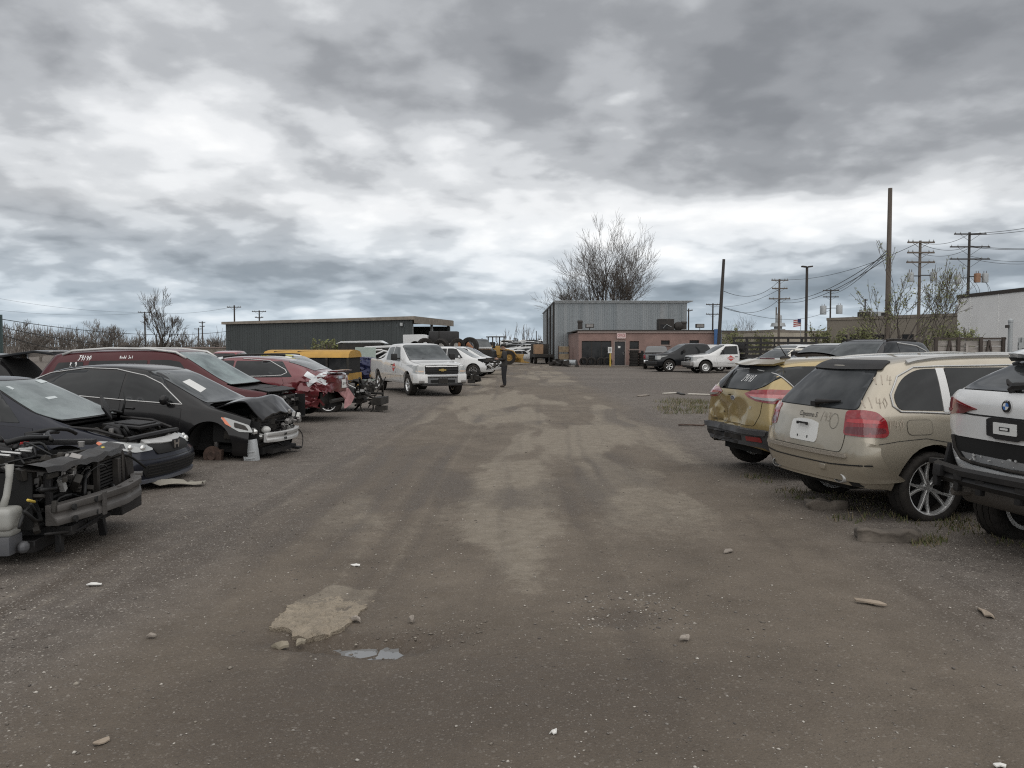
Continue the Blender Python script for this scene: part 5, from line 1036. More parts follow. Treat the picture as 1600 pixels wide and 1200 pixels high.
def st_suv(L, W, H, wb, fo, belt=1.06, hood=1.02, lowz=.30, rake=.35, hoodlen=1.15):
 a = wb / 2; f = a + fo; r = f - L; w = W / 2; cowl = f - hoodlen
 return [((r + .08, r + .02, r + .07, r + .07 + rake), (w * .78, w * .88, w * .82, w * .60), (lowz + .08, .66, belt + .02, H - .11)),
   ((r + .24, r + .19, r + .22, r + .20 + rake), (w * .93, w * .985, w * .90, w * .66), (lowz + .03, .66, belt + .02, H - .06)),
   ((-a + .05, -a + .05, -a + .05, -a + .1), (w * .93, w, w * .92, w * .69), (lowz, .66, belt + .02, H - .02)),
   ((-.5, -.5, -.5, -.5), (w * .93, w, w * .92, w * .70), (lowz, .66, belt + .01, H)),
   ((.1, .1, .1, .1), (w * .93, w, w * .92, w * .69), (lowz, .66, belt, H - .005)),
   ((cowl - .6, cowl - .6, cowl - .45, cowl - .80), (w * .93, w, w * .91, w * .66), (lowz, .66, belt - .02, H - .05)),
   ((cowl, cowl, cowl + .03, cowl + .12), (w * .93, w, w * .90, w * .78), (lowz, .66, belt - .02, belt + .03)),
   ((f - .6, f - .6, f - .6, f - .6), (w * .93, w, w * .87, w * .72), (lowz, .64, hood - .05, hood + .01)),
   ((f - .2, f - .16, f - .20, f - .22), (w * .86, w * .92, w * .82, w * .68), (lowz, .60, hood - .10, hood - .05)),
   ((f - .08, f - .03, f - .07, f - .11), (w * .68, w * .76, w * .70, w * .56), (lowz + .02, .56, hood - .15, hood - .10))]
def dress(c, L, W, H, wb, fo, belt, hood, kind, P, g, arch, az, doors=2, front=True, rear=True, hoodpanel=True, hoodlen=1.1, windscreen=True, handles=True, gs=None, chrome=False, lamps=True, wtop=0.0, fast=0.0):
 a = wb / 2; f = a + fo; r = f - L; w = W / 2; cowl = f - hoodlen; ws = gs or g
 holes = [arch_hole(-a, az, arch + .015), arch_hole(a, az, arch + .015)]
 if windscreen: c.panel('windscreen', 'front', [(-w * .73, belt + .045), (w * .73, belt + .045), (w * .60, H - .085), (w * .45, H - .07), (-w * .45, H - .07), (-w * .60, H - .085)], ws, .006, .012, .09, r=.03, seam=.014)
 if rear:
  if kind == 'sedan': c.panel('rear_window', 'top', [(r + .82, -w * .62), (r + .82, w * .62), (r + 1.36, w * .56), (r + 1.36, -w * .56)], g, .006, .012, .09, r=.04)
  else: c.panel('rear_window', 'rear', [(-w * .78, belt + .06), (w * .78, belt + .06), (w * .60, H - .14), (-w * .60, H - .14)], g, .006, .012, .09, r=.04)
  if lamps:
   for s in (1, -1): c.panel('taillight', -s * math.radians(40), lamp_poly(s, [(r + .05, w * .62, belt - .22), (r + .05, w * .62, belt - .04), (r + .2, w * .9, belt - .02), (r + .42, w * .97, belt - .06), (r + .36, w * .98, belt - .18), (r + .2, w * .93, belt - .24)], 40), 'lamp_red', .010, .02, .06, r=.02)
 if hoodpanel: c.panel('hood', 'top', [(cowl + .14, -w * .76), (f - .30, -w * .66), (f - .20, 0), (f - .30, w * .66), (cowl + .14, w * .76)], P, .006, .015, .09, seam=True)
 if front:
  if lamps:
   for s in (1, -1): c.panel('headlight', -s * math.radians(180 - 40), [(Vector((-math.sin(-s * math.radians(140)), math.cos(-s * math.radians(140)), 0)).dot(Vector((x, s * y, 0))), z) for x, y, z in [(f - .10, w * .52, hood - .33), (f - .12, w * .54, hood - .20), (f - .25, w * .80, hood - .13), (f - .52, w * .93, hood - .09), (f - .46, w * .96, hood - .22), (f - .22, w * .88, hood - .32)]], 'lamp_clear', .010, .02, .06, r=.02)
  c.panel('grille', 'front', [(-w * .46, hood - .30), (w * .46, hood - .30), (w * .50, hood - .17), (-w * .50, hood - .17)], 'black_plastic', .010, .02, .07, r=.03)
  c.panel('lower_grille', 'front', [(-w * .55, .30), (w * .55, .30), (w * .60, .44), (-w * .60, .44)], 'black_plastic', .008, .02, .08, r=.03)
 bx = -.22 if doors == 2 else None
 rt = -a + .12 if kind == 'sedan' else -a + .15
 for v in ('L', 'R'):
  if doors == 2:
   d = c.panel('door', v, [(-.86, .34), (-.13, .33), (-.11, belt), (rt - .05, belt + .03), (rt - .1, belt - .1)], P, .005, .014, .1, holes=holes, seam=True)
   c.panel('door_window', v, [(rt - .02 - (.12 + fast * .5 if kind == 'sedan' else 0), belt + .045), (-.15, belt + .025), (-.17, H - .12 - wtop), (rt + .32 - fast if kind == 'sedan' else rt + .02, H - .135 - wtop)], g, .006, .012, .09, r=.03)
   d2 = c.panel('door', v, [(-.11, .33), (.80, .33), (.92, .6), (.90, belt - .06), (-.09, belt)], P, .005, .014, .1, holes=holes, seam=True)
   c.panel('door_window', v, [(-.11, belt + .02), (cowl - .38, belt), (cowl - .80, H - .15 - wtop), (cowl - 1.0, H - .115 - wtop), (-.12, H - .115 - wtop)], g, .006, .012, .09, r=.03)
   if kind == 'suv': c.panel('side_window', v, [(r + .36 + .1, belt + .08), (rt - .10, belt + .06), (rt - .10, H - .15 - wtop), (r + .60, H - .17 - wtop)], g, .006, .012, .09, r=.04)
   if handles: c.handle(d, v, -.72, belt - .09, P); c.handle(d2, v, .06, belt - .10, P)
 return dict(a=a, f=f, r=r, w=w, cowl=cowl)
def front_lamp(c, s, p3, mtl, off=.012, deg=40, name='headlight', r=.02, thick=.02):
 ang = -s * math.radians(180 - deg); d = Vector((math.cos(ang), math.sin(ang), 0)); pr = Vector((-d.y, d.x, 0))
 return c.panel(name, ang, [(pr.dot(Vector((x, s * y, 0))), z) for x, y, z in p3], mtl, off, thick, .045, r=r)
def navy_sedan():
 L, W, H, wb, fo, belt, hood = 4.49, 1.75, 1.43, 2.70, .92, .92, .84
 P = paint('navy_paint', (.011, .013, .021), metal=.2, rough=.25, dirt=.16)
 st = st_sedan(L, W, H, wb, fo, belt, hood, lowz=.22, hoodlen=1.16)
 c = Car('sedan', 'dark navy sedan with no hood, its open engine bay behind a chrome grille bar', 'car', (-6.56, 10.55), math.radians(-4), st, (-1.35, 1.35), P, R=.31, arch=.355, arch_z=.33, pitch=math.radians(1.8), dz=-.06, bulge=(.05, .12))
 g = glassm('tint_glass'); ws = glassm('sky_dust_windscreen', (.10, .12, .12), .62, (.40, .45, .45), .06)  # windscreen colour holds sky reflection as well as dust
 q = dress(c, L, W, H, wb, fo, belt, hood, 'sedan', P, g, .355, .33, front=False, hoodpanel=False, hoodlen=1.16, windscreen=False)
 f = q['f']; cut(c, lambda p, n: 1.05 < p.x < f - .17 and abs(p.y) < .66 and n.z > .35)
 c.panel('windscreen', 'front', [(-.63, .955), (.63, .955), (.66, 1.02), (.50, 1.36), (.4, 1.375), (-.4, 1.375), (-.50, 1.36), (-.66, 1.02)], ws, .008, .012, .07, r=.04, seam=.02)
 for (y, z, w_, h_) in ((-.10, 1.17, .10, .028), (.36, 1.345, .14, .035), (-.42, 1.30, .025, .04)):
  c.panel('windscreen_sticker', 'front', [(y - w_, z - h_ * .5), (y + w_, z - h_ * .2), (y + w_, z + h_ * .5), (y - w_, z + h_ * .4)], mat('sticker', (.5, .54, .54), .5), .011, .003, .05)
 c.seam('front', [(-.55, 1.275), (.42, 1.245)], .010, .011, None) if False else None
 c.write('marker_line', 'front', ' ', (0, 1.2), .1, 'marker_white') if False else None
 engine_bay(c.root, 1.08, f - .30, .64, .42, .84, 21, hoses=16)
 mb = MB(); mb.box((1.60, .18, .845), (.50, .58, .035), Matrix.Rotation(.05, 3, 'Y')); mb.box((1.62, .20, .87), (.34, .42, .02), Matrix.Rotation(.05, 3, 'Y')); bevelled(mb, 'engine_cover', 'black_plastic', c.root, .012)
 mb = MB()
 for s in (1, -1): mb.tube([(1.15, s * .68, .885), (1.6, s * .67, .86), (f - .36, s * .60, .775)], .022, 6)
 mb.tube([(f - .30, -.62, .75), (f - .24, -.3, .77), (f - .22, 0, .775), (f - .24, .3, .77), (f - .30, .62, .75)], .03, 6); mb.build('radiator_support', 'black_plastic', c.root, 'auto')
 mb = MB(); mb.box((1.02, 0, .905), (.20, 1.30, .03), Matrix.Rotation(.15, 3, 'Y')); bevelled(mb, 'cowl_panel', 'black_plastic', c.root, .01)
 mb = MB(); mb.tube([(1.08, .1, .93), (1.0, -.25, .975), (.95, -.62, 1.0)], .009, 5); mb.tube([(1.08, .55, .93), (1.0, .3, .97), (.97, -.1, 1.0)], .009, 5); mb.build('wiper', 'black_plastic', c.root)
 mb = MB(); mb.box((0, 0, 0), (.03, .34, .22)); o = bevelled(mb, 'loose_cowl', 'black_plastic', c.root, .01, loc=(1.16, .30, 1.04)); o.rotation_euler = (.5, -.5, .35)
 mb = MB(); mb.tube([(1.20, .62, .93), (1.22, .66, 1.10), (1.19, .67, 1.22)], [.02, .012, .006], 6); mb.tube([(1.1, .30, .95), (1.2, .38, 1.0), (1.26, .5, .96)], .02, 6); mb.build('wiring', 'hose', c.root, True)
 # nose: lamps, chrome bar grille with its emblem, lower mouth
 for s in (1, -1):
  front_lamp(c, s, [(f - .10, .42, .615), (f - .14, .43, .675), (f - .30, .66, .715), (f - .50, .80, .735), (f - .54, .83, .715), (f - .34, .82, .645), (f - .18, .66, .60)], 'lamp_clear', .012)
  front_lamp(c, s, [(f - .42, .80, .67), (f - .52, .82, .725), (f - .56, .84, .715), (f - .46, .845, .66)], 'orange_lens', .018, 50, 'indicator', .008)
  for (x, y, z) in ((f - .165, .54, .645), (f - .24, .665, .66)):
   h = c._cast(-s * math.radians(140), Vector((-math.sin(-s * math.radians(140)), math.cos(-s * math.radians(140)), 0)).dot(Vector((x, s * y, 0))), z)
   mb = MB(); mb.ball((h[0].x, h[0].y, h[0].z), (.03, .05, .045), 12); mb.build('lamp_bowl', 'lamp_inner', c.root, True)
 c.panel('grille', 'front', [(-.38, .555), (.38, .555), (.45, .655), (.30, .70), (-.30, .70), (-.45, .655)], 'black_void', .016, .02, .05, r=.02)
 c.panel('grille_bar', 'front', [(-.46, .668), (-.2, .652), (.2, .652), (.46, .668), (.44, .705), (.2, .697), (-.2, .697), (-.44, .705)], 'steel_light', .030, .03, .05, r=.015)
 h = c._cast('front', 0, .655); mb = MB(); x = h[0].x + .05; mb.prism(rounded([(-.072, .59), (.072, .59), (.085, .705), (-.085, .705)], .025), x, x + .02, 'yz'); bo = bevelled(mb, 'badge', 'black_plastic', c.root, .004)
 mb = MB(); X = x + .024
 for pl in ([(-.058, .598), (-.032, .598), (-.037, .698), (-.070, .698)], [(.032, .598), (.058, .598), (.070, .698), (.037, .698)], [(-.034, .636), (.034, .636), (.034, .660), (-.034, .660)]): mb.prism(pl, X - .004, X + .004, 'yz')
 mb.build('badge_letter', 'chrome', bo)
 c.panel('lower_grille', 'front', [(-.60, .30), (.60, .30), (.68, .40), (.60, .455), (-.60, .455), (-.68, .40)], 'black_void', .010, .02, .06, r=.03)
 for i in range(4): z = .325 + .036 * i; c.panel('slat', 'front', [(-.60, z), (.60, z), (.60, z + .014), (-.60, z + .014)], 'black_plastic', .016, .012, .08)
 c.panel('lip_spoiler', 'front', [(-.80, .235), (.80, .235), (.82, .275), (-.82, .275)], mat('lip_grey', (.09, .095, .11), .4), .03, .03, .07, r=.01)
 c.seam('front', [(-.82, .53), (-.5, .505), (.5, .505), (.82, .53)], .006)
 # torn bumper corner on the near side
 cut(c, lambda p, n: p.x > 1.70 and p.x < 2.02 and p.y < -.70 and p.z < .56)
 c.finish(); return c
def black_sedan():
 L, W, H, wb, fo, belt, hood = 4.86, 1.83, 1.50, 2.776, .95, .95, .90
 P = paint('black_paint', (.008, .008, .009), metal=.0, rough=.2, dirt=.16)
 st = st_sedan(L, W, H, wb, fo, belt, hood, lowz=.24, hoodlen=1.12, fast=.32)
 c = Car('sedan', 'black sedan with a buckled hood and a bare bright front bumper beam', 'car', (-5.90, 13.5), math.radians(-8), st, (-1.388, 1.388), P, R=.33, arch=.385, arch_z=.35, pitch=math.radians(3.2), dz=-.05, bulge=(.05, .08))
 g = glassm('tint_glass', (.009, .010, .011), .05); ws = glassm('clear_windscreen', (.03, .034, .036), .22, (.40, .43, .43))
 q = dress(c, L, W, H, wb, fo, belt, hood, 'sedan', P, g, .385, .35, front=False, hoodpanel=False, hoodlen=1.12, gs=ws, fast=.25)
 f = q['f']; cut(c, lambda p, n: p.x > f - 1.02 and abs(p.y) < .70 and (n.z > .3 or p.x > f - .5)); cut(c, lambda p, n: p.x > f - .34)
 engine_bay(c.root, f - 1.0, f - .25, .64, .40, .84, 33, hoses=18, intake=False)
 # buckled hood: lifted in the middle, nose folded down and creased
 x0, x1 = f - 1.08, f - .17; N, Mm = 22, 18; V = []
 for i in range(N + 1):
  t = i / N
  for j in range(Mm + 1):
   s = j / Mm * 2 - 1; y = s * lin(.74, .64, t)
   z = .915 + .16 * math.sin(min(1, t / .72) * PI * .62) - max(0, t - .66) * .72 - .03 * s * s + .035 * t * (1 - abs(s)) 
   z += .020 * (math.sin(s * 7.3 + 1) + .6 * math.sin(s * 15.1 + 2.2)) * max(0, t - .62) * 1.5 + .022 * (1 - abs(2 * abs(s) - 1)) * t + .015 * math.sin(9 * t + 4 * s)
   V.append((lin(x0, x1, t) - max(0, t - .66) * .12, y + .03 * t, z))
 F = [(i * (Mm + 1) + j, (i + 1) * (Mm + 1) + j, (i + 1) * (Mm + 1) + j + 1, i * (Mm + 1) + j + 1) for i in range(N) for j in range(Mm)]
 k = len(V); V += [(a, b, z - .02) for a, b, z in V]; F += [tuple(x + k for x in fc[::-1]) for fc in F]
 rim_ = [j for j in range(Mm + 1)] + [(i + 1) * (Mm + 1) + Mm for i in range(N)] + [N * (Mm + 1) + Mm - 1 - j for j in range(Mm)] + [(N - 1 - i) * (Mm + 1) for i in range(N - 1)]
 for i in range(len(rim_)): a, b = rim_[i], rim_[(i + 1) % len(rim_)]; F.append((a, a + k, b + k, b))
 MB().add(V, F).build('hood', paint('black_paint_clean', (.014, .014, .015), rough=.13, dirt=.10, coat=1.0), c.root, 'auto')['label'] = 'buckled black hood'
 c.panel('windscreen_note', 'front', [(-.42, 1.12), (-.12, 1.16), (-.14, 1.30), (-.42, 1.27)], 'plate_white', .010, .003, .06)
 mb = MB(); mb.box((1.10, 0, .955), (.22, 1.35, .03), Matrix.Rotation(.2, 3, 'Y')); bevelled(mb, 'cowl_panel', 'black_plastic', c.root, .01)
 for v in ('L', 'R'): c.trim('window_trim', v, [(-1.78, 1.0), (-.15, .965), (.90, .955), (.46, 1.24), (.15, 1.35), (-.35, 1.42), (-.9, 1.405), (-1.5, 1.29), (-1.90, 1.08)], 'steel_light', .010)
 # right lamp hanging loose, left gone
 front_lamp(c, -1, [(f - .44, .64, .60), (f - .47, .66, .70), (f - .70, .83, .80), (f - .74, .88, .79), (f - .60, .90, .68), (f - .50, .82, .60)], 'lamp_clear', .02, 45)
 front_lamp(c, -1, [(f - .47, .68, .62), (f - .50, .70, .69), (f - .60, .79, .735), (f - .58, .82, .66)], 'dark_metal', .026, 45, 'lamp_bowl')
 front_lamp(c, -1, [(f - .60, .84, .66), (f - .70, .87, .79), (f - .74, .885, .80), (f - .66, .90, .70)], 'orange_lens', .028, 55, 'indicator', .008)
 mb = MB(); mb.ball((f - .34, -.62, .60), (.08, .07, .06), 10, jit=.2); mb.ball((f - .30, -.55, .52), (.09, .08, .05), 10, jit=.2); mb.build('lamp_fragment', 'lamp_inner', c.root, 'auto')
 beam(c.root, [(f - .16, -.60, .51), (f - .06, -.3, .51), (f - .03, 0, .51), (f - .06, .3, .51), (f - .16, .60, .51)], .15, .07, 'steel_light')
 mb = MB()
 for y in (-.22, -.17):
  for z in (.545, .475): mb.box((f - .015, y, z), (.02, .02, .035))
 mb.build('beam_slot', 'gap', c.root)
 radiator(c.root, f - .32, .50, .36, .78, 3)
 mb = MB(); mb.box((0, 0, 0), (.20, .13, .36)); mb.box((.01, -.07, .0), (.16, .012, .02)); mb.box((0, -.07, -.10), (.16, .012, .015)); o = bevelled(mb, 'washer_tank', mat('tank_grey', (.40, .42, .43), .45, dirt=.35), c.root, .015, loc=(f - .33, -.74, .30)); o.rotation_euler = (0, -.2, 0)
 mb = MB(); mb.ball((f - .25, -.42, .61), (.08, .09, .06), 10); mb.build('fluid_bottle', 'white_plastic', c.root, True)
 rng = random.Random(8); mb = MB()
 for i in range(18): mb.box((f - rng.uniform(.12, .42), rng.uniform(.1, .66), rng.uniform(.52, .86)), (rng.uniform(.03, .12), rng.uniform(.02, .09), rng.uniform(.02, .12)), Matrix.Rotation(rng.uniform(-1, 1), 3, 'X'))
 tag(bevelled(mb, 'torn_bracket', 'engine_alu', c.root, .004, 1), kind='stuff')
 mb = MB()
 for i in range(9): mb.box((f - rng.uniform(.1, .35), rng.uniform(.25, .66), rng.uniform(.52, .80)), (rng.uniform(.02, .06), rng.uniform(.015, .05), rng.uniform(.015, .08)), Matrix.Rotation(rng.uniform(-1, 1), 3, 'X'))
 tag(mb.build('broken_trim', 'white_plastic', c.root), kind='stuff')
 mb = MB(); hose(mb, (f - .2, .5, .6), (f - .05, .58, .22), .25, .008, rng); hose(mb, (f - .2, -.1, .4), (f - .1, .25, .22), .1, .012, rng); mb.box((f - .22, .05, .27), (.2, .9, .06)); mb.box((f - .1, .45, .24), (.14, .12, .04)); mb.build('undertray', 'black_plastic', c.root)
 # no wheel on the near front hub: bare disc and strut
 mb = MB(); mb.lathe([(0, -.04), (.06, -.05), (.075, -.01), (.15, -.01), (.15, .015), (.0, .015)], 24); mb.box((.10, .02, .02), (.10, .08, .16)); hub = mb.build('brake_disc', 'rust', c.root, 'auto', (1.388, -.74, .19))
 mb = MB(); mb.tube([(1.388, -.62, .25), (1.36, -.60, .50), (1.34, -.56, .80)], [.035, .03, .045], 8); mb.tube([(1.388, -.70, .19), (1.30, -.25, .24)], .03, 6); mb.build('strut', 'engine_alu', c.root, True)
 c.mirror(.66, 1.0, P); c.wheels(rr=.215, W=.22, style='ten', which=((0, 1), (0, -1), (1, 1))); c.finish(); return c
def maroon_suv():
 L, W, H, wb, fo, belt, hood = 5.1, 2.0, 1.80, 3.02, 1.0, 1.08, 1.04
 P = paint('maroon_paint', (.058, .007, .010), metal=.1, rough=.28, dirt=.22)
 st = st_suv(L, W, H, wb, fo, belt, hood, lowz=.32, rake=.30, hoodlen=1.25)
 c = Car('suv', 'maroon wagon with silver roof rails, white marker writing and no hood', 'car', (-6.75, 16.45), math.radians(-5), st, (-1.51, 1.51), P, R=.37, arch=.43, arch_z=.40, dz=-.10, bulge=(.06, .1))
 g = glassm('tint_glass'); ws = glassm('teal_windscreen', (.06, .085, .085), .75, (.40, .48, .48))  # pale teal paints reflected sky into the film along with dust
 q = dress(c, L, W, H, wb, fo, belt, hood, 'suv', P, g, .43, .40, front=False, hoodpanel=False, hoodlen=1.25, gs=ws, wtop=.10)
 f = q['f']; cut(c, lambda p, n: p.x > f - 1.12 and abs(p.y) < .78 and (n.z > .3 or p.x > f - .4)); cut(c, lambda p, n: p.x > f - .34)
 c.panel('hood_liner', 'front', [(0, 0)] * 0 or [(-.7, .98), (.7, .98), (.66, 1.03), (-.66, 1.03)], 'black_plastic', .01, .02, .1)
 mb = MB(); mb.box((f - .95, 0, 1.035), (.55, 1.5, .04), Matrix.Rotation(.10, 3, 'Y')); mb.tube([(f - 1.15, .1, 1.10), (f - 1.2, -.3, 1.13), (f - 1.22, -.7, 1.15)], .012, 5); mb.tube([(f - 1.12, .65, 1.10), (f - 1.2, .3, 1.13), (f - 1.22, 0, 1.15)], .012, 5); bevelled(mb, 'cowl_panel', 'black_plastic', c.root, .01, 1)
 engine_bay(c.root, f - 1.0, f - .1, .70, .42, .98, 44, hoses=20, intake=True)
 radiator(c.root, f - .28, .55, .40, .85, 6)
 for s in (.655, -.655):
  h0 = c._cast('top', -1.7, s)[0]; mb = MB(); zr = h0.z + .07
  mb.tube([(-1.95, s, c._cast('top', -1.95, s)[0].z + .01), (-1.75, s, zr - .02), (-1.0, s, zr + .03), (-.2, s, zr + .02), (.35, s, c._cast('top', .35, s)[0].z + .045), (.55, s, c._cast('top', .55, s)[0].z + .005)], .026, 8); mb.build('roof_rail', 'steel_light', c.root, True)
 c.write('marker_writing', 'R', 'J9140', (-1.45, 1.62), .09, 'marker_white', .014, slant=.2); c.write('marker_writing', 'R', 'Rndd 3n1', (-.6, 1.64), .055, 'marker_white', .010); c.write('marker_writing', 'R', 'R 9', (-1.66, 1.50), .08, 'marker_white', .012)
 c.mirror(.75, 1.16, 'black_plastic', size=(.16, .24, .20)); c.wheels(rr=.24, W=.25, style='six'); c.finish(); return c
def red_sedan():
 L, W, H, wb, fo, belt, hood = 4.86, 1.83, 1.47, 2.776, .95, .94, .88
 P = paint('red_paint', (.115, .008, .014), metal=.25, rough=.25, dirt=.2)
 st = st_sedan(L, W, H, wb, fo, belt, hood, lowz=.26, hoodlen=1.12, trunk=1.06, fast=.35)
 c = Car('sedan', 'dark red sedan with smashed tail corner and a white tape cross', 'car', (-6.55, 19.75), math.radians(176), st, (-1.388, 1.388), P, R=.33, arch=.385, arch_z=.35, dz=.06, bulge=(.08, .05), arches=(True, True),
   dents=[((-2.15, .75, .55), .62, .20, 3), ((-1.7, .90, .50), .45, .13, 11), ((-2.35, .2, .45), .4, .12, 4)])
 g = glassm('tint_glass'); gr = glassm('pale_rear_glass', (.06, .065, .065), .5, (.42, .44, .44))
 q = dress(c, L, W, H, wb, fo, belt, hood, 'sedan', P, g, .385, .35, lamps=False, rear=False, fast=.3)
 r = q['r']; c.panel('rear_window', 'top', [(r + .50, -.60), (r + .50, .60), (r + 1.14, .54), (r + 1.14, -.54)], gr, .008, .012, .08, r=.05, seam=.015)
 c.trim('window_trim', 'L', [(-.2, .985), (-.9, 1.0), (-1.30, 1.02), (-1.42, 1.08), (-1.36, 1.15), (-.95, 1.35), (-.3, 1.40)], 'steel_light', .012)
 c.panel('side_window', 'L', [(-.98, 1.035), (-1.28, 1.05), (-1.34, 1.10), (-1.0, 1.27)], g, .007, .012, .06)
 mb = MB(); mb.prism([(r - .02, 1.075), (r + .20, 1.105), (r + .22, 1.12), (r - .05, 1.125)], -.62, .62); bevelled(mb, 'boot_spoiler', P, c.root, .008)
 def tape(p0, p1, w): p0, p1 = Vector(p0), Vector(p1); n = (p1 - p0).orthogonal().normalized() * w; return [tuple(p0 + n), tuple(p1 + n), tuple(p1 - n), tuple(p0 - n)]
 wm = mat('white_tape', (.60, .62, .63), .6)
 c.panel('tape_cross', 'L', tape((-2.34, .84), (-1.86, 1.06), .055), wm, .010, .003, .05); c.panel('tape_cross', 'L', tape((-2.30, 1.06), (-1.92, .80), .055), wm, .014, .003, .05)
 c.panel('plate', 'rear', [(-.16, .70), (.16, .70), (.16, .90), (-.16, .90)], 'plate_white', .02, .01, .06, r=.01); c.letters('plate_lettering', 'rear', 'AJX 914', (0, .80), .085, 'engine_dark', .028)
 c.panel('boot_trim', 'rear', [(-.40, .93), (.40, .93), (.40, .985), (-.40, .985)], 'chrome', .02, .02, .06, r=.01)
 c.panel('taillight', 'rear', [(.45, .86), (.80, .84), (.84, .98), (.5, 1.0)], 'lamp_dark_red', .012, .02, .06); c.panel('taillight', 'rear', [(-.84, .98), (-.80, .84), (-.45, .86), (-.5, 1.0)], 'lamp_red', .012, .02, .06)
 cut(c, lambda p, n: p.x < r + .35 and p.z < .62 and p.y > -.2)
 mb = MB(); mb.box((r + .30, .25, .45), (.05, 1.1, .34)); mb.tube([(r + .1, .7, .42), (r + .05, -.5, .42)], .05, 6); mb.build('boot_floor', 'engine_dark', c.root)
 mb = MB(); V = [(r + .05, -.15, .72), (r - .06, -.30, .66), (r - .16, -.42, .45), (r - .10, -.30, .28), (r - .02, -.12, .20), (r - .02, -.20, .42), (r + .05, .10, .60)]
 V2 = [(a + .03, b + .05, z) for a, b, z in V]; k = len(V); mb.add(V + V2, [tuple(range(k)), tuple(range(2 * k - 1, k - 1, -1))] + [(i, (i + 1) % k, k + (i + 1) % k, k + i) for i in range(k)]); mb.build('torn_bumper', mat('pink_scraped', (.42, .22, .22), .5, var=.3), c.root)
 mb = MB(); rng = random.Random(5)
 for i in range(14): mb.box((r + rng.uniform(.2, .7), rng.uniform(.65, .9), rng.uniform(.35, .75)), (rng.uniform(.08, .25), .02, rng.uniform(.03, .14)), Matrix.Rotation(rng.uniform(-1, 1), 3, 'Y') @ Matrix.Rotation(rng.uniform(-.5, .5), 3, 'Z'))
 tag(mb.build('torn_sheet', P, c.root), kind='stuff')
 mb = MB(); mb.tube([(-1.75, .95, .58), (-1.62, .97, .62), (-1.55, .97, .70)], .02, 5); mb.box((-1.62, .95, .42), (.16, .02, .10)); mb.build('scraped_edge', 'white_tape', c.root)
 c.wheels(rr=.215, W=.22, style='ten', which=((0, 1), (0, -1), (1, 1), (1, -1))); c.finish(); return c
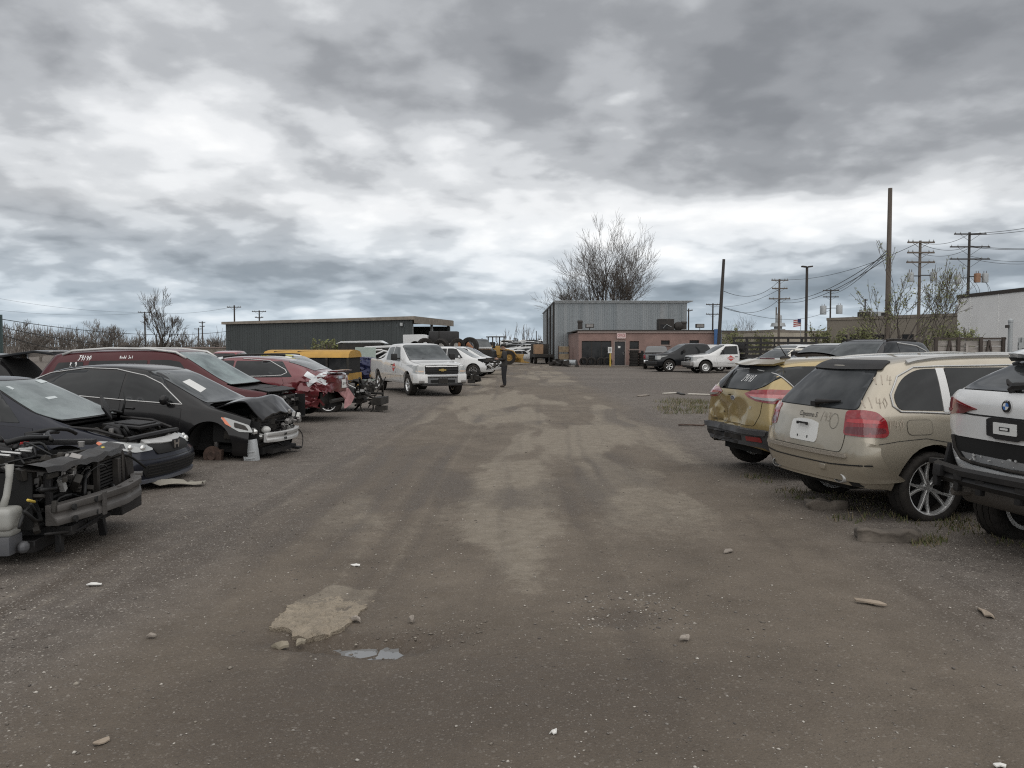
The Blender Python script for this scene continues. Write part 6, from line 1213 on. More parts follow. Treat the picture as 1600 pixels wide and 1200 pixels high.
def taped_car():
 L, W, H, wb, fo, belt, hood = 4.6, 1.84, 1.62, 2.7, .92, 1.0, .98
 P = paint('white_paint', (.56, .565, .56))
 st = st_suv(L, W, H, wb, fo, belt, hood, lowz=.3, hoodlen=1.15)
 c = Car('hatchback', 'white hatchback with yellow tape along its roof edge and its front end torn open', 'car', (-6.15, 22.6), math.radians(-4), st, (-1.35, 1.35), P, R=.34, arch=.39, arch_z=.36, dz=-.08)
 g = glassm('tint_glass'); ws = glassm('clear_windscreen', (.03, .034, .036), .22, (.40, .43, .43))
 q = dress(c, L, W, H, wb, fo, belt, hood, 'suv', P, g, .39, .36, front=False, hoodpanel=False, hoodlen=1.15, gs=glassm('pale_windscreen', (.12, .13, .13), .6, (.45, .47, .47)))
 f = q['f']; cut(c, lambda p, n: p.x > f - 1.0)
 yt = mat('yellow_tape', (.40, .36, .10), .6, var=.4, vscale=8)
 c.panel('yellow_tape', 'R', [(-.6, 1.50), (.35, 1.44), (.40, 1.50), (-.55, 1.57)], yt, .012, .004, .06); c.panel('yellow_tape', 'top', [(-.5, -.62), (.25, -.55), (.25, -.30), (-.5, -.2)], yt, .012, .004, .08); c.panel('yellow_tape', 'R', [(.55, 1.20), (.75, 1.14), (.78, 1.24), (.6, 1.30)], yt, .014, .004, .06)
 for s in (.58, -.58): c.panel('roof_rail', 'top', [(-1.6, s - .02), (.1, s - .02), (.1, s + .02), (-1.6, s + .02)], 'engine_dark', .05, .05, .1)
 dk = paint('charcoal_paint', (.03, .032, .034), rough=.3)
 # dark replacement fender and the bare motor in front of it
 N = 12; V = []
 for i in range(N + 1):
  t = i / N; x = lin(f - 1.15, f - .25, t); top = .96 - .22 * t * t
  low = .36 + .42 * math.sqrt(max(0, 1 - ((x - 1.35) / .42) ** 2)) if abs(x - 1.35) < .42 else .36
  for (dy, z) in ((0, min(low, top - .05)), (.03, (low + top) / 2), (0, top - .04), (-.10, top)): V.append((x, -(.86 + dy - .10 * t), z))
 F = [(i * 4 + j, (i + 1) * 4 + j, (i + 1) * 4 + j + 1, i * 4 + j + 1) for i in range(N) for j in range(3)]
 k = len(V); V += [(a, b + .03, z) for a, b, z in V]; F += [tuple(x + k for x in fc[::-1]) for fc in F]
 MB().add(V, F).build('fender', dk, c.root, 'auto')
 mb = MB(); mb.tube([(f - .75, -.78, .93), (f - .45, -.80, .84), (f - .2, -.78, .72)], .014, 5); mb.tube([(f - .30, -.75, .70), (f - .25, -.77, .55), (f - .3, -.78, .42)], .014, 5); mb.build('fender_edge', 'steel_light', c.root)
 engine_bay(c.root, f - .9, f + .15, .75, .20, .90, 57, hoses=26, intake=True, tub=False)
 mb = MB(); rng = random.Random(17)
 for i in range(14): mb.tube([(f + rng.uniform(-.5, .3), rng.uniform(-.8, .8), rng.uniform(.1, .9)), (f + rng.uniform(-.4, .5), rng.uniform(-.8, .8), rng.uniform(.05, 1.0))], rng.uniform(.012, .035), 5)
 mb.lathe([(.16, -.03), (.19, -.03), (.19, .03), (.16, .03)], 18, c=(f + .05, -.6, .22), closed=True); mb.box((f + .3, -.1, .35), (.25, .9, .2)); mb.box((f + .42, -.5, .18), (.3, .2, .12)); tag(mb.build('torn_chassis', 'engine_dark', c.root), kind='stuff')
 mb = MB()
 for i in range(14): mb.box((f + rng.uniform(-.5, .3), rng.uniform(-.8, .4), rng.uniform(.3, .9)), (rng.uniform(.03, .12), rng.uniform(.03, .1), rng.uniform(.02, .1)), Matrix.Rotation(rng.uniform(-1, 1), 3, 'Z'))
 tag(mb.build('bright_bracket', 'steel_light', c.root), kind='stuff')
 c.wheels(rr=.22, W=.22, style='ten', which=((0, 1), (0, -1), (1, -1))); c.finish(); return c
def stripped_front():
 # nearest wreck: everything ahead of its windscreen laid bare
 root = thing('stripped_car', 'stripped dark car front with bare engine, radiator and bumper beam', 'car', (-4.15, 7.15, 0), math.radians(5))
 rng = random.Random(91)
 engine_bay(root, -1.25, .30, .76, .30, .86, 71, hoses=26, battery=(-.42, .52, .74), intake=True)
 mb = MB()                                             # inner wings and slam panel
 mb.box((-.6, .80, .82), (1.5, .10, .05)); mb.box((-.7, -.78, .82), (1.3, .08, .05)); mb.box((-1.28, 0, .93), (.25, 1.5, .08)); mb.box((-1.5, 0, .98), (.3, 1.5, .06), Matrix.Rotation(.2, 3, 'Y'))
 bevelled(mb, 'inner_wing', 'black_plastic', root, .01)
 N = 16; V = []
 for i in range(N + 1):
  y = lin(-.80, .80, i / N); wob = .008 * math.sin(i * 2.3) + .006 * math.sin(i * 5.1); x = .42 - .10 * (abs(y) / .8) ** 2
  V += [(x - .10 + wob, y, .80), (x - .03, y, .825 + wob), (x + .10, y, .80 + wob), (x + .12, y, .755 + wob * 1.5), (x - .05, y, .775)]
 F = [(i * 5 + j, i * 5 + (j + 1) % 5, (i + 1) * 5 + (j + 1) % 5, (i + 1) * 5 + j) for i in range(N) for j in range(5)]
 MB().add(V, F).build('radiator_support', mat('sheet_dark', (.020, .020, .021), .5, spec=.3, var=.4, dirt=.25, bump=.3, bscale=25), root, 'auto')
 radiator(root, .46, .62, .42, .74, 4, y0=.05, slats=9); radiator(root, .36, .10, .40, .74, 5, y0=-.62, slats=7, mtl='black_plastic')
 mb = MB(); mb.box((.50, .40, .56), (.06, .06, .30)); mb.box((.47, .78, .58), (.03, .16, .26), Matrix.Rotation(.25, 3, 'X')); tag(bevelled(mb, 'condenser_bracket', 'dark_metal', root, .006, 1), kind='stuff')
 beam(root, [(.42, -.72, .40), (.60, -.35, .42), (.66, .1, .42), (.62, .55, .42), (.46, .95, .42)], .165, .10, mat('beam_grey', (.10, .095, .09), .5, metal=.5, var=.3, dirt=.6, dirtcol=(.07, .06, .055)))
 mb = MB()
 for y in (-.30, .02, .30): mb.box((.665, y, .42), (.02, .05, .19))
 mb.box((.56, .80, .50), (.06, .16, .03), Matrix.Rotation(.3, 3, 'Z')); tag(mb.build('beam_bracket', 'beam_grey', root), kind='stuff')
 mb = MB()
 for (y, z) in ((-.62, .45), (-.60, .35), (-.36, .36), (-.38, .47)): mb.lathe([(0, 0), (.028, 0), (.028, .02), (0, .02)], 10, axis='x', c=(.545 if y < -.5 else .62, y, z))
 mb.build('beam_hole', 'gap', root)
 mb = MB(); mb.box((.25, .2, .24), (.5, 1.5, .08)); mb.box((.48, .55, .26), (.20, .5, .14)); mb.box((.05, -.3, .16), (.5, .9, .10)); mb.box((-.2, 0, .14), (.9, 1.2, .12)); mb.tube([(.40, -.8, .27), (.50, -.45, .22), (.58, -.1, .29), (.60, .0, .36)], .014, 6); mb.box((.50, .05, .15), (.06, .05, .18), Matrix.Rotation(.3, 3, 'X')); mb.box((.40, -.55, .15), (.05, .07, .16)); bevelled(mb, 'undertray', 'black_plastic', root, .008, 1)
 # washer bottle with its filler neck at the near corner
 mb = MB(); wp = mat('bottle_white', (.29, .29, .27), .4, var=.12, dirt=.3)
 mb.box((.16, -.98, .44), (.26, .22, .17)); mb.box((.19, -.97, .35), (.18, .18, .10)); b = bevelled(mb, 'washer_bottle', wp, root, .045, 3)
 mb = MB(); mb.tube([(.17, -.96, .50), (.19, -.93, .60), (.20, -.90, .74), (.20, -.89, .84)], [.03, .026, .026, .03], 10); mb.build('filler_neck', wp, b, True)
 mb = MB(); mb.box((.17, -.98, .24), (.21, .20, .14)); mb.ball((.32, -.96, .21), (.04, .06, .05), 8); bevelled(mb, 'washer_pump', mat('pump_grey', (.06, .065, .075), .45, dirt=.35), b, .03)
 mb = MB()
 mb.tube([(.40, -1.0, .55), (.36, -.85, .46), (.30, -.76, .50), (.24, -.75, .70)], .012, 6); mb.tube([(.36, -1.02, .50), (.38, -.90, .40), (.37, -.78, .38), (.30, -.72, .52)], .016, 6); mb.tube([(.38, -.80, .62), (.40, -.60, .60), (.36, -.50, .68), (.3, -.4, .62)], .02, 7); hose(mb, (.3, -.7, .6), (.45, -.1, .42), .1, .012, rng); hose(mb, (.1, -.8, .8), (.3, -.75, .3), .08, .01, rng); mb.build('wiring', 'hose', root, True)
 mb = MB(); mb.tube([(.38, -1.0, .58), (.36, -.86, .54), (.30, -.80, .54)], .012, 6); mb.build('yellow_strap', mat('strap_yellow', (.50, .36, .06), .5), root, True)
 mb = MB(); mb.lathe([(0, 0), (.028, 0), (.028, .02), (0, .024)], 12, axis='x', c=(.40, .33, .80)); mb.build('filler_cap', mat('cap_yellow', (.45, .38, .06), .4), root, True)
 mb = MB(); mb.tube([(-.40, .36, .66), (-.40, .36, .84)], .008, 6); mb.lathe([(.018, -.01), (.03, -.01), (.03, .01), (.018, .01)], 12, c=(-.28, .72, .88), closed=True)
 for i in range(6): mb.tube([(-.75 + .03 * i, -.55 + .14 * i, .86), (-.2 + .02 * i, -.62 + .14 * i, .82)], .012, 5)
 mb.box((.36, -.35, .70), (.05, .10, .05)); mb.box((.42, -.52, .62), (.04, .05, .12), Matrix.Rotation(.5, 3, 'X')); mb.box((-.1, -.02, .86), (.10, .14, .01), Matrix.Rotation(.4, 3, 'Z')); tag(mb.build('bright_fitting', 'steel_light', root), kind='stuff')
 mb = MB(); m2 = MB(); m3 = MB()
 for i in range(60):
  p = (rng.uniform(.05, .48), rng.uniform(-.78, .05), rng.uniform(.28, .78)); s_ = (rng.uniform(.02, .10), rng.uniform(.02, .16), rng.uniform(.015, .10)); R_ = Matrix.Rotation(rng.uniform(-1, 1), 3, 'X') @ Matrix.Rotation(rng.uniform(-.6, .6), 3, 'Z')
  (mb if i % 5 else m2).box(p, s_, R_)
 for i in range(22): a = Vector((rng.uniform(.2, .5), rng.uniform(-.85, .6), rng.uniform(.3, .78))); hose(m3, a, a + Vector((rng.uniform(-.2, .15), rng.uniform(-.45, .45), rng.uniform(-.25, .25))), .09, rng.choice((.006, .009, .013, .018)), rng)
 for i in range(16): a = Vector((rng.uniform(-1.1, .1), rng.uniform(-.7, .7), rng.uniform(.8, .92))); hose(m3, a, a + Vector((rng.uniform(-.4, .4), rng.uniform(-.5, .5), rng.uniform(-.08, .04))), .10, rng.choice((.008, .013, .02, .026)), rng)
 tag(bevelled(mb, 'torn_bracket', 'engine_dark', root, .004, 1), kind='stuff'); tag(bevelled(m2, 'bright_bracket', 'engine_alu', root, .004, 1), kind='stuff'); tag(m3.build('hose', 'hose', root, True), kind='stuff')
 # scuttle and the stump of the body behind
 P = paint('dark_grey_paint', (.03, .032, .035), metal=.2)
 mb = MB(); mb.prism([(-1.4, .30), (-1.4, .98), (-1.55, 1.02), (-3.4, 1.0), (-3.9, .9), (-4.0, .35)], -.86, .86); bevelled(mb, 'body', P, root, .06, 3)
 mb = MB(); mb.prism([(-1.5, 1.0), (-2.2, 1.40), (-3.0, 1.42), (-3.6, 1.02)], -.62, .62); bevelled(mb, 'cabin', glassm('tint_glass'), root, .05, 3)
 tm, rm, bd = wheel_meshes(.31, .2, .2, 'steel', rim_mat='dark_metal')
 for y in (-.72, .72):
  for x in (-3.1,): w = link('wheel', None, root, (x, y, .31), (0, 0, 0 if y < 0 else PI)); link('tyre', tm, w); link('rim', rm, w)
 mb = MB(); mb.lathe([(0, -.05), (.06, -.05), (.14, -.01), (.14, .02), (0, .02)], 20); mb.build('brake_disc', 'rust', root, 'auto', (-.35, -.78, .30)); mb = MB(); mb.tube([(-.35, -.7, .3), (-.35, -.62, .8)], .04, 8); mb.build('strut', 'dark_metal', root, True)
 return root
def st_pickup(L, W, H, wb, fo, belt, hood, cowl, back, lowz=.42, rail=None):
 a = wb / 2; f = a + fo; r = f - L; w = W / 2; rail = rail or belt + .06
 return [((r + .04, r + .02, r + .04, r + .04), (w * .88, w * .92, w * .92, w * .86), (lowz + .06, .78, rail - .02, rail)),
   ((r + .16, r + .14, r + .15, r + .15), (w * .95, w * .985, w * .96, w * .89), (lowz, .80, rail - .01, rail + .005)),
   ((-a, -a, -a, -a), (w * .95, w, w * .97, w * .90), (lowz, .80, rail - .01, rail + .005)),
   ((back - .14, back - .14, back - .12, back - .12), (w * .95, w, w * .96, w * .89), (lowz, .80, rail - .01, rail + .005)),
   ((back, back, back - .02, back + .08), (w * .95, w, w * .94, w * .74), (lowz, .80, belt, H - .06)),
   ((back + .25, back + .25, back + .22, back + .30), (w * .95, w, w * .94, w * .76), (lowz, .80, belt, H - .01)),
   ((.2, .2, .2, .2), (w * .95, w, w * .94, w * .76), (lowz, .80, belt, H)),
   ((cowl - .72, cowl - .72, cowl - .60, cowl - .74), (w * .95, w, w * .93, w * .73), (lowz, .80, belt - .01, H - .03)),
   ((cowl, cowl, cowl + .02, cowl + .10), (w * .95, w, w * .92, w * .80), (lowz, .80, belt - .02, belt + .03)),
   ((f - .55, f - .55, f - .55, f - .55), (w * .95, w, w * .90, w * .78), (lowz, .78, hood - .05, hood + .015)),
   ((f - .16, f - .12, f - .14, f - .15), (w * .92, w * .96, w * .88, w * .76), (lowz, .74, hood - .08, hood - .03)),
   ((f - .06, f - .02, f - .05, f - .07), (w * .82, w * .88, w * .80, w * .68), (lowz + .02, .70, hood - .13, hood - .09))]
def pickup(name, label, loc, ang, P, L=5.84, W=2.03, H=1.87, wb=3.64, fo=.93, belt=1.20, hood=1.17, cowl=1.35, back=-1.05, R=.39, style='truck', doors='ext', level=3, group=None, bed=True, front='white_bumper', g=None, dz=0, gs=None):
 st = st_pickup(L, W, H, wb, fo, belt, hood, cowl, back)
 if not bed: st = st[4:]; st[0] = ((back + .02, back + .02, back + .0, back + .06), st[0][1], st[0][2])
 a = wb / 2; f = a + fo; r = f - L; w = W / 2
 c = Car(name, label, 'pickup truck' if bed else 'truck', loc, ang, st, (-a, a), P, R=R, arch=R + .075, arch_z=R + .03, level=level, bulge=(.01, .03), group=group, arches=(bed, True), dz=dz)
 g = g or glassm('tint_glass'); holes = [arch_hole(-a, R + .03, R + .09), arch_hole(a, R + .03, R + .09)]; rail = belt + .06
 if bed:
  cut(c, lambda p, n: r + .12 < p.x < back - .16 and abs(p.y) < w * .88 and n.z > .4)
  mb = MB(); x0, x1 = r + .10, back - .14; mb.box(((x0 + x1) / 2, 0, .80), (x1 - x0, w * 1.72, .03)); 
  for s in (1, -1): mb.box(((x0 + x1) / 2, s * w * .86, 1.03), (x1 - x0, .03, .48))
  mb.box((x0, 0, 1.03), (.03, w * 1.72, .48)); mb.box((x1, 0, 1.03), (.03, w * 1.72, .48)); mb.build('bed_liner', 'black_plastic', c.root)
  c.panel('tailgate', 'rear', [(-w * .76, .72), (w * .76, .72), (w * .78, rail - .06), (-w * .78, rail - .06)], P, .006, .02, .1, seam=True)
  mb = MB(); mb.box((r - .05, 0, .58), (.16, W * .92, .20)); bevelled(mb, 'rear_bumper', 'chrome', c.root, .02)
  for s in (1, -1): c.panel('taillight', 'rear', [(s * w * .80, .80), (s * w * .93, .82), (s * w * .93, 1.18), (s * w * .80, 1.18)], 'lamp_red', .012, .02, .08)
 else:
  c.panel('rear_window', 'rear', [(-w * .5, belt + .10), (w * .5, belt + .10), (w * .48, H - .18), (-w * .48, H - .18)], g, .006, .01, .1)
 ws = gs or glassm('clear_windscreen', (.03, .034, .036), .22, (.40, .43, .43))
 c.panel('windscreen', 'front', [(-w * .77, belt + .05), (w * .77, belt + .05), (w * .71, H - .11), (w * .58, H - .075), (-w * .58, H - .075), (-w * .71, H - .11)], ws, .008, .012, .09, r=.03, seam=.02)
 mb = MB()
 for y in (.15, -.55):
  h = c._cast('front', y, belt + .08)[0]; h2 = c._cast('front', y - .45, belt + .11)[0]; mb = MB(); mb.tube([(h.x + .03, y, h.z - .02), (h2.x + .03, y - .45, h2.z)], .010, 5); mb.build('wiper', 'black_plastic', c.root)
 c.panel('hood', 'top', [(cowl + .14, -w * .80), (f - .18, -w * .74), (f - .10, 0), (f - .18, w * .74), (cowl + .14, w * .80)], P, .006, .015, .1, seam=True)
 for v in ('L', 'R'):
  x1 = cowl - .28
  if doors == 'ext':
   d = c.panel('door', v, [(-.10, .50), (x1 - .05, .50), (x1 + .1, .8), (x1 + .02, belt - .02), (x1 - .45, H - .14), (.1, H - .08), (-.08, H - .10)][:4] + [(-.10, belt)], P, .006, .014, .1, seam=True, holes=holes)
   c.panel('door_window', v, [(-.06, belt + .02), (x1 - .18, belt + .005), (x1 - .60, H - .16), (-.04, H - .13)], g, .007, .012, .09, r=.04)
   d2 = c.panel('door', v, [(back + .12, .50), (-.12, .50), (-.12, belt), (back + .12, belt)], P, .006, .014, .1, seam=True, holes=holes)
   c.panel('side_window', v, [(back + .22, belt + .04), (-.14, belt + .03), (-.13, H - .14), (back + .34, H - .17)], g, .007, .012, .09, r=.05)
   c.handle(d, v, .05, belt - .13, 'black_plastic', .22)
  elif doors == 'crew':
   for (p, q_) in (((-.02), x1), (back + .12, -.06)):
    q2 = q_ if q_ < 0 else x1
    d = c.panel('door', v, [(p, .50), (q2 - .02, .50), (q2, belt), (p, belt)], P, .006, .014, .1, seam=True, holes=holes); c.handle(d, v, p + .18, belt - .13, P, .22)
   c.panel('door_window', v, [(.02, belt + .02), (x1 - .14, belt + .005), (x1 - .58, H - .16), (.04, H - .13)], g, .007, .012, .09, r=.04); c.panel('door_window', v, [(back + .20, belt + .03), (-.10, belt + .02), (-.09, H - .13), (back + .28, H - .15)], g, .007, .012, .09, r=.04)
  else:
   d = c.panel('door', v, [(back + .16, .50), (x1 - .05, .50), (x1 + .08, .8), (x1 + .02, belt - .02), (back + .16, belt)], P, .006, .014, .1, seam=True, holes=holes)
   c.panel('door_window', v, [(back + .22, belt + .02), (x1 - .16, belt + .005), (x1 - .56, H - .16), (back + .24, H - .13)], g, .007, .012, .09, r=.04); c.handle(d, v, back + .32, belt - .13, 'black_plastic', .22)
  h = c._cast(v, x1 - .28, belt + .06)[0]; s = 1 if v == 'L' else -1; mb = MB(); mb.box((h.x, h.y + s * .22, h.z + .10), (.12, .22, .24)); mb.box((h.x, h.y + s * .06, h.z + .04), (.05, .14, .06)); bevelled(mb, 'mirror', 'black_plastic', c.root, .03)
  c.panel('side_moulding', v, [(-a + R + .15, .70), (a - R - .15, .70), (a - R - .15, .76), (-a + R + .15, .76)], P, .018, .015, .12)
 c.wheels(R=R, rr=R * .60, W=.27, style=style, which=((0, 1), (0, -1), (1, 1), (1, -1)))
 return c, dict(a=a, f=f, r=r, w=w, g=g, belt=belt, hood=hood)
def truck_front(c, q, P, kind):
 f, w, hood = q['f'], q['w'], q['hood']
 if kind == 'silver07':
  c.panel('grille', 'front', [(-w * .61, .775), (w * .61, .775), (w * .62, hood - .09), (-w * .62, hood - .09)], 'black_void', .010, .02, .08, r=.02)
  for i in range(5): z = .80 + i * .052; c.panel('slat', 'front', [(-w * .58, z), (w * .58, z), (w * .58, z + .018), (-w * .58, z + .018)], 'black_plastic', .018, .012, .12)
  c.panel('grille_bar', 'front', [(-w * .60, .905), (w * .60, .905), (w * .60, .945), (-w * .60, .945)], 'black_plastic', .028, .03, .12)
  gold = mat('badge_gold', (.45, .33, .12), .3, metal=.8); h = c._cast('front', 0, .92)[0]; mb = MB()
  mb.prism([(-.13, .895), (-.045, .895), (-.055, .875), (.05, .875), (.04, .895), (.13, .895), (.14, .945), (.05, .945), (.06, .965), (-.045, .965), (-.055, .945), (-.14, .945)], h.x + .03, h.x + .055, 'yz'); mb.build('badge', gold, c.root)
  for s in (1, -1):
   c.panel('headlight', 'front', [(s * w * .64, .79), (s * w * .92, .80), (s * w * .93, hood - .08), (s * w * .64, hood - .08)][::s], 'lamp_clear', .014, .02, .07, r=.02)
   c.panel('indicator', 'front', [(s * w * .66, .845), (s * w * .90, .85), (s * w * .90, .90), (s * w * .66, .90)][::s], mat('lamp_amber_pale', (.45, .33, .24), .15, coat=1), .019, .008, .08)
   front_lamp(c, s, [(f - .06, w * .80, .82), (f - .08, w * .86, hood - .10), (f - .32, w * .99, hood - .11), (f - .30, w * 1.0, .83)], 'lamp_clear', .012, 50)
  mb = MB(); prof = [(-w * .97, f - .26), (-w * .90, f - .06), (-w * .5, f + .06), (w * .5, f + .06), (w * .90, f - .06), (w * .97, f - .26)]
  def bar(z0, z1, off, m_, nm, i0=0, i1=6, d=.16):
   mb = MB(); P_ = prof[i0:i1]; vs = []
   for y, x in P_: vs += [(x + off - d, y, z0), (x + off, y, z0 + .02), (x + off, y, z1 - .02), (x + off - d * .3, y, z1), (x + off - d, y, z1)]
   k = len(P_); fs = [(i * 5 + j, i * 5 + (j + 1) % 5, (i + 1) * 5 + (j + 1) % 5, (i + 1) * 5 + j) for i in range(k - 1) for j in range(5)] + [tuple(range(5)), tuple((k - 1) * 5 + j for j in range(5))]
   mb.add(vs, fs); return bevelled(mb, nm, m_, c.root, .012, 2)
  bar(.66, .775, .03, mat('dull_chrome', (.50, .51, .52), .3, metal=.8, dirt=.3), 'bumper', 1, 5); bar(.42, .66, .0, mat('grey_bumper', (.10, .105, .11), .55, dirt=.4), 'valance', 1, 5)
  for s in (1, -1):
   P2 = [prof[0], prof[1]] if s < 0 else [prof[4], prof[5]]
   mb = MB(); vs = []
   ys = [(s * w * .55, f + .06), (s * w * .90, f - .02), (s * w * .99, f - .28)]
   for y, x in ys: vs += [(x - .14, y * .97, .45), (x + .02, y, .47), (x + .02, y, .77), (x - .14, y * .97, .79)]
   fs = [(i * 4 + j, i * 4 + (j + 1) % 4, (i + 1) * 4 + (j + 1) % 4, (i + 1) * 4 + j) for i in range(2) for j in range(4)] + [(0, 1, 2, 3), (8, 9, 10, 11)]
   mb.add(vs, fs); bevelled(mb, 'bumper_corner', P, c.root, .025, 2)
   mb = MB(); mb.box((f + .05, s * w * .74, .52), (.04, .24, .08), Matrix.Rotation(-s * .2, 3, 'Z')); bevelled(mb, 'fog_lamp', 'engine_alu', c.root, .012)
  mb = MB(); mb.box((f + .075, 0, .53), (.01, .9, .10)); mb.build('lower_grille', 'black_void', c.root); mb = MB(); mb.box((f + .09, .0, .55), (.02, .34, .16)); mb.build('plate_holder', 'engine_dark', c.root); mb = MB(); mb.box((f - .05, 0, .40), (.3, 1.5, .06)); bevelled(mb, 'air_dam', 'black_plastic', c.root, .02)
 else:
  tall = hood - .13; m_ = 'chrome' if kind == 'chrome' else 'black_plastic'
  c.panel('grille', 'front', [(-w * .62, .78), (w * .62, .78), (w * .62, tall), (-w * .62, tall)], 'black_void', .012, .02, .09)
  for i in range(3): z = .80 + i * (tall - .84) / 2; c.panel('slat', 'front', [(-w * .62, z), (w * .62, z), (w * .62, z + .05), (-w * .62, z + .05)], m_, .026, .02, .12)
  for s in (1, -1):
   c.panel('headlight', 'front', [(s * w * .65, .84), (s * w * .93, .84), (s * w * .93, tall), (s * w * .65, tall)][::s], 'lamp_clear', .014, .02, .07, r=.02)
   front_lamp(c, s, [(f - .06, w * .80, .84), (f - .08, w * .86, tall), (f - .30, w * .99, tall), (f - .28, w * 1.0, .86)], 'lamp_clear', .012, 50)
  mb = MB(); mb.box((f + .0, 0, .62), (.22, w * 1.92, .26)); bevelled(mb, 'bumper', 'engine_alu' if kind == 'chrome' else 'black_plastic', c.root, .05, 3); mb = MB(); mb.box((f - .1, 0, .44), (.3, w * 1.7, .14)); bevelled(mb, 'air_dam', 'black_plastic', c.root, .02)
def yard_emblem(c, view, at, s=1.0):
 red = mat('emblem_red', (.42, .05, .045), .5); k = .30 * s
 c.panel('door_emblem', view, [(at[0], at[1] + k * .75), (at[0] + k, at[1]), (at[0], at[1] - k * .75), (at[0] - k, at[1])], red, .012, .003, .06)
 c.panel('emblem_band', view, [(at[0] - k * .95, at[1] - k * .16), (at[0] + k * .95, at[1] - k * .16), (at[0] + k * .95, at[1] + k * .16), (at[0] - k * .95, at[1] + k * .16)], mat('emblem_pale', (.55, .38, .36), .5), .016, .002, .06)
 mb = MB()
 for i in range(6): c.seam(view, [(at[0] - k * .8 + i * k * .28, at[1] - k * .10), (at[0] - k * .66 + i * k * .28, at[1] + k * .10)], .02, .019, mb)
 for j, wd in enumerate((.75, .9)): c.seam(view, [(at[0] - k * wd, at[1] - k * (1.0 + .28 * j)), (at[0] + k * wd, at[1] - k * (1.0 + .28 * j))], .018, .012, mb)
 mb.build('emblem_lettering', mat('emblem_grey', (.25, .24, .24), .6), c.root, fix=False)
def main_pickup():
 P = paint('pickup_white', (.62, .62, .61), dirt=.20)
 c, q = pickup('pickup_truck', 'white extended-cab pickup with a black grille and red door emblem, parked beside the wreck rows', (-3.62, 31.1), math.radians(-64.5), P, g=glassm('pale_tint', (.05, .055, .055), .35, (.32, .34, .34)), dz=0)
 truck_front(c, q, P, 'silver07'); yard_emblem(c, 'R', (.28, .98), .72)
 c.write('side_lettering', 'R', '1/40', (-.70, .86), .07, 'emblem_grey', .02); c.write('side_lettering', 'R', '/43', (.55, .80), .05, 'emblem_grey', .02); c.finish()
def office_trucks():
 B = paint('truck_black', (.012, .013, .015), rough=.2, dirt=.12)
 c, q = pickup('pickup_truck', 'black crew-cab pickup with grey alloy wheels in front of the brick office', (12.35, 57.0), math.radians(190), B, L=5.9, W=2.03, H=1.96, wb=3.68, fo=.95, belt=1.26, hood=1.24, cowl=1.42, back=-1.15, R=.42, doors='crew'); truck_front(c, q, B, 'black'); c.finish()
 Wp = paint('pickup_white', (.62, .62, .61))
 c, q = pickup('stake_truck', 'old white truck with a red door emblem and a dark slatted stake bed', (14.1, 53.6), math.radians(186), Wp, L=5.6, W=2.0, H=1.90, wb=3.6, fo=.92, belt=1.22, hood=1.20, cowl=1.30, back=-.55, R=.41, style='steel', doors='single', bed=False); truck_front(c, q, Wp, 'chrome'); yard_emblem(c, 'L', (.15, .98), .85)
 dk = mat('stake_dark', (.02, .018, .017), .7, var=.4); x0, x1 = -.75, -5.6
 mb = MB(); mb.box(((x0 + x1) / 2, 0, .95), (x0 - x1, 2.2, .14)); mb.box(((x0 + x1) / 2, 0, .72), (x0 - x1, .9, .22)); bed = mb.build('bed', dk, c.root)
 for s in (1, -1):
  for i in range(6): mb = MB(); mb.box((lin(x0 - .08, x1 + .08, i / 5), s * 1.06, 1.62), (.09, .07, 1.38)); mb.build('post', dk, bed)
  for z in (1.12, 1.40, 1.68, 1.96): mb = MB(); mb.box(((x0 + x1) / 2, s * 1.11, z), (x0 - x1, .04, .15)); mb.build('slat', dk, bed)
  mb = MB(); mb.box(((x0 + x1) / 2 - .35, s * 1.11, 2.30), (x0 - x1 + .7, .06, .12)); mb.build('rail', dk, bed)
 for z in (1.15, 1.5, 1.85): mb = MB(); mb.box((x0, 0, z), (.05, 2.1, .22)); mb.build('slat', dk, bed)
 tm, rm, bd = wheel_meshes(.41, .246, .27, 'steel')
 for s in (1, -1): w = link('wheel', None, c.root, (-1.9, s * .85, .41), (0, .4, PI if s > 0 else 0)); link('tyre', tm, w); link('rim', rm, w)
 mb = MB(); mb.box((-3.3, 0, .50), (4.6, .8, .14)); mb.build('chassis', 'engine_dark', c.root); c.finish()
 Gp = paint('truck_grey', (.085, .088, .09), metal=.3)
 c, q = pickup('pickup_truck', 'grey pickup, tailgate towards the lane, between stacked tyres and the black truck', (11.5, 65.3), math.radians(80), Gp, R=.38, belt=1.12, H=1.78, hood=1.1, level=2); c.finish()
 c, q = pickup('pickup_truck', 'pale pickup cab showing behind the black crew-cab truck', (15.2, 63.5), math.radians(100), paint('pale_silver', (.42, .42, .41), metal=.3), R=.39, H=1.9, level=2); c.finish()
RC = 'white cars beyond the gold hatchback'
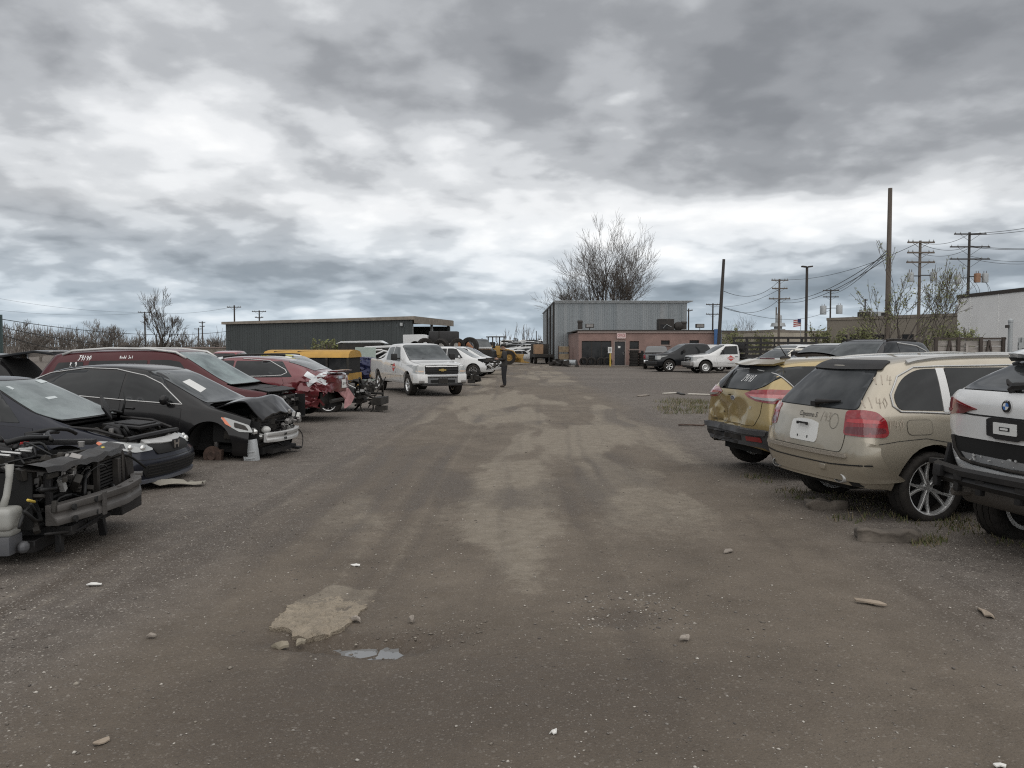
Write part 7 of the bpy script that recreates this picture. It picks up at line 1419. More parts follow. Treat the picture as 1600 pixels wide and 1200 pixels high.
def bg_car(name, label, loc, ang, kind, P, L=4.6, W=1.82, H=1.6, wb=2.7, fo=.92, belt=1.0, hood=.98, R=.34, dz=0, level=2, group=None, g=None, gs=None, doors=2, wheels=True, cat='car', which=((0, 1), (0, -1), (1, 1), (1, -1)), fast=0.0, **kw):
 st = st_sedan(L, W, H, wb, fo, belt, hood, hoodlen=1.1, trunk=belt + .08, fast=fast) if kind == 'sedan' else st_suv(L, W, H, wb, fo, belt, hood, hoodlen=1.15)
 c = Car(name, label, cat, loc, ang, st, (-wb / 2, wb / 2), P, R=R, arch=R + .055, arch_z=R + .02, level=level, group=group, dz=dz, **{k: v for k, v in kw.items() if k in ('pitch', 'roll', 'dents', 'arches')})
 q = dress(c, L, W, H, wb, fo, belt, hood, kind, P, g or glassm('tint_glass'), R + .055, R + .02, hoodlen=1.1 if kind == 'sedan' else 1.15, gs=gs or glassm('clear_windscreen', (.03, .034, .036), .22, (.40, .43, .43)), doors=doors, fast=fast, **{k: v for k, v in kw.items() if k in ('front', 'hoodpanel', 'wtop', 'handles', 'rear', 'lamps')})
 c.q = q
 if wheels: c.wheels(rr=R * .64, W=.22, style='ten', which=which)
 c.mirror(.62, belt + .06, P)
 return c
def right_cluster():
 Wt = paint('white_paint', (.56, .565, .56)); r = math.radians
 c = bg_car('suv', 'white wagon with a long sloping windscreen, parked beside the slatted stake bed', (12.7, 37.2), r(213), 'suv', Wt, H=1.84, belt=1.18, hood=1.22, L=4.9, wb=2.85, R=.37); c.finish()
 c = bg_car('crossover', 'cream white crossover with a curved roofline among the white cars', (10.9, 32.6), r(214), 'sedan', paint('cream_paint', (.52, .49, .42)), H=1.66, belt=1.1, hood=1.05, L=4.6, fast=.3, dz=.04); c.finish()
 c, q = pickup('pickup_truck', 'white crew-cab pickup with open rear side windows, nose to the lane', (11.3, 28.6), r(212), Wt, H=1.86, belt=1.28, hood=1.24, doors='crew', back=-1.1, R=.40, level=2); truck_front(c, q, Wt, 'chrome'); c.finish()
 c = bg_car('sedan', 'white car half hidden between the crew-cab pickup and black wagon', (14.3, 33.2), r(212), 'suv', Wt, H=1.80, belt=1.15, hood=1.12); c.finish()
 # black car with its hood thrown up
 Bk = paint('black_paint', (.008, .008, .009))
 c = bg_car('sedan', 'black car with its curved hood propped open beyond the gold hatchback', (8.75, 19.2), r(203), 'sedan', Bk, H=1.43, belt=.95, hood=.92, hoodpanel=False)
 f = c.q['f']; cut(c, lambda p, n: f - 1.05 < p.x < f - .15 and abs(p.y) < .64 and n.z > .4); engine_bay(c.root, f - 1.0, f - .2, .62, .4, .86, 61, hoses=10, intake=False)
 N, Mm = 10, 10; V = []
 for i in range(N + 1):
  t = i / N
  for j in range(Mm + 1):
   s = j / Mm * 2 - 1; V.append((f - 1.1 + 1.05 * t, s * lin(.72, .62, t), .98 + .72 * math.sin(t * 1.15) * .9 + .05 * (1 - s * s)))
 F = [(i * (Mm + 1) + j, (i + 1) * (Mm + 1) + j, (i + 1) * (Mm + 1) + j + 1, i * (Mm + 1) + j + 1) for i in range(N) for j in range(Mm)]
 k = len(V); V += [(a - .03, b * .95, z - .035) for a, b, z in V]; F += [tuple(x + k for x in fc[::-1]) for fc in F]
 MB().add(V, F).build('hood', Bk, c.root, 'auto'); mb = MB(); mb.tube([(f - .3, .55, .85), (f - .45, .55, 1.36)], .012, 6); mb.build('hood_strut', 'steel_light', c.root); c.finish()
 c = bg_car('suv', 'large black three-row wagon with a chrome window surround, front towards the lane', (10.55, 24.2), r(221), 'suv', paint('wagon_black', (.010, .010, .012), rough=.2, dirt=.12), L=5.25, W=2.03, H=1.95, wb=3.07, fo=.95, belt=1.22, hood=1.20, R=.42, level=3)
 for v in ('L',): c.trim('window_trim', v, [(1.1, 1.235), (-.2, 1.255), (-1.5, 1.28), (-2.05, 1.31), (-2.18, 1.42), (-2.0, 1.60), (-1.4, 1.76), (-.2, 1.845)], 'steel_light', .022)
 for s in (.6, -.6): c.panel('roof_rail', 'top', [(-1.7, s - .025), (.2, s - .025), (.2, s + .025), (-1.7, s + .025)], 'dark_metal', .05, .05, .1)
 c.finish()
 c = bg_car('suv', 'white low wagon with silver roof rails directly behind the beige wagon', (8.5, 15.9), r(196), 'suv', Wt, H=1.63, belt=1.05, hood=1.0, gs=glassm('pale_windscreen', (.12, .13, .13), .6, (.45, .47, .47)))
 for s in (.58, -.58): c.panel('roof_rail', 'top', [(-1.5, s - .02), (.15, s - .02), (.15, s + .02), (-1.5, s + .02)], 'steel_light', .05, .05, .1)
 c.panel('sunroof', 'top', [(-.9, -.40), (-.1, -.40), (-.1, .40), (-.9, .40)], glassm('tint_glass'), .008, .01, .1); c.finish()
def left_background():
 r = math.radians; Wt = paint('white_paint', (.56, .565, .56)); Bk = paint('black_paint', (.008, .008, .009))
 c = bg_car('suv', 'black wagon with its tail hatch raised behind the maroon wagon', (-13.6, 19.3), r(182), 'suv', Bk, H=1.62, rear=False)
 rr_ = c.q['r']; c.panel('boot_shade_sheet', 'rear', [(-.7, .8), (.7, .8), (.58, 1.45), (-.58, 1.45)], 'black_void', .01, .01, .1)  # black sheet painted in for the shaded boot, body stays closed behind
 mb = MB(); mb.prism([(rr_ + .45, 1.54), (rr_ - .35, 1.66), (rr_ - .78, 1.60), (rr_ - .80, 1.54), (rr_ - .35, 1.60), (rr_ + .45, 1.48)], -.74, .74); bevelled(mb, 'tailgate', Bk, c.root, .012, 1)
 mb = MB(); mb.box((rr_ - .70, 0, 1.635), (.10, 1.3, .02)); mb.build('tailgate_edge', 'steel_light', c.root); c.finish()
 c = bg_car('hatchback', 'white car at the far left, half hidden by the navy sedan', (-11.6, 15.6), r(0), 'suv', Wt, H=1.50, belt=.98, hood=.95); c.finish()
 c = bg_car('hatchback', 'small red car, roof only, beyond the taped white hatchback', (-15.3, 45.0), r(95), 'suv', paint('bright_red', (.22, .012, .015)), H=1.52, belt=.98, hood=.95, W=1.75); c.finish()
 # white wagons with torn noses to the right of the pickup
 for (loc, lab, rot, tint, sd) in (((-3.35, 46.9), 'white wagon with a torn black nose just behind the white pickup', -14, None, 3), ((-3.0, 51.5), 'white wagon with smashed headlamps, farther of the two behind the pickup', -16, mat('blue_tint', (.05, .06, .20), .1, coat=1), 9)):
  c = bg_car('suv', lab, loc, r(rot), 'suv', Wt, H=1.74, belt=1.08, hood=1.05, L=4.85, wb=2.85, R=.37, front=False, hoodpanel=False, gs=glassm('pale_windscreen', (.12, .13, .13), .6, (.45, .47, .47)))
  f = c.q['f']; rg = random.Random(sd); cut(c, lambda p, n: p.x > f - .45 and p.z > .45 and abs(p.y) < .78)
  if tint: c.panel('blue_sheet', 'front', [(.3, 1.35), (.62, 1.3), (.55, 1.58), (.3, 1.62)], tint, .02, .004, .08)
  mb = MB(); mb.box((f - .5, 0, .75), (.3, 1.6, .6)); mb.build('nose_void', 'black_void', c.root); mb = MB(); mb2 = MB()
  for i in range(14): mb.box((f - rg.uniform(.05, .4), rg.uniform(-.8, .8), rg.uniform(.5, .98)), (rg.uniform(.1, .3), rg.uniform(.05, .25), rg.uniform(.03, .2)), Matrix.Rotation(rg.uniform(-1, 1), 3, 'X'))
  for i in range(9): mb2.box((f - rg.uniform(-.05, .3), rg.uniform(-.85, .8), rg.uniform(.42, .85)), (rg.uniform(.1, .3), rg.uniform(.1, .4), rg.uniform(.02, .06)), Matrix.Rotation(rg.uniform(-.7, .7), 3, 'X') @ Matrix.Rotation(rg.uniform(-.7, .7), 3, 'Z'))
  tag(bevelled(mb, 'torn_nose', 'engine_dark', c.root, .01, 1), kind='stuff'); tag(mb2.build('bent_bumper', Wt, c.root), kind='stuff'); c.finish()
 # wreck pile lying between pickup and wagon
 root = thing('scrap_engine', 'grey scrap engine on the ground beside the white pickup bumper', 'engine', (-1.95, 36.5, 0)); engine_bay(root, -.7, .6, .5, 0.0, .75, 77, hoses=10, intake=False, tub=False)
 # crushed blue car with one bright wheel
 c = bg_car('crushed_car', 'crushed dark blue car with one bright alloy wheel behind the pickup bed', (-8.0, 38.3), r(150), 'suv', paint('blue_paint', (.012, .016, .055), metal=.3), H=1.35, belt=.95, hood=.9, dents=[((-1.9, .6, .8), 1.0, .25, 2), ((-.5, .8, .9), .8, .2, 6)], rear=False, wheels=False, dz=-.05); c.wheels(rr=.24, W=.22, style='six', which=((0, 1), (1, 1)), rim_mat='plate_white'); c.finish()
# ------------------------------------------------------------------ the yard floor
def vnoise(x, y, seed=0):
 xi = np.floor(x).astype(np.int64); yi = np.floor(y).astype(np.int64); xf = x - xi; yf = y - yi
 def h(a, b):
  n = (a * 374761393 + b * 668265263 + seed * 2147483647) & 0xffffffff; n = ((n ^ (n >> 13)) * 1274126177) & 0xffffffff
  return ((n ^ (n >> 16)) & 0xffff) / 65535.0
 u = xf * xf * (3 - 2 * xf); v = yf * yf * (3 - 2 * yf)
 return (h(xi, yi) * (1 - u) + h(xi + 1, yi) * u) * (1 - v) + (h(xi, yi + 1) * (1 - u) + h(xi + 1, yi + 1) * u) * v
def fbm(x, y, seed=0, o=4, s=1.0):
 r = 0; a = .5; t = 0
 for i in range(o): r = r + a * vnoise(x * s, y * s, seed + i * 17); t += a; a *= .5; s *= 2.03
 return r / t
def sst(e0, e1, x): t = np.clip((x - e0) / (e1 - e0), 0, 1); return t * t * (3 - 2 * t)
PATCHES = [  # worn pale crust in the lane: photo outline points -> ground
 [(424, 982), (468, 935), (515, 913), (608, 912), (578, 942), (538, 978), (495, 994), (452, 993)],
 [(740, 722), (860, 712), (880, 760), (905, 830), (880, 905), (838, 948), (800, 940), (705, 838), (690, 800)],
 [(395, 1150), (430, 1128), (445, 1140), (410, 1158)], [(430, 1068), (460, 1060), (455, 1076)], [(780, 722), (850, 720), (845, 735), (775, 735)]]
def poly_sd(x, y, poly):
 d = np.full(x.shape, 1e9); ins = np.zeros(x.shape, bool); n = len(poly)
 for i in range(n):
  (ax, ay), (bx, by) = poly[i], poly[(i + 1) % n]; ex, ey = bx - ax, by - ay
  t = np.clip(((x - ax) * ex + (y - ay) * ey) / (ex * ex + ey * ey), 0, 1); d = np.minimum(d, np.hypot(x - ax - t * ex, y - ay - t * ey))
  c = ((ay > y) != (by > y)) & (x < (bx - ax) * (y - ay) / (by - ay + 1e-12) + ax); ins ^= c
 return np.where(ins, -d, d)
POTHOLE = G(560, 1000)
def ground_fields(x, y):
 lane_c = .25 + .010 * y; near = np.exp(-np.maximum(y, 0) / 60)
 wob = (fbm(x, y, 3, 3, .35) - .5)
 lx = x - lane_c + wob * .6
 lane = 1 - sst(2.0, 3.4, np.abs(lx))
 tan = np.zeros_like(x); step = np.zeros_like(x)
 e = (fbm(x, y, 9, 4, 3.0) - .5) * .28 + (fbm(x, y, 19, 2, 14.0) - .5) * .05
 for k, pl in enumerate(PATCHES):
  P = [G(u, v) for u, v in pl]; sd = poly_sd(x, y, P) + e * (.5 if k == 0 else 1.3)
  tan = np.maximum(tan, (1 - sst((-.05, -.45)[k] if k < 2 else -.15, (.02, .22)[k] if k < 2 else .1, sd)) * (1.0 if k < 1 else .8))
  if k == 0: tan = tan * .7
 streak = fbm(lx * 1.6, y * .10, 21, 4, 1.0); tr1 = np.exp(-((np.abs(lx) - .95) / .33) ** 2)
 rut = sst(.45, .75, fbm(lx * 4.5, y * .06, 23, 3, 1.0)) * (1 - sst(2.6, 4.0, np.abs(lx)))
 tan2 = lane * sst(.50, .68, fbm(lx * .8, y * .16, 5, 4, 1.2)) * .62 * sst(5.5, 9, y) + lane * .32 * sst(9, 16, y)
 wet = sst(.52, .70, fbm(x * .7, y * .35, 31, 4, .9)) * .55 + tr1 * .30 * sst(.4, .6, streak) * lane
 wet = wet + .42 * rut * sst(3, 6, y); tan2 = np.maximum(tan2, .35 * (1 - rut) * sst(.5, .8, fbm(lx * 3.1 + 9, y * .05, 27, 3, 1.0)))
 wet = np.maximum(wet, .85 * np.exp(-(((x - .1) / 1.9) ** 2 + ((y - 4.1) / .9) ** 2)) + .5 * np.exp(-(((x + 1.2) / 1.2) ** 2 + ((y - 3.4) / .9) ** 2)))
 px, py = POTHOLE; hole = np.exp(-(((x - px) / .46) ** 2 + ((y - py) / .15) ** 2) ** 1.6); wet = np.maximum(wet, np.clip(1.25 * np.exp(-(((x - px) / .75) ** 2 + ((y - py) / .30) ** 2)), 0, 1.1))
 hx, hy = G(965, 965); h2 = np.exp(-(((x - hx) / .40) ** 2 + ((y - hy) / .22) ** 2)); wet = np.maximum(wet, h2 * .9)
 # oily patches and turning tracks in the open yard farther off
 for c_, s_ in ((-2.75, .012), (-1.05, .010), (.62, .008), (2.15, .006), (-3.6, .03)):
  d_ = x - (c_ + s_ * y + .16 * np.sin(y * .17 + c_ * 3)); on = sst(.36, .56, fbm(x * .2 + c_ * 7, y * .13, 71, 3, 1.0))
  k_ = np.exp(-(d_ / .085) ** 2) * on * sst(3.0, 4.5, y); k2 = np.exp(-((np.abs(d_) - .17) / .07) ** 2) * on * sst(3.0, 4.5, y); wet = wet + .42 * k_; tan2 = np.maximum(tan2, .42 * k2); tr1 = np.maximum(tr1, .7 * k_)
 far = sst(22, 40, y) * sst(-2, 8, x + 2); wet = np.maximum(wet, far * 1.0 * sst(.44, .62, fbm(x * .10, y * .22, 41, 4, 1.0)))
 ring = np.abs(np.hypot((x - 9) / 1.0, (y - 40) / 1.5) - 7.5); wet = np.maximum(wet, .7 * np.exp(-(ring / .35) ** 2) * sst(20, 26, y))
 gravel = 1 - lane * .75
 z = (fbm(x, y, 50, 3, .22) - .5) * .10 * sst(1, 3, np.abs(lx) + 1.2) + (fbm(x, y, 51, 4, 1.3) - .5) * .035 + (fbm(x, y, 52, 4, 6.0) - .5) * .020 * sst(60, 25, y) * (1 - sst(25, 60, y)) 
 z = z - .035 * tr1 * lane * sst(.35, .65, streak) + step * .045 - hole * .07 - h2 * .02
 z += (1 - sst(25, 60, y)) * (fbm(x, y, 53, 3, 22.0) - .5) * (.014 + .10 * np.clip(hole, 0, 1)) * (1 - .6 * tan)
 return z, np.clip(np.maximum(tan, tan2), 0, 1), np.clip(wet, 0, 1), np.clip(gravel, 0, 1)
def build_ground():
 ys = [-40, -25, -14, -8, -4, -2, 0, 1.0, 1.8]; y = 2.3
 while y < 420: ys.append(y); y += max(.035, .0085 * y)
 ys += [500, 650, 900, 1400, 2200, 3500]
 xs = list(np.arange(-4.5, 4.5, .042)); x = 4.5; ex = []
 while x < 60: ex.append(x); x += .05 + .018 * (x - 4.5)
 ex += [80, 120, 200, 400, 900, 2500]
 xs = [-a - .0 for a in ex[::-1]] + xs + ex
 X, Y = np.meshgrid(np.array(xs, float), np.array(ys, float)); Z, tan, wet, grv = ground_fields(X, Y)
 fade = 1 - sst(90, 200, np.hypot(X, Y)); Z = Z * fade - .02 * (1 - fade)
 ny, nx = X.shape; V = np.stack([X, Y, Z], -1).reshape(-1, 3)
 i = np.arange(ny - 1)[:, None] * nx + np.arange(nx - 1)[None, :]; F = np.stack([i, i + 1, i + nx + 1, i + nx], -1).reshape(-1, 4)
 me = bpy.data.meshes.new('ground'); me.vertices.add(len(V)); me.vertices.foreach_set('co', V.astype(np.float32).ravel())
 me.loops.add(F.size); me.loops.foreach_set('vertex_index', F.astype(np.int32).ravel()); me.polygons.add(len(F))
 me.polygons.foreach_set('loop_start', np.arange(0, F.size, 4, dtype=np.int32)); me.polygons.foreach_set('loop_total', np.full(len(F), 4, dtype=np.int32)); me.update(calc_edges=True)
 for nm, a in (('crust', tan), ('damp', wet), ('gravelly', grv)):
  at = me.attributes.new(nm, 'FLOAT', 'POINT'); at.data.foreach_set('value', a.astype(np.float32).ravel())
 me.shade_smooth(); m = bpy.data.materials.new('yard_dirt'); m.use_nodes = True; nt = m.node_tree; N = nt.nodes.new; L = nt.links.new; b = nt.nodes['Principled BSDF']
 tc = N('ShaderNodeTexCoord'); obj = tc.outputs['Object']
 def nz(scale, det=5, rough=.6, st=(1, 1, 1)):
  mp = N('ShaderNodeMapping'); mp.inputs['Scale'].default_value = st; L(obj, mp.inputs[0]); n = N('ShaderNodeTexNoise'); n.inputs['Scale'].default_value = scale; n.inputs['Detail'].default_value = det; n.inputs['Roughness'].default_value = rough; L(mp.outputs[0], n.inputs['Vector']); return n.outputs[0]
 def attr(nm): a = N('ShaderNodeAttribute'); a.attribute_name = nm; return a.outputs['Fac']
 def rng_(src, a, b_, c=0., d=1.): r = N('ShaderNodeMapRange'); L(src, r.inputs[0]); r.inputs[1].default_value = a; r.inputs[2].default_value = b_; r.inputs[3].default_value = c; r.inputs[4].default_value = d; return r.outputs[0]
 def mt(op, a, b_):
  n = N('ShaderNodeMath'); n.operation = op
  for i_, x in enumerate((a, b_)):
   if isinstance(x, (int, float)): n.inputs[i_].default_value = x
   else: L(x, n.inputs[i_])
  return n.outputs[0]
 def mix(f, a, b_):
  n = N('ShaderNodeMix'); n.data_type = 'RGBA'
  for i_, x in ((0, f), (6, a), (7, b_)):
   if isinstance(x, (int, float)): n.inputs[i_].default_value = x
   elif isinstance(x, tuple): n.inputs[i_].default_value = (*x, 1)
   else: L(x, n.inputs[i_])
  return n.outputs[2]
 base = mix(rng_(nz(1.1, 7, .65), .32, .70), (.096, .077, .057), (.160, .131, .100))
 grav = mix(rng_(nz(3.5, 6, .7), .35, .68), (.084, .073, .065), (.150, .132, .117))
 colr = mix(mt('MULTIPLY', attr('gravelly'), .8), base, grav)
 colr = mix(mt('MULTIPLY', rng_(mt('ADD', attr('crust'), mt('ADD', mt('MULTIPLY', mt('SUBTRACT', nz(7, 6, .75), .5), .75), mt('MULTIPLY', mt('SUBTRACT', nz(48, 4, .8), .5), .9))), .34, .66), .84), colr, mix(rng_(nz(6, 6, .7), .3, .7), (.165, .140, .108), (.25, .218, .175)))
 wetf = rng_(mt('ADD', attr('damp'), mt('ADD', mt('MULTIPLY', mt('SUBTRACT', nz(5, 6, .7), .5), .5), mt('MULTIPLY', mt('SUBTRACT', nz(42, 4, .8), .5), .5))), .25, .85)
 colr = mix(mt('MULTIPLY', wetf, .72), colr, (.064, .049, .036))
 # small stones: cells of three sizes, some pale
 for sc, thr, amt, c0, c1 in ((75., .62, .85, (.05, .044, .040), (.36, .33, .29)), (38., .82, .8, (.07, .062, .056), (.38, .35, .31)), (150., .50, .75, (.04, .034, .030), (.27, .24, .21))):
  vo = N('ShaderNodeTexVoronoi'); vo.inputs['Scale'].default_value = sc; L(obj, vo.inputs['Vector']); sp = N('ShaderNodeSeparateColor'); L(vo.outputs['Color'], sp.inputs[0])
  pick = mt('MULTIPLY', rng_(sp.outputs[0], thr, thr + .03), rng_(vo.outputs['Distance'], .42, .30)); pick = mt('MULTIPLY', pick, mt('ADD', mt('MULTIPLY', attr('gravelly'), .93), .07))
  colr = mix(mt('MULTIPLY', pick, amt), colr, mix(sp.outputs[1], c0, c1))
 L(colr, b.inputs['Base Color']); L(rng_(wetf, 0, 1, .92, .62), b.inputs['Roughness']); b.inputs['Specular IOR Level'].default_value = .3
 vo = N('ShaderNodeTexVoronoi'); vo.inputs['Scale'].default_value = 60; L(obj, vo.inputs['Vector'])
 hgt = mt('ADD', mt('MULTIPLY', nz(45, 6, .75), .6), mt('MULTIPLY', rng_(vo.outputs['Distance'], .0, .5, 1., 0.), .4)); bp = N('ShaderNodeBump'); bp.inputs['Strength'].default_value = .75; bp.inputs['Distance'].default_value = .018; L(hgt, bp.inputs['Height']); L(bp.outputs[0], b.inputs['Normal'])
 me.materials.append(m); tag(link('ground', me), kind='structure')
 # puddle in the pothole
 px, py = POTHOLE; mb = MB(); n = 40; pts = []
 zc = float(ground_fields(np.array([px]), np.array([py]))[0][0]) + .042
 for i in range(n):
  q = 2 * PI * i / n; k = 1 + .22 * math.sin(3 * q + 1) + .15 * math.sin(7 * q); pts.append((px + .05 + .46 * k * math.cos(q), py + .17 * k * math.sin(q), zc))
 mb.add(pts, [tuple(range(n))]); wm = mat('puddle_water', (.17, .174, .175), .03, spec=1.0); tag(mb.build('puddle_water', wm, None, fix=False), kind='structure')
def gz(x, y): return float(ground_fields(np.array([float(x)]), np.array([float(y)]))[0][0])
def stones(name, n, box, smin, smax, mtl, seed, dens=None, power=2.2):
 rg = np.random.default_rng(seed); x = rg.uniform(box[0], box[1], n * 3); t = rg.uniform(0, 1, n * 3); y = box[2] * (box[3] / box[2]) ** t
 if dens is not None: k = rg.uniform(0, 1, n * 3) < dens(x, y); x, y = x[k], y[k]
 x, y = x[:n], y[:n]; n = len(x); z = ground_fields(x, y)[0]
 s = smin + (smax - smin) * rg.uniform(0, 1, n) ** 5
 B = np.array([(1, 0, 0), (.3, .95, 0), (-.8, .6, 0), (-.8, -.6, 0), (.3, -.95, 0), (.1, .1, .62), (-.1, 0, -.5)]); FT = np.array([(0, 1, 5), (1, 2, 5), (2, 3, 5), (3, 4, 5), (4, 0, 5), (1, 0, 6), (2, 1, 6), (3, 2, 6), (4, 3, 6), (0, 4, 6)])
 a = rg.uniform(0, 2 * PI, n); ca, sa = np.cos(a), np.sin(a); st = rg.uniform(.5, 1.0, n)
 jit = 1 + rg.uniform(-.3, .3, (n, 7, 3)); P = B[None] * jit; P[:, :, 1] *= st[:, None]
 V = np.empty((n, 7, 3)); V[:, :, 0] = (P[:, :, 0] * ca[:, None] - P[:, :, 1] * sa[:, None]) * s[:, None] + x[:, None]; V[:, :, 1] = (P[:, :, 0] * sa[:, None] + P[:, :, 1] * ca[:, None]) * s[:, None] + y[:, None]; V[:, :, 2] = P[:, :, 2] * s[:, None] * .7 + (z + s * .12)[:, None]
 F = (FT[None] + (np.arange(n) * 7)[:, None, None]).reshape(-1, 3)
 me = bpy.data.meshes.new(name); me.vertices.add(n * 7); me.vertices.foreach_set('co', V.astype(np.float32).ravel()); me.loops.add(F.size); me.loops.foreach_set('vertex_index', F.astype(np.int32).ravel()); me.polygons.add(len(F)); me.polygons.foreach_set('loop_start', np.arange(0, F.size, 3, dtype=np.int32)); me.polygons.foreach_set('loop_total', np.full(len(F), 3, dtype=np.int32)); me.update(calc_edges=True); me.materials.append(M(mtl))
 return tag(link(name, me), kind='stuff')
def stone_mat(key, c0, c1):
 m = bpy.data.materials.new(key); m.use_nodes = True; nt = m.node_tree; b = nt.nodes['Principled BSDF']; g = nt.nodes.new('ShaderNodeNewGeometry'); r = nt.nodes.new('ShaderNodeValToRGB')
 r.color_ramp.elements[0].color = (*c0, 1); r.color_ramp.elements[1].color = (*c1, 1); r.color_ramp.elements[1].position = .92; e = r.color_ramp.elements.new(.5); e.color = (*[a * .72 + b_ * .28 for a, b_ in zip(c0, c1)], 1); nt.links.new(g.outputs['Random Per Island'], r.inputs[0]); nt.links.new(r.outputs[0], b.inputs['Base Color']); b.inputs['Roughness'].default_value = .9; MATS[key] = m
def debris():
 stone_mat('gravel_mix', (.075, .065, .058), (.42, .39, .345)); stone_mat('rubble_mix', (.10, .085, .07), (.26, .23, .19))
 def dens(x, y):
  _, tan, wet, grv = ground_fields(x, y); return np.clip(.07 + .85 * grv * sst(.35, .6, fbm(x, y, 77, 3, .8)) - .15 * tan, .05, 1)
 stones('gravel', 42000, (-9, 9, 2.2, 26), .0045, .014, 'gravel_mix', 1, dens)
 stones('gravel', 900, (-7, 7, 2.6, 22), .010, .028, 'rubble_mix', 2, dens)
 hx, hy = G(1010, 955); stones('gravel', 260, (hx - .5, hx + .3, hy - .35, hy + .45), .006, .018, 'gravel_mix', 3); px, py = POTHOLE; stones('gravel', 200, (px - .1, px + .75, py - .12, py + .35), .005, .018, 'rubble_mix', 4)
 # single scraps one can point at
 pale = mat('paper_white', (.60, .59, .56), .8); card = mat('cardboard', (.27, .22, .17), .9, var=.25); rk = mat('rock', (.24, .21, .18), .9, var=.3, bump=.5, bscale=30); wood = mat('grey_wood', (.22, .19, .16), .9, var=.3)
 rg = random.Random(12)
 def flake(name, u, v, s, m_, label, cat, asp=.5, h=.012):
  x, y = G(u, v); n = 9; t0 = rg.uniform(0, 6); pts = []; mb = MB()
  for i in range(n): q = 2 * PI * i / n; k = rg.uniform(.6, 1.1); a, b = s * k * math.cos(q), s * asp * k * math.sin(q); pts.append((a * math.cos(t0) - b * math.sin(t0), a * math.sin(t0) * .8 + b * math.cos(t0)))
  V = [(a, b, rg.uniform(0, h)) for a, b in pts]; V2 = [(a, b, z + h * .5) for a, b, z in V]; mb.add(V + V2 + [(0, 0, h * 1.6)], [tuple(range(n - 1, -1, -1))] + [(i, (i + 1) % n, n + (i + 1) % n, n + i) for i in range(n)] + [(n + i, n + (i + 1) % n, 2 * n) for i in range(n)])
  return tag(mb.build(name, m_, None, loc=(x, y, gz(x, y) + .004)), label, cat)
 flake('paper_scrap', 556, 883, .05, pale, 'white paper scrap above the pale crust left of the lane centre', 'paper'); flake('paper_scrap', 866, 1148, .030, pale, 'small white scrap near the bottom middle of the lane', 'paper'); flake('paper_scrap', 157, 1162, .045, card, 'tan scrap at the bottom left corner of the lane', 'paper'); flake('paper_scrap', 1563, 1192, .03, pale, 'white scrap at the very bottom right corner', 'paper'); flake('paper_scrap', 148, 916, .06, pale, 'white scrap on gravel below the stripped car front', 'paper')
 flake('stone', 556, 966, 0.041, rk, 'flat grey stone beside the pothole rim', 'stone', .6, .03); flake('stone', 643, 968, 0.038, rk, 'grey stone just right of the puddle', 'stone', .6, .03); flake('stone', 1070, 1003, 0.041, rk, 'pale flat stone right of the lane centre', 'stone', .5, .02); flake('stone', 236, 997, 0.030, rk, 'pale stone on the rut left of the lane', 'stone', .6, .02); flake('stone', 440, 1008, 0.060, mat('pale_rock', (.24, .21, .16), .9, var=.3), 'pale broken crust chip below the pothole edge', 'stone', .5, .03); flake('stone', 470, 1000, 0.045, M('pale_rock'), 'smaller pale crust chip left of the puddle', 'stone', .5, .03)
 flake('stone', 1138, 892 - 30, .07, rk, 'light stone chip near the beige wagon track', 'stone', .4, .02); flake('cardboard_scrap', 1360, 940, .12, card, 'brown cardboard strip on gravel near the white wagon', 'cardboard', .25, .02); flake('cardboard_scrap', 1540, 958, .12, card, 'tan cardboard scrap under the white wagon bumper', 'cardboard', .3, .02)
 # crumpled sheet by the navy sedan
 x, y = G(250, 762); N = 9; V = []
 for i in range(N + 1):
  for j in range(5): t = i / N; w_ = (.21 * math.sin(min(1, t * 2.2) * PI * .75) + .05) * (1 - .55 * t); V.append((t * .8 - .3, (j / 4 - .5) * w_ * 2 + .1 * t + .03 * math.sin(9 * t + j), .02 + .10 * math.exp(-((t - .3) / .2) ** 2) * (1 - abs(j - 2) / 3) + .05 * abs(math.sin(5 * j + 13 * t) * math.sin(7 * t + j * 2))))
 mb = MB(); mb.add(V, [(i * 5 + j, (i + 1) * 5 + j, (i + 1) * 5 + j + 1, i * 5 + j + 1) for i in range(N) for j in range(4)]); o = mb.build('torn_liner', mat('liner_tan', (.27, .25, .21), .9, var=.25), None, 'auto', loc=(x, y, gz(x, y))); o.modifiers.new('t', 'SOLIDIFY').thickness = .006; tag(o, 'torn tan sheet lying under the navy sedan bumper', 'sheet')
 # broken pale crust standing proud of the dirt above the pothole
 P = [Vector(G(u, v)) for u, v in PATCHES[0]]; pts = []
 for i in range(len(P)):
  a, b = P[i], P[(i + 1) % len(P)]; n = max(1, int((b - a).length / .025))
  for j in range(n): q = a.lerp(b, j / n); nv = mnoise.noise_vector(Vector((q.x * 7, q.y * 7, 1))) * .045 + mnoise.noise_vector(Vector((q.x * 28, q.y * 28, 4))) * .022; pts.append((q.x + nv.x, q.y + nv.y))
 no = len(pts); ed = [(i, (i + 1) % no) for i in range(no)]; ol = list(pts); ys_ = [p[1] for p in ol]; y0, y1 = min(ys_), max(ys_)
 for i in range(60):
  for j in range(40):
   x, y = lin(min(p[0] for p in ol), max(p[0] for p in ol), (i + .3 * (j % 2)) / 60), lin(y0, y1, j / 40)
   if in_poly(x, y, ol): pts.append((x, y))
 v2, e2, f2, *_ = delaunay_2d_cdt([Vector(p) for p in pts], ed, [], 1, 1e-6); V = []
 zz = ground_fields(np.array([p.x for p in v2]), np.array([p.y for p in v2]))[0]
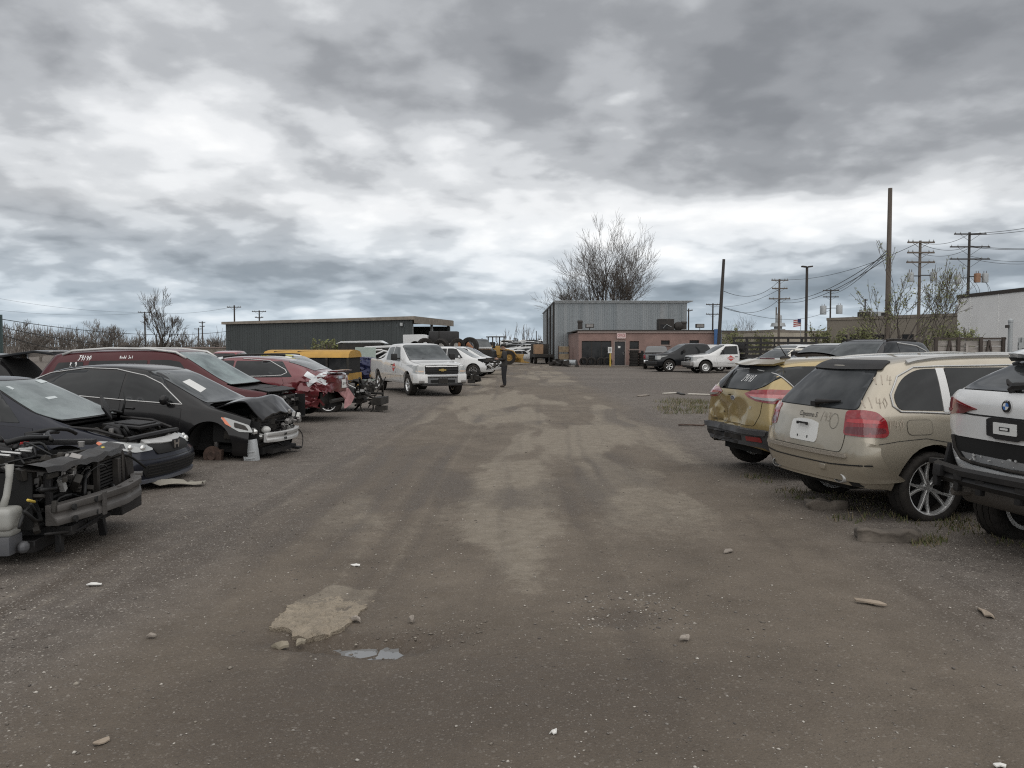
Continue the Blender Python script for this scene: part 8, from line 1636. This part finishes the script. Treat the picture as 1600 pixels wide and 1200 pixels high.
 for p, z in zip(v2, zz): t = (p.y - y0) / (y1 - y0); V.append((p.x, p.y, z + .034 - .055 * t + .020 * (fbm(np.array([p.x]), np.array([p.y]), 61, 4, 9.)[0] - .5) + .016 * (vnoise(np.array([p.x * 60]), np.array([p.y * 60]), 5)[0] - .5)))
 mb = MB(); mb.add(V, [tuple(f) for f in f2]); bd = list(range(no)); k = len(mb.v); mb.add([(V[i][0], V[i][1] + .01, V[i][2] - .07) for i in bd], []); mb.add([], [])
 mb.f += [(i, (i + 1) % no, k + (i + 1) % no, k + i) for i in range(no)]; mb.m += [0] * no
 o = mb.build('road_crust', mat('crust_pale', (.29, .245, .185), .95, var=.4, vscale=14, dirt=.6, dirtcol=(.10, .082, .064), dscale=7, bump=.9, bscale=70), None); tag(o, kind='structure')
 # concrete lumps by the right-hand cars
 for (u, v, s, lab) in ((1292, 797, .21, 'mud-caked flat concrete slab below the beige wagon'), (1385, 845, .25, 'mud-caked brown concrete lump nearest the white wagon wheel')):
  x, y = G(u, v); mb = MB(); mb.box((0, 0, .04), (s * 2, s * .9, .09)); me = mb.mesh('concrete_lump', mat('muddy_concrete', (.10, .085, .07), .95, var=.4, bump=.6, bscale=20)); bm = bmesh.new(); bm.from_mesh(me); bmesh.ops.subdivide_edges(bm, edges=bm.edges, cuts=5, use_grid_fill=True)
  for v_ in bm.verts: v_.co += mnoise.noise_vector(v_.co * 9 + Vector((u, v, 0))) * .05
  bm.to_mesh(me); bm.free(); me.shade_smooth(); o = link('concrete_lump', me, None, (x, y, gz(x, y) - .005), (0, 0, -.25)); tag(o, lab, 'concrete')
 # planks and scrap by the gold hatchback
 for (u0, v0, u1, v1, w_, lab, nm, m_) in ((1075, 616, 1112, 617, .12, 'pale plank lying on the dirt beyond the gold hatchback', 'plank', mat('pale_wood', (.46, .43, .38), .8)), (1037, 616, 1062, 614, .10, 'short pale board left of the pale plank', 'plank', M('pale_wood')), (1058, 614, 1068, 617, .10, 'dark wet board end beside the short pale board', 'plank', M('engine_dark')), (998, 621, 1012, 619, .12, 'grey board scrap alone in the open yard', 'plank', wood)):
  x0, y0 = G(u0, v0); x1, y1 = G(u1, v1); mb = MB(); l = math.hypot(x1 - x0, y1 - y0); mb.box((0, 0, .025), (l, w_ * 1.4, .04)); o = bevelled(mb, nm, m_, None, .008, 1); o.location = ((x0 + x1) / 2, (y0 + y1) / 2, gz((x0 + x1) / 2, (y0 + y1) / 2)); o.rotation_euler = (.03, .01, math.atan2(y1 - y0, x1 - x0)); tag(o, lab, 'board')
 mb = MB(); x0, y0 = G(1060, 665); mb.tube([(0, 0, .03), (.25, -.1, .04), (.5, -.15, .03), (.62, -.12, .08), (.68, -.22, .02)], .018, 6); o = mb.build('exhaust_pipe', 'rust', None, True, (x0, y0, gz(x0, y0))); tag(o, 'bent rusty pipe lying on the dirt before the gold hatchback', 'pipe')
 # weeds
 rg = random.Random(4); dm = mat('weed_dry', (.16, .13, .075), .9, var=.4); m2 = MB(); gm = mat('weed_green', (.075, .085, .028), .8, var=.45, vscale=4); mb = MB()
 def tuft(x, y, n, r, h):
  for i in range(n):
   a, d = rg.uniform(0, 2 * PI), r * math.sqrt(rg.random()); bx, by = x + d * math.cos(a), y + d * math.sin(a) * .7; bz = gz(bx, by); hh = h * rg.uniform(.4, 1); la = rg.uniform(0, 2 * PI); k = rg.uniform(.2, .8) * hh; w_ = .006
   (mb if rg.random() < .55 else m2).add([(bx - w_, by, bz), (bx + w_, by, bz), (bx + math.cos(la) * k, by + math.sin(la) * k, bz + hh)], [(0, 1, 2)])
 for i in range(40): u, v = rg.uniform(1030, 1112), rg.uniform(626, 648); x, y = G(u, v); tuft(x, y, 26, .35, .14)
 for i in range(10): u, v = rg.uniform(1430, 1470), rg.uniform(845, 856); x, y = G(u, v); tuft(x, y, 14, .10, .07)
 for (u, v) in ((1330, 815), (1480, 815), (1420, 812), (1235, 770), (1180, 745), (1500, 830), (1300, 790)): x, y = G(u, v); tuft(x, y, 34, .22, .09)
 for i in range(34): u, v = rg.uniform(1190, 1600), 0; v = 755 + (u - 1190) * .22 + rg.uniform(-12, 12); x, y = G(u, v); tuft(x, y, 16, .22, .055)
 tag(m2.build('grass', dm, None, fix=False), kind='stuff'); tag(mb.build('grass', gm, None, fix=False), kind='stuff')
# ------------------------------------------------------------------ person, machines, heaps, far yard
def person():
 x, y = G(788, 604); t = thing('person', 'person in a dark jacket and black trousers standing in the lane facing left', 'person', (x, y, gz(x, y)), math.radians(178))
 # joints: facing +x in local space; hands meet in front of the chest
 J = {'pel': (0, 0, .95), 'wai': (.0, 0, 1.10), 'che': (.01, 0, 1.34), 'nek': (.015, 0, 1.50), 'hd0': (.03, 0, 1.58), 'hd1': (.04, 0, 1.70), 'hd2': (.035, 0, 1.77)}
 E = [('pel', 'wai', .135, .125), ('wai', 'che', .125, .15), ('che', 'nek', .15, .06), ('nek', 'hd0', .06, .075), ('hd0', 'hd1', .075, .095), ('hd1', 'hd2', .095, .06)]
 for s, n in ((1, 'l'), (-1, 'r')):
  J.update({n + 'hip': (0, s * .09, .90), n + 'kne': (.015, s * .10, .49), n + 'ank': (-.02, s * .105, .09), n + 'toe': (.15, s * .12, .04), n + 'sho': (0, s * .19, 1.42), n + 'elb': (-.03, s * .25, 1.14), n + 'wri': (.22, s * .10, 1.16)})
  E += [('pel', n + 'hip', .135, .115), (n + 'hip', n + 'kne', .115, .085), (n + 'kne', n + 'ank', .085, .062), (n + 'ank', n + 'toe', .062, .045), ('che', n + 'sho', .15, .085), (n + 'sho', n + 'elb', .085, .062), (n + 'elb', n + 'wri', .062, .042)]
 names = list(J); R = {}
 for a, b, ra, rb in E: R[a] = max(R.get(a, 0), ra); R[b] = max(R.get(b, 0), rb) if b not in ('nek',) else .06
 R['che'] = .15; R['pel'] = .135
 me = bpy.data.meshes.new('body'); me.from_pydata([J[n] for n in names], [(names.index(a), names.index(b)) for a, b, _, _ in E], []); o = link('body', me)
 sk = o.modifiers.new('skin', 'SKIN'); lay = me.skin_vertices[0].data if me.skin_vertices else None
 if lay is None:
  bm = bmesh.new(); bm.from_mesh(me); l_ = bm.verts.layers.skin.verify(); bm.to_mesh(me); bm.free(); lay = me.skin_vertices[0].data
 for i, n in enumerate(names): r = R[n]; lay[i].radius = (r * .82, r) if n in ('che', 'wai', 'pel') else (r, r)
 lay[names.index('pel')].use_root = True
 o.modifiers.new('sub', 'SUBSURF').levels = 2; o.modifiers['sub'].render_levels = 2
 dg = bpy.context.evaluated_depsgraph_get(); m2 = bpy.data.meshes.new_from_object(o.evaluated_get(dg)); o.modifiers.clear(); o.data = m2; o.parent = t; t.scale = (1.22, 1.26, 1.06)
 for k in ('skin', ): m2.materials.append(M('skin'))
 m2.materials.append(mat('jacket_dark', (.022, .020, .018), .85, var=.3, vscale=6)); m2.materials.append(mat('trousers_black', (.010, .010, .012), .8)); m2.materials.append(mat('boot_brown', (.05, .035, .025), .7))
 for p in m2.polygons: c = p.center; p.material_index = 0 if (c.z > 1.535 or (c.x > .205 and 1.0 < c.z < 1.3)) else (1 if c.z > .88 else (2 if c.z > .11 else 3)); p.use_smooth = True
 mb = MB(); mb.ball((.025, 0, 1.715), (.108, .098, .085), 12); mb.lathe([(0, 0), (.10, 0), (.11, .01)], 14, axis='z', c=(.05, 0, 1.715)); mb.build('cap', 'jacket_dark', t, True)
 mb = MB(); mb.box((.02, 0, .90), (.25, .34, .16)); me2 = bevelled(mb, 'jacket_hem', 'jacket_dark', t, .05, 3)
 mb = MB(); mb.add([(.125, -.018, 1.635), (.125, .018, 1.635), (.155, 0, 1.635), (.13, 0, 1.675)], [(0, 1, 2), (0, 2, 3), (1, 3, 2), (0, 3, 1)])
 for s in (1, -1): mb.ball((.04, s * .092, 1.66), (.02, .012, .03), 6)
 mb.build('face_feature', 'skin', t, True); mb = MB()
 for s in (1, -1): mb.ball((.118, s * .035, 1.68), .011, 6)
 mb.box((.122, 0, 1.605), (.012, .05, .008)); mb.build('eye', 'gap', t)
 for s in (1, -1):
  mb = MB(); w = Vector((.22, s * .10, 1.16)); d = Vector((.8, -s * .55, .1)).normalized(); sd = Vector((0, 0, 1)); mb.tube([w, w + d * .05, w + d * .09], [.035, .042, .036], 8)
  for f in range(4): b = w + d * .085 + sd * (.03 - .02 * f); ln = (.075, .082, .078, .06)[f]; mb.tube([b, b + d * ln * .5, b + d * ln * .8 - Vector((.0, s * .03, .0))], [.010, .009, .008], 5)
  b = w + d * .03 + sd * .035; mb.tube([b, b + d * .03 + sd * .025, b + d * .065 + sd * .02], [.011, .010, .008], 5); mb.build('hand', 'skin', t, True)
def loader():
 x, y, _ = A(774, 541, 78); yel = mat('loader_yellow', (.34, .20, .045), .6, dirt=.5, dirtcol=(.14, .10, .06), var=.2); t = thing('wheel_loader', 'yellow wheel loader with a caged cab behind the standing person', 'loader', (x, y, 0), math.radians(22))
 mb = MB(); mb.box((-.9, 0, 1.35), (2.2, 1.5, .9)); mb.box((-1.6, 0, 1.55), (.9, 1.3, .7)); bevelled(mb, 'body', yel, t, .08, 2); mb = MB(); mb.box((.7, 0, .95), (1.5, 1.0, .6)); bevelled(mb, 'frame', yel, t, .05, 1)
 for sx in (-.5, .65):
  for sy in (-.6, .6): mb = MB(); mb.box((sx, sy, 2.15), (.09, .09, .9)); mb.build('cab_post', 'pole_dark', t)
 mb = MB(); mb.box((.08, 0, 2.64), (1.5, 1.5, .10)); bevelled(mb, 'cab_roof', 'pole_dark', t, .02, 1); mb = MB(); mb.box((-.3, 0, 1.9), (.4, .6, .5)); bevelled(mb, 'seat', 'black_plastic', t, .05, 1); mb = MB(); mb.tube([(-1.2, .4, 1.8), (-1.2, .4, 2.5)], .06, 8); mb.build('exhaust_stack', 'rust', t)
 for s in (1, -1): mb = MB(); mb.tube([(.6, s * .5, 1.5), (1.6, s * .5, 1.25), (2.2, s * .5, .6)], .10, 6); mb.build('lift_arm', yel, t)
 mb = MB(); mb.prism([(2.2, .2), (3.0, .15), (3.05, .22), (2.5, .35), (2.35, .6), (2.5, 1.0), (2.4, 1.0), (2.2, .6)], -1.15, 1.15); mb.build('bucket', yel, t)
 tm, rm, bd = wheel_meshes(.68, .34, .42, 'steel', rim_mat=yel.name)
 for sx in (-1.1, 1.0):
  for s in (1, -1): w = link('wheel', None, t, (sx, s * .85, .68), (0, 0, PI if s > 0 else 0)); link('tyre', tm, w); link('rim', rm, w)
def bus():
 t = thing('bus_body', 'short cut section of yellow bus body with dark windows beside the pale green panel', 'bus', (-10.4, 35.0, 0), math.radians(-3)); yl = mat('bus_yellow', (.42, .235, .035), .55, dirt=.35, dirtcol=(.16, .10, .05), var=.15)
 x0, x1 = .15, 3.75; prof = [(-1.15, .0), (-1.15, 1.28), (-1.08, 1.42), (-.85, 1.53), (-.4, 1.585), (0, 1.60), (.4, 1.585), (.85, 1.53), (1.08, 1.42), (1.15, 1.28), (1.15, .0)]
 mb = MB(); mb.prism([(a, b) for a, b in prof[1:-1]], x0, x1, 'yz'); mb.build('roof', yl, t, 'auto'); mb = MB(); mb.box(((x0 + x1) / 2, 0, .31), (x1 - x0, 2.28, .62)); mb.build('side_panel', yl, t); mb = MB(); mb.box(((x0 + x1) / 2, 0, .955), (x1 - x0 - .1, 2.1, .66)); mb.build('interior', 'black_void', t)
 n = 4
 for i in range(n + 1): mb = MB(); mb.box((lin(x0 + .04, x1 - .04, i / n), -1.10, .95), (.09, .08, .66)); mb.build('window_post', 'engine_dark', t)
 for i in range(n): mb = MB(); w = (x1 - x0) / n - .12; mb.box((lin(x0, x1, (i + .5) / n), -1.09, .95), (w, .02, .60)); mb.build('window', glassm('dim_glass'), t)
 for z in (.60, .34): mb = MB(); mb.box(((x0 + x1) / 2, -1.155, z), (x1 - x0, .03, .05)); mb.build('rub_rail', 'pole_dark', t)
 mb = MB(); rg = random.Random(3)
 for w in range(9): mb.box((.6 + w * .32, -1.146, .47), (.22, .008, .09))
 mb.build('side_lettering', 'pole_dark', t)
 for s in (.4, 1.4): mb = MB(); mb.tube([(x0 + s, -.9, 1.53), (x0 + s + 2, .2, 1.60)], .02, 4); mb.build('roof_seam', 'rust', t)
def mid_heap():
 Wt = paint('white_paint', (.56, .565, .56)); rg = random.Random(14)
 x, y, _ = A(571, 541, 41); t = thing('metal_sheet', 'pale green box-truck door standing upright beside the yellow bus', 'panel', (x, y, 0), math.radians(-8)); mb = MB(); mb.box((0, 0, .85), (1.05, .06, 1.70)); bevelled(mb, 'panel', mat('pale_green', (.34, .40, .36), .6, var=.1, dirt=.2), t, .01, 1); mb = MB(); mb.box((-.32, -.04, .95), (.16, .03, .18)); mb.build('handle_recess', 'gap', t)
 x, y, _ = A(606, 541, 46); t = thing('wrecked_van', 'wrecked white van with its roof peeled up over a black interior', 'van', (x, y, 0), math.radians(8)); mb = MB(); mb.prism([(-1.5, 1.62), (-1.2, 1.74), (.6, 1.82), (1.2, 1.70), (1.25, 1.62), (.6, 1.70), (-1.2, 1.62)], -.8, .8); bevelled(mb, 'roof', Wt, t, .02, 1); mb = MB(); mb.box((0, .1, .7), (2.3, 1.3, 1.3)); mb.build('interior', 'black_void', t)
 for (a, b) in (((-1.1, -.75, 1.1), (-.2, -.75, 1.5)), ((-.9, -.78, .8), (.1, -.78, 1.45)), ((-.3, -.76, 1.52), (.9, -.76, 1.25)), ((-1.2, -.76, 1.5), (-.3, -.76, 1.56)), ((-.7, -.78, .7), (.2, -.8, 1.2))): mb = MB(); mb.tube([a, b], .05, 5); mb.build('bent_pillar', Wt, t)
 mb = MB(); mb.box((1.0, -.6, 1.2), (.5, .3, .9)); bevelled(mb, 'side_panel', Wt, t, .03, 1)
 x, y, _ = A(565, 541, 58); t = thing('vehicle_roof', 'pale vehicle roof edge with torn scraps above the bus', 'wreck', (x, y, 0)); mb = MB(); mb.prism([(-1.7, 1.9), (-1.3, 2.1), (1.4, 2.15), (1.8, 1.95), (1.4, 2.02), (-1.3, 2.0)], -.8, .8); mb.build('roof', Wt, t); mb = MB(); mb.box((0, 0, 1.0), (3.0, 1.5, 1.9)); mb.build('body', 'engine_dark', t)
 # heap of truck parts in front of the shed's open end
 mb = MB()
 for i in range(70): mb.box((rg.uniform(-9.5, -2.2), rg.uniform(58, 63), rg.uniform(.1, 1.25)), (rg.uniform(.3, 1.4), rg.uniform(.3, 1.0), rg.uniform(.2, .6)), Matrix.Rotation(rg.uniform(-1, 1), 3, 'Z') @ Matrix.Rotation(rg.uniform(-.4, .4), 3, 'X'))
 tag(mb.build('scrap_heap', 'engine_dark', None), 'dark heap of truck scrap in front of the shed opening', 'scrap', kind='stuff')
 x, y, _ = A(650, 541, 57); t = thing('bed_shell', 'white truck bed shell with a dark wheel arch on the scrap heap', 'truck part', (x, y, 1.68)); pts = [(-.82, .0), (-.42, .0)] + [(-.40 + .40 - .40 * math.cos(q * PI / 8) , .0 + .42 * math.sin(q * PI / 8)) for q in range(1, 8)] + [(.42, 0), (.85, 0), (.85, .80), (.6, .88), (-.82, .86)]; mb = MB(); mb.prism(pts, -.6, .9); bevelled(mb, 'shell', Wt, t, .02, 1); mb = MB(); mb.box((0, .2, .2), (.8, 1.0, .44)); mb.build('wheel_housing', 'black_void', t); mb = MB(); mb.box((.72, -.63, .55), (.12, .05, .14)); mb.build('lamp', 'engine_alu', t)
 x, y, _ = A(694, 541, 58); t = thing('steel_tank', 'black steel box tank lying on the scrap heap left of the loader', 'tank', (x, y, 1.80)); mb = MB(); mb.box((0, 0, .60), (2.05, 1.2, .80)); bevelled(mb, 'casing', mat('tank_black', (.014, .013, .013), .6, var=.4), t, .08, 2); mb = MB(); mb.box((.0, 0, .05), (1.9, 1.0, .34)); bevelled(mb, 'cradle', mat('dirty_white', (.33, .32, .30), .7, var=.3), t, .03, 1); mb = MB(); mb.tube([(-.3, -.62, .1), (-.3, -.62, 1.0)], .03, 5); mb.build('strap', 'dark_metal', t)
 for (u, v, Y, R, rot, lab) in ((664, 541, 54, .55, (.1, .3, .5), 'big muddy tyre lying left on the scrap heap'), (690, 542, 54.5, .56, (.3, 0, -.4), 'big muddy tyre in the middle of the scrap heap'), (715, 540, 55, .50, (0, 0, .2), 'big upright tyre with a pale rim under the black tank'), (734, 541, 55.5, .62, (0, 0, -.3), 'largest upright tyre at the right end of the heap')):
  x, y, z = A(u, v, Y); tyre_thing((x, y, z), lab, R, .36, rot, rr=.55)
 x, y, _ = A(724, 541, 62); t = thing('truck_cab', 'rusty orange truck hood on the heap behind the upright tyres', 'truck part', (x, y, 1.3)); mb = MB(); mb.prism([(-.5, 0), (.7, 0), (.75, .35), (.3, .85), (-.5, .80)], -.6, .6); bevelled(mb, 'hood', mat('rust_orange', (.25, .10, .04), .7, var=.3), t, .05, 2); mb = MB(); mb.box((.1, -.62, .35), (.5, .04, .3)); mb.build('vent', 'gap', t)
 B = paint('black_paint', (.008, .008, .009)); c, q = pickup('pickup_truck', 'dark boxy off-road truck between the scrap heap and the loader', A(746, 541, 66)[:2], math.radians(-70), B, L=4.4, wb=2.7, H=2.35, belt=1.55, hood=1.5, R=.5, level=2, back=-.7); c.finish()
 x, y, _ = A(757, 541, 60); t = thing('fuel_cabinet', 'small white and tan cabinet standing left of the loader wheels', 'cabinet', (x, y, 0)); mb = MB(); mb.box((0, 0, .95), (.9, .7, 1.3)); bevelled(mb, 'casing', mat('tan_box', (.27, .17, .10), .7, var=.2), t, .02, 1); mb = MB(); mb.box((-.48, -.3, 1.0), (.10, .16, 1.3)); mb.build('post', Wt, t); mb = MB(); mb.box((0, 0, 1.64), (1.1, .8, .10)); mb.build('lid', Wt, t)
def far_yard():
 rg = random.Random(77); Wt = paint('white_paint', (.56, .565, .56)); Dk = paint('dark_wreck', (.04, .042, .046), dirt=.4); Gy = paint('grey_wreck', (.20, .21, .215), dirt=.4); protos = []
 for P, kind, H in ((Wt, 'suv', 1.55), (Wt, 'sedan', 1.42), (Dk, 'suv', 1.6), (Gy, 'sedan', 1.42)):
  c = bg_car('wrecked_car', 'stripped car shell in the crowded far wreck yard', (0, 0), 0, kind, P, H=H, level=2, wheels=False, handles=False, lamps=False, group=None, g=M('black_void'), gs=M('black_void')); c.finish()
  for ch in list(c.root.children):
   if ch.name.split('.')[0] in ('mirror', 'panel_gap', 'grille', 'lower_grille', 'underbody'): bpy.data.objects.remove(ch)
  protos.append((c.root, P, ('white', 'white', 'black', 'grey')[len(protos)]))
 spots = []
 for row, (Y, n, u0, u1) in enumerate(((112, 3, 826, 846), (120, 6, 798, 848), (130, 7, 796, 852), (142, 8, 794, 852), (156, 9, 794, 854))):
  for i in range(n): spots.append((lin(u0, u1, (i + .5) / n) + rg.uniform(-2, 2), Y + rg.uniform(-3, 3), row))
 used = {}
 for k, (u, Y, row) in enumerate(spots):
  i = (0, 1, 2, 0, 3, 1, 2)[k % 7]; root, P, coln = protos[i]; o = root if i not in used else copy_tree(root); used[i] = 1
  o.location = (*A(u, 541, Y)[:2], rg.uniform(-.3, -.05) + (0, .1, .75, 1.2, 1.5)[row]); o.rotation_euler = (rg.uniform(-.06, .06), rg.uniform(-.05, .05), rg.choice((0, PI)) + rg.uniform(-.5, .5))
  o['label'] = coln + ' stripped car shell in the crowded far wreck yard'; o['group'] = coln + ' shells in the far yard'; o['category'] = 'wrecked car'
 x, y, _ = A(816, 541, 100); o = copy_tree(protos[0][0]); o.location = (x, y, -.1); o.rotation_euler = (0, 0, .12); o.scale = (.85, .9, .9); o['label'] = 'white stripped hatchback shell in front of the far wreck yard'; o['group'] = ''; del o['group']
 x, y, _ = A(799, 541, 108); o = copy_tree(protos[1][0]); o.location = (x, y, -.05); o.rotation_euler = (0, 0, .5); o['label'] = 'white crumpled car just right of the standing person'; del o['group']
 t = thing('box_truck', 'dark flatbed truck carrying a tan box beside the warehouse wall', 'truck', (3.0, 84, 0), math.radians(95)); mb = MB(); mb.box((-.8, 0, .8), (3.6, 1.9, .3)); mb.build('bed', 'engine_dark', t); mb = MB(); mb.prism([(.9, .5), (2.6, .5), (2.6, 1.1), (1.9, 1.2), (1.6, 2.0), (.9, 2.0)], -.9, .9); bevelled(mb, 'cab', 'engine_dark', t, .06, 2); mb = MB(); mb.box((-1.2, .45, 1.45), (1.0, .9, .95)); bevelled(mb, 'crate', mat('tan_box', (.27, .17, .10), .7, var=.2), t, .02, 1)
 tm, rm, bd = wheel_meshes(.45, .26, .28, 'steel', rim_mat='dark_metal')
 for sx in (-1.7, 1.7):
  for s in (1, -1): w = link('wheel', None, t, (sx, s * .8, .45), (0, 0, PI if s > 0 else 0)); link('tyre', tm, w); link('rim', rm, w)
 t = thing('pallet_rack', 'tan boxed rack leaning at the warehouse corner left of the office', 'rack', (4.95, 78.5, 0)); 
 for sx in (-.5, .5): mb = MB(); mb.box((sx, 0, .9), (.07, .5, 1.8)); mb.build('upright', 'rust', t)
 for z in (.75, 1.45): mb = MB(); mb.box((0, 0, z), (.95, .5, .55)); bevelled(mb, 'box', mat('box_tan', (.26, .20, .13), .8, var=.3), t, .02, 1)
 mb = MB()
 for i in range(40): mb.box((rg.uniform(3.6, 5.8), rg.uniform(70, 78), rg.uniform(.0, .45)), (rg.uniform(.15, .8), rg.uniform(.1, .5), rg.uniform(.06, .3)), Matrix.Rotation(rg.uniform(-2, 2), 3, 'Z') @ Matrix.Rotation(rg.uniform(-.4, .4), 3, 'X'))
 tag(mb.build('scrap_rubble', 'dark_metal', None), 'low dark scrap strewn at the warehouse corner', 'scrap', kind='stuff')
 mb = MB(); mb.lathe([(0, -.6), (.28, -.6), (.28, .6), (0, .6)], 14, axis='x'); t = mb.build('gas_cylinder', mat('cyl_grey', (.28, .30, .31), .5, metal=.3), None, 'auto', (5.15, 72.5, .28)); t.rotation_euler = (0, 0, -.5); tag(t, 'grey steel cylinder lying left of the office corner', 'cylinder')
 t = thing('seat_block', 'dark grey padded seat bench tipped up before the plank fence', 'seat', (11.15, 19.6, 0), math.radians(25), ry=-.35); gm = mat('seat_grey', (.075, .075, .078), .85, var=.25, bump=.2); mb = MB(); mb.box((0, 0, .85), (.35, 1.05, 1.15)); bevelled(mb, 'backrest', gm, t, .08, 2); mb = MB(); mb.box((.3, 0, .25), (.7, 1.05, .35)); bevelled(mb, 'cushion', gm, t, .08, 2)
 for s in (-.26, .26): mb = MB(); mb.box((-.18, s, .85), (.02, .03, 1.1)); mb.build('strap', 'gap', t)
build_ground()
big_shed(); office(); dark_shed(); right_buildings(); fences(); poles(); trees()
suv_beige(); suv_gold(); suv_white()
stripped_front(); navy_sedan(); black_sedan(); maroon_suv(); red_sedan(); taped_car()
main_pickup(); office_trucks(); right_cluster(); left_background()
office_tyres(); loader(); bus(); mid_heap(); far_yard(); person()
debris()
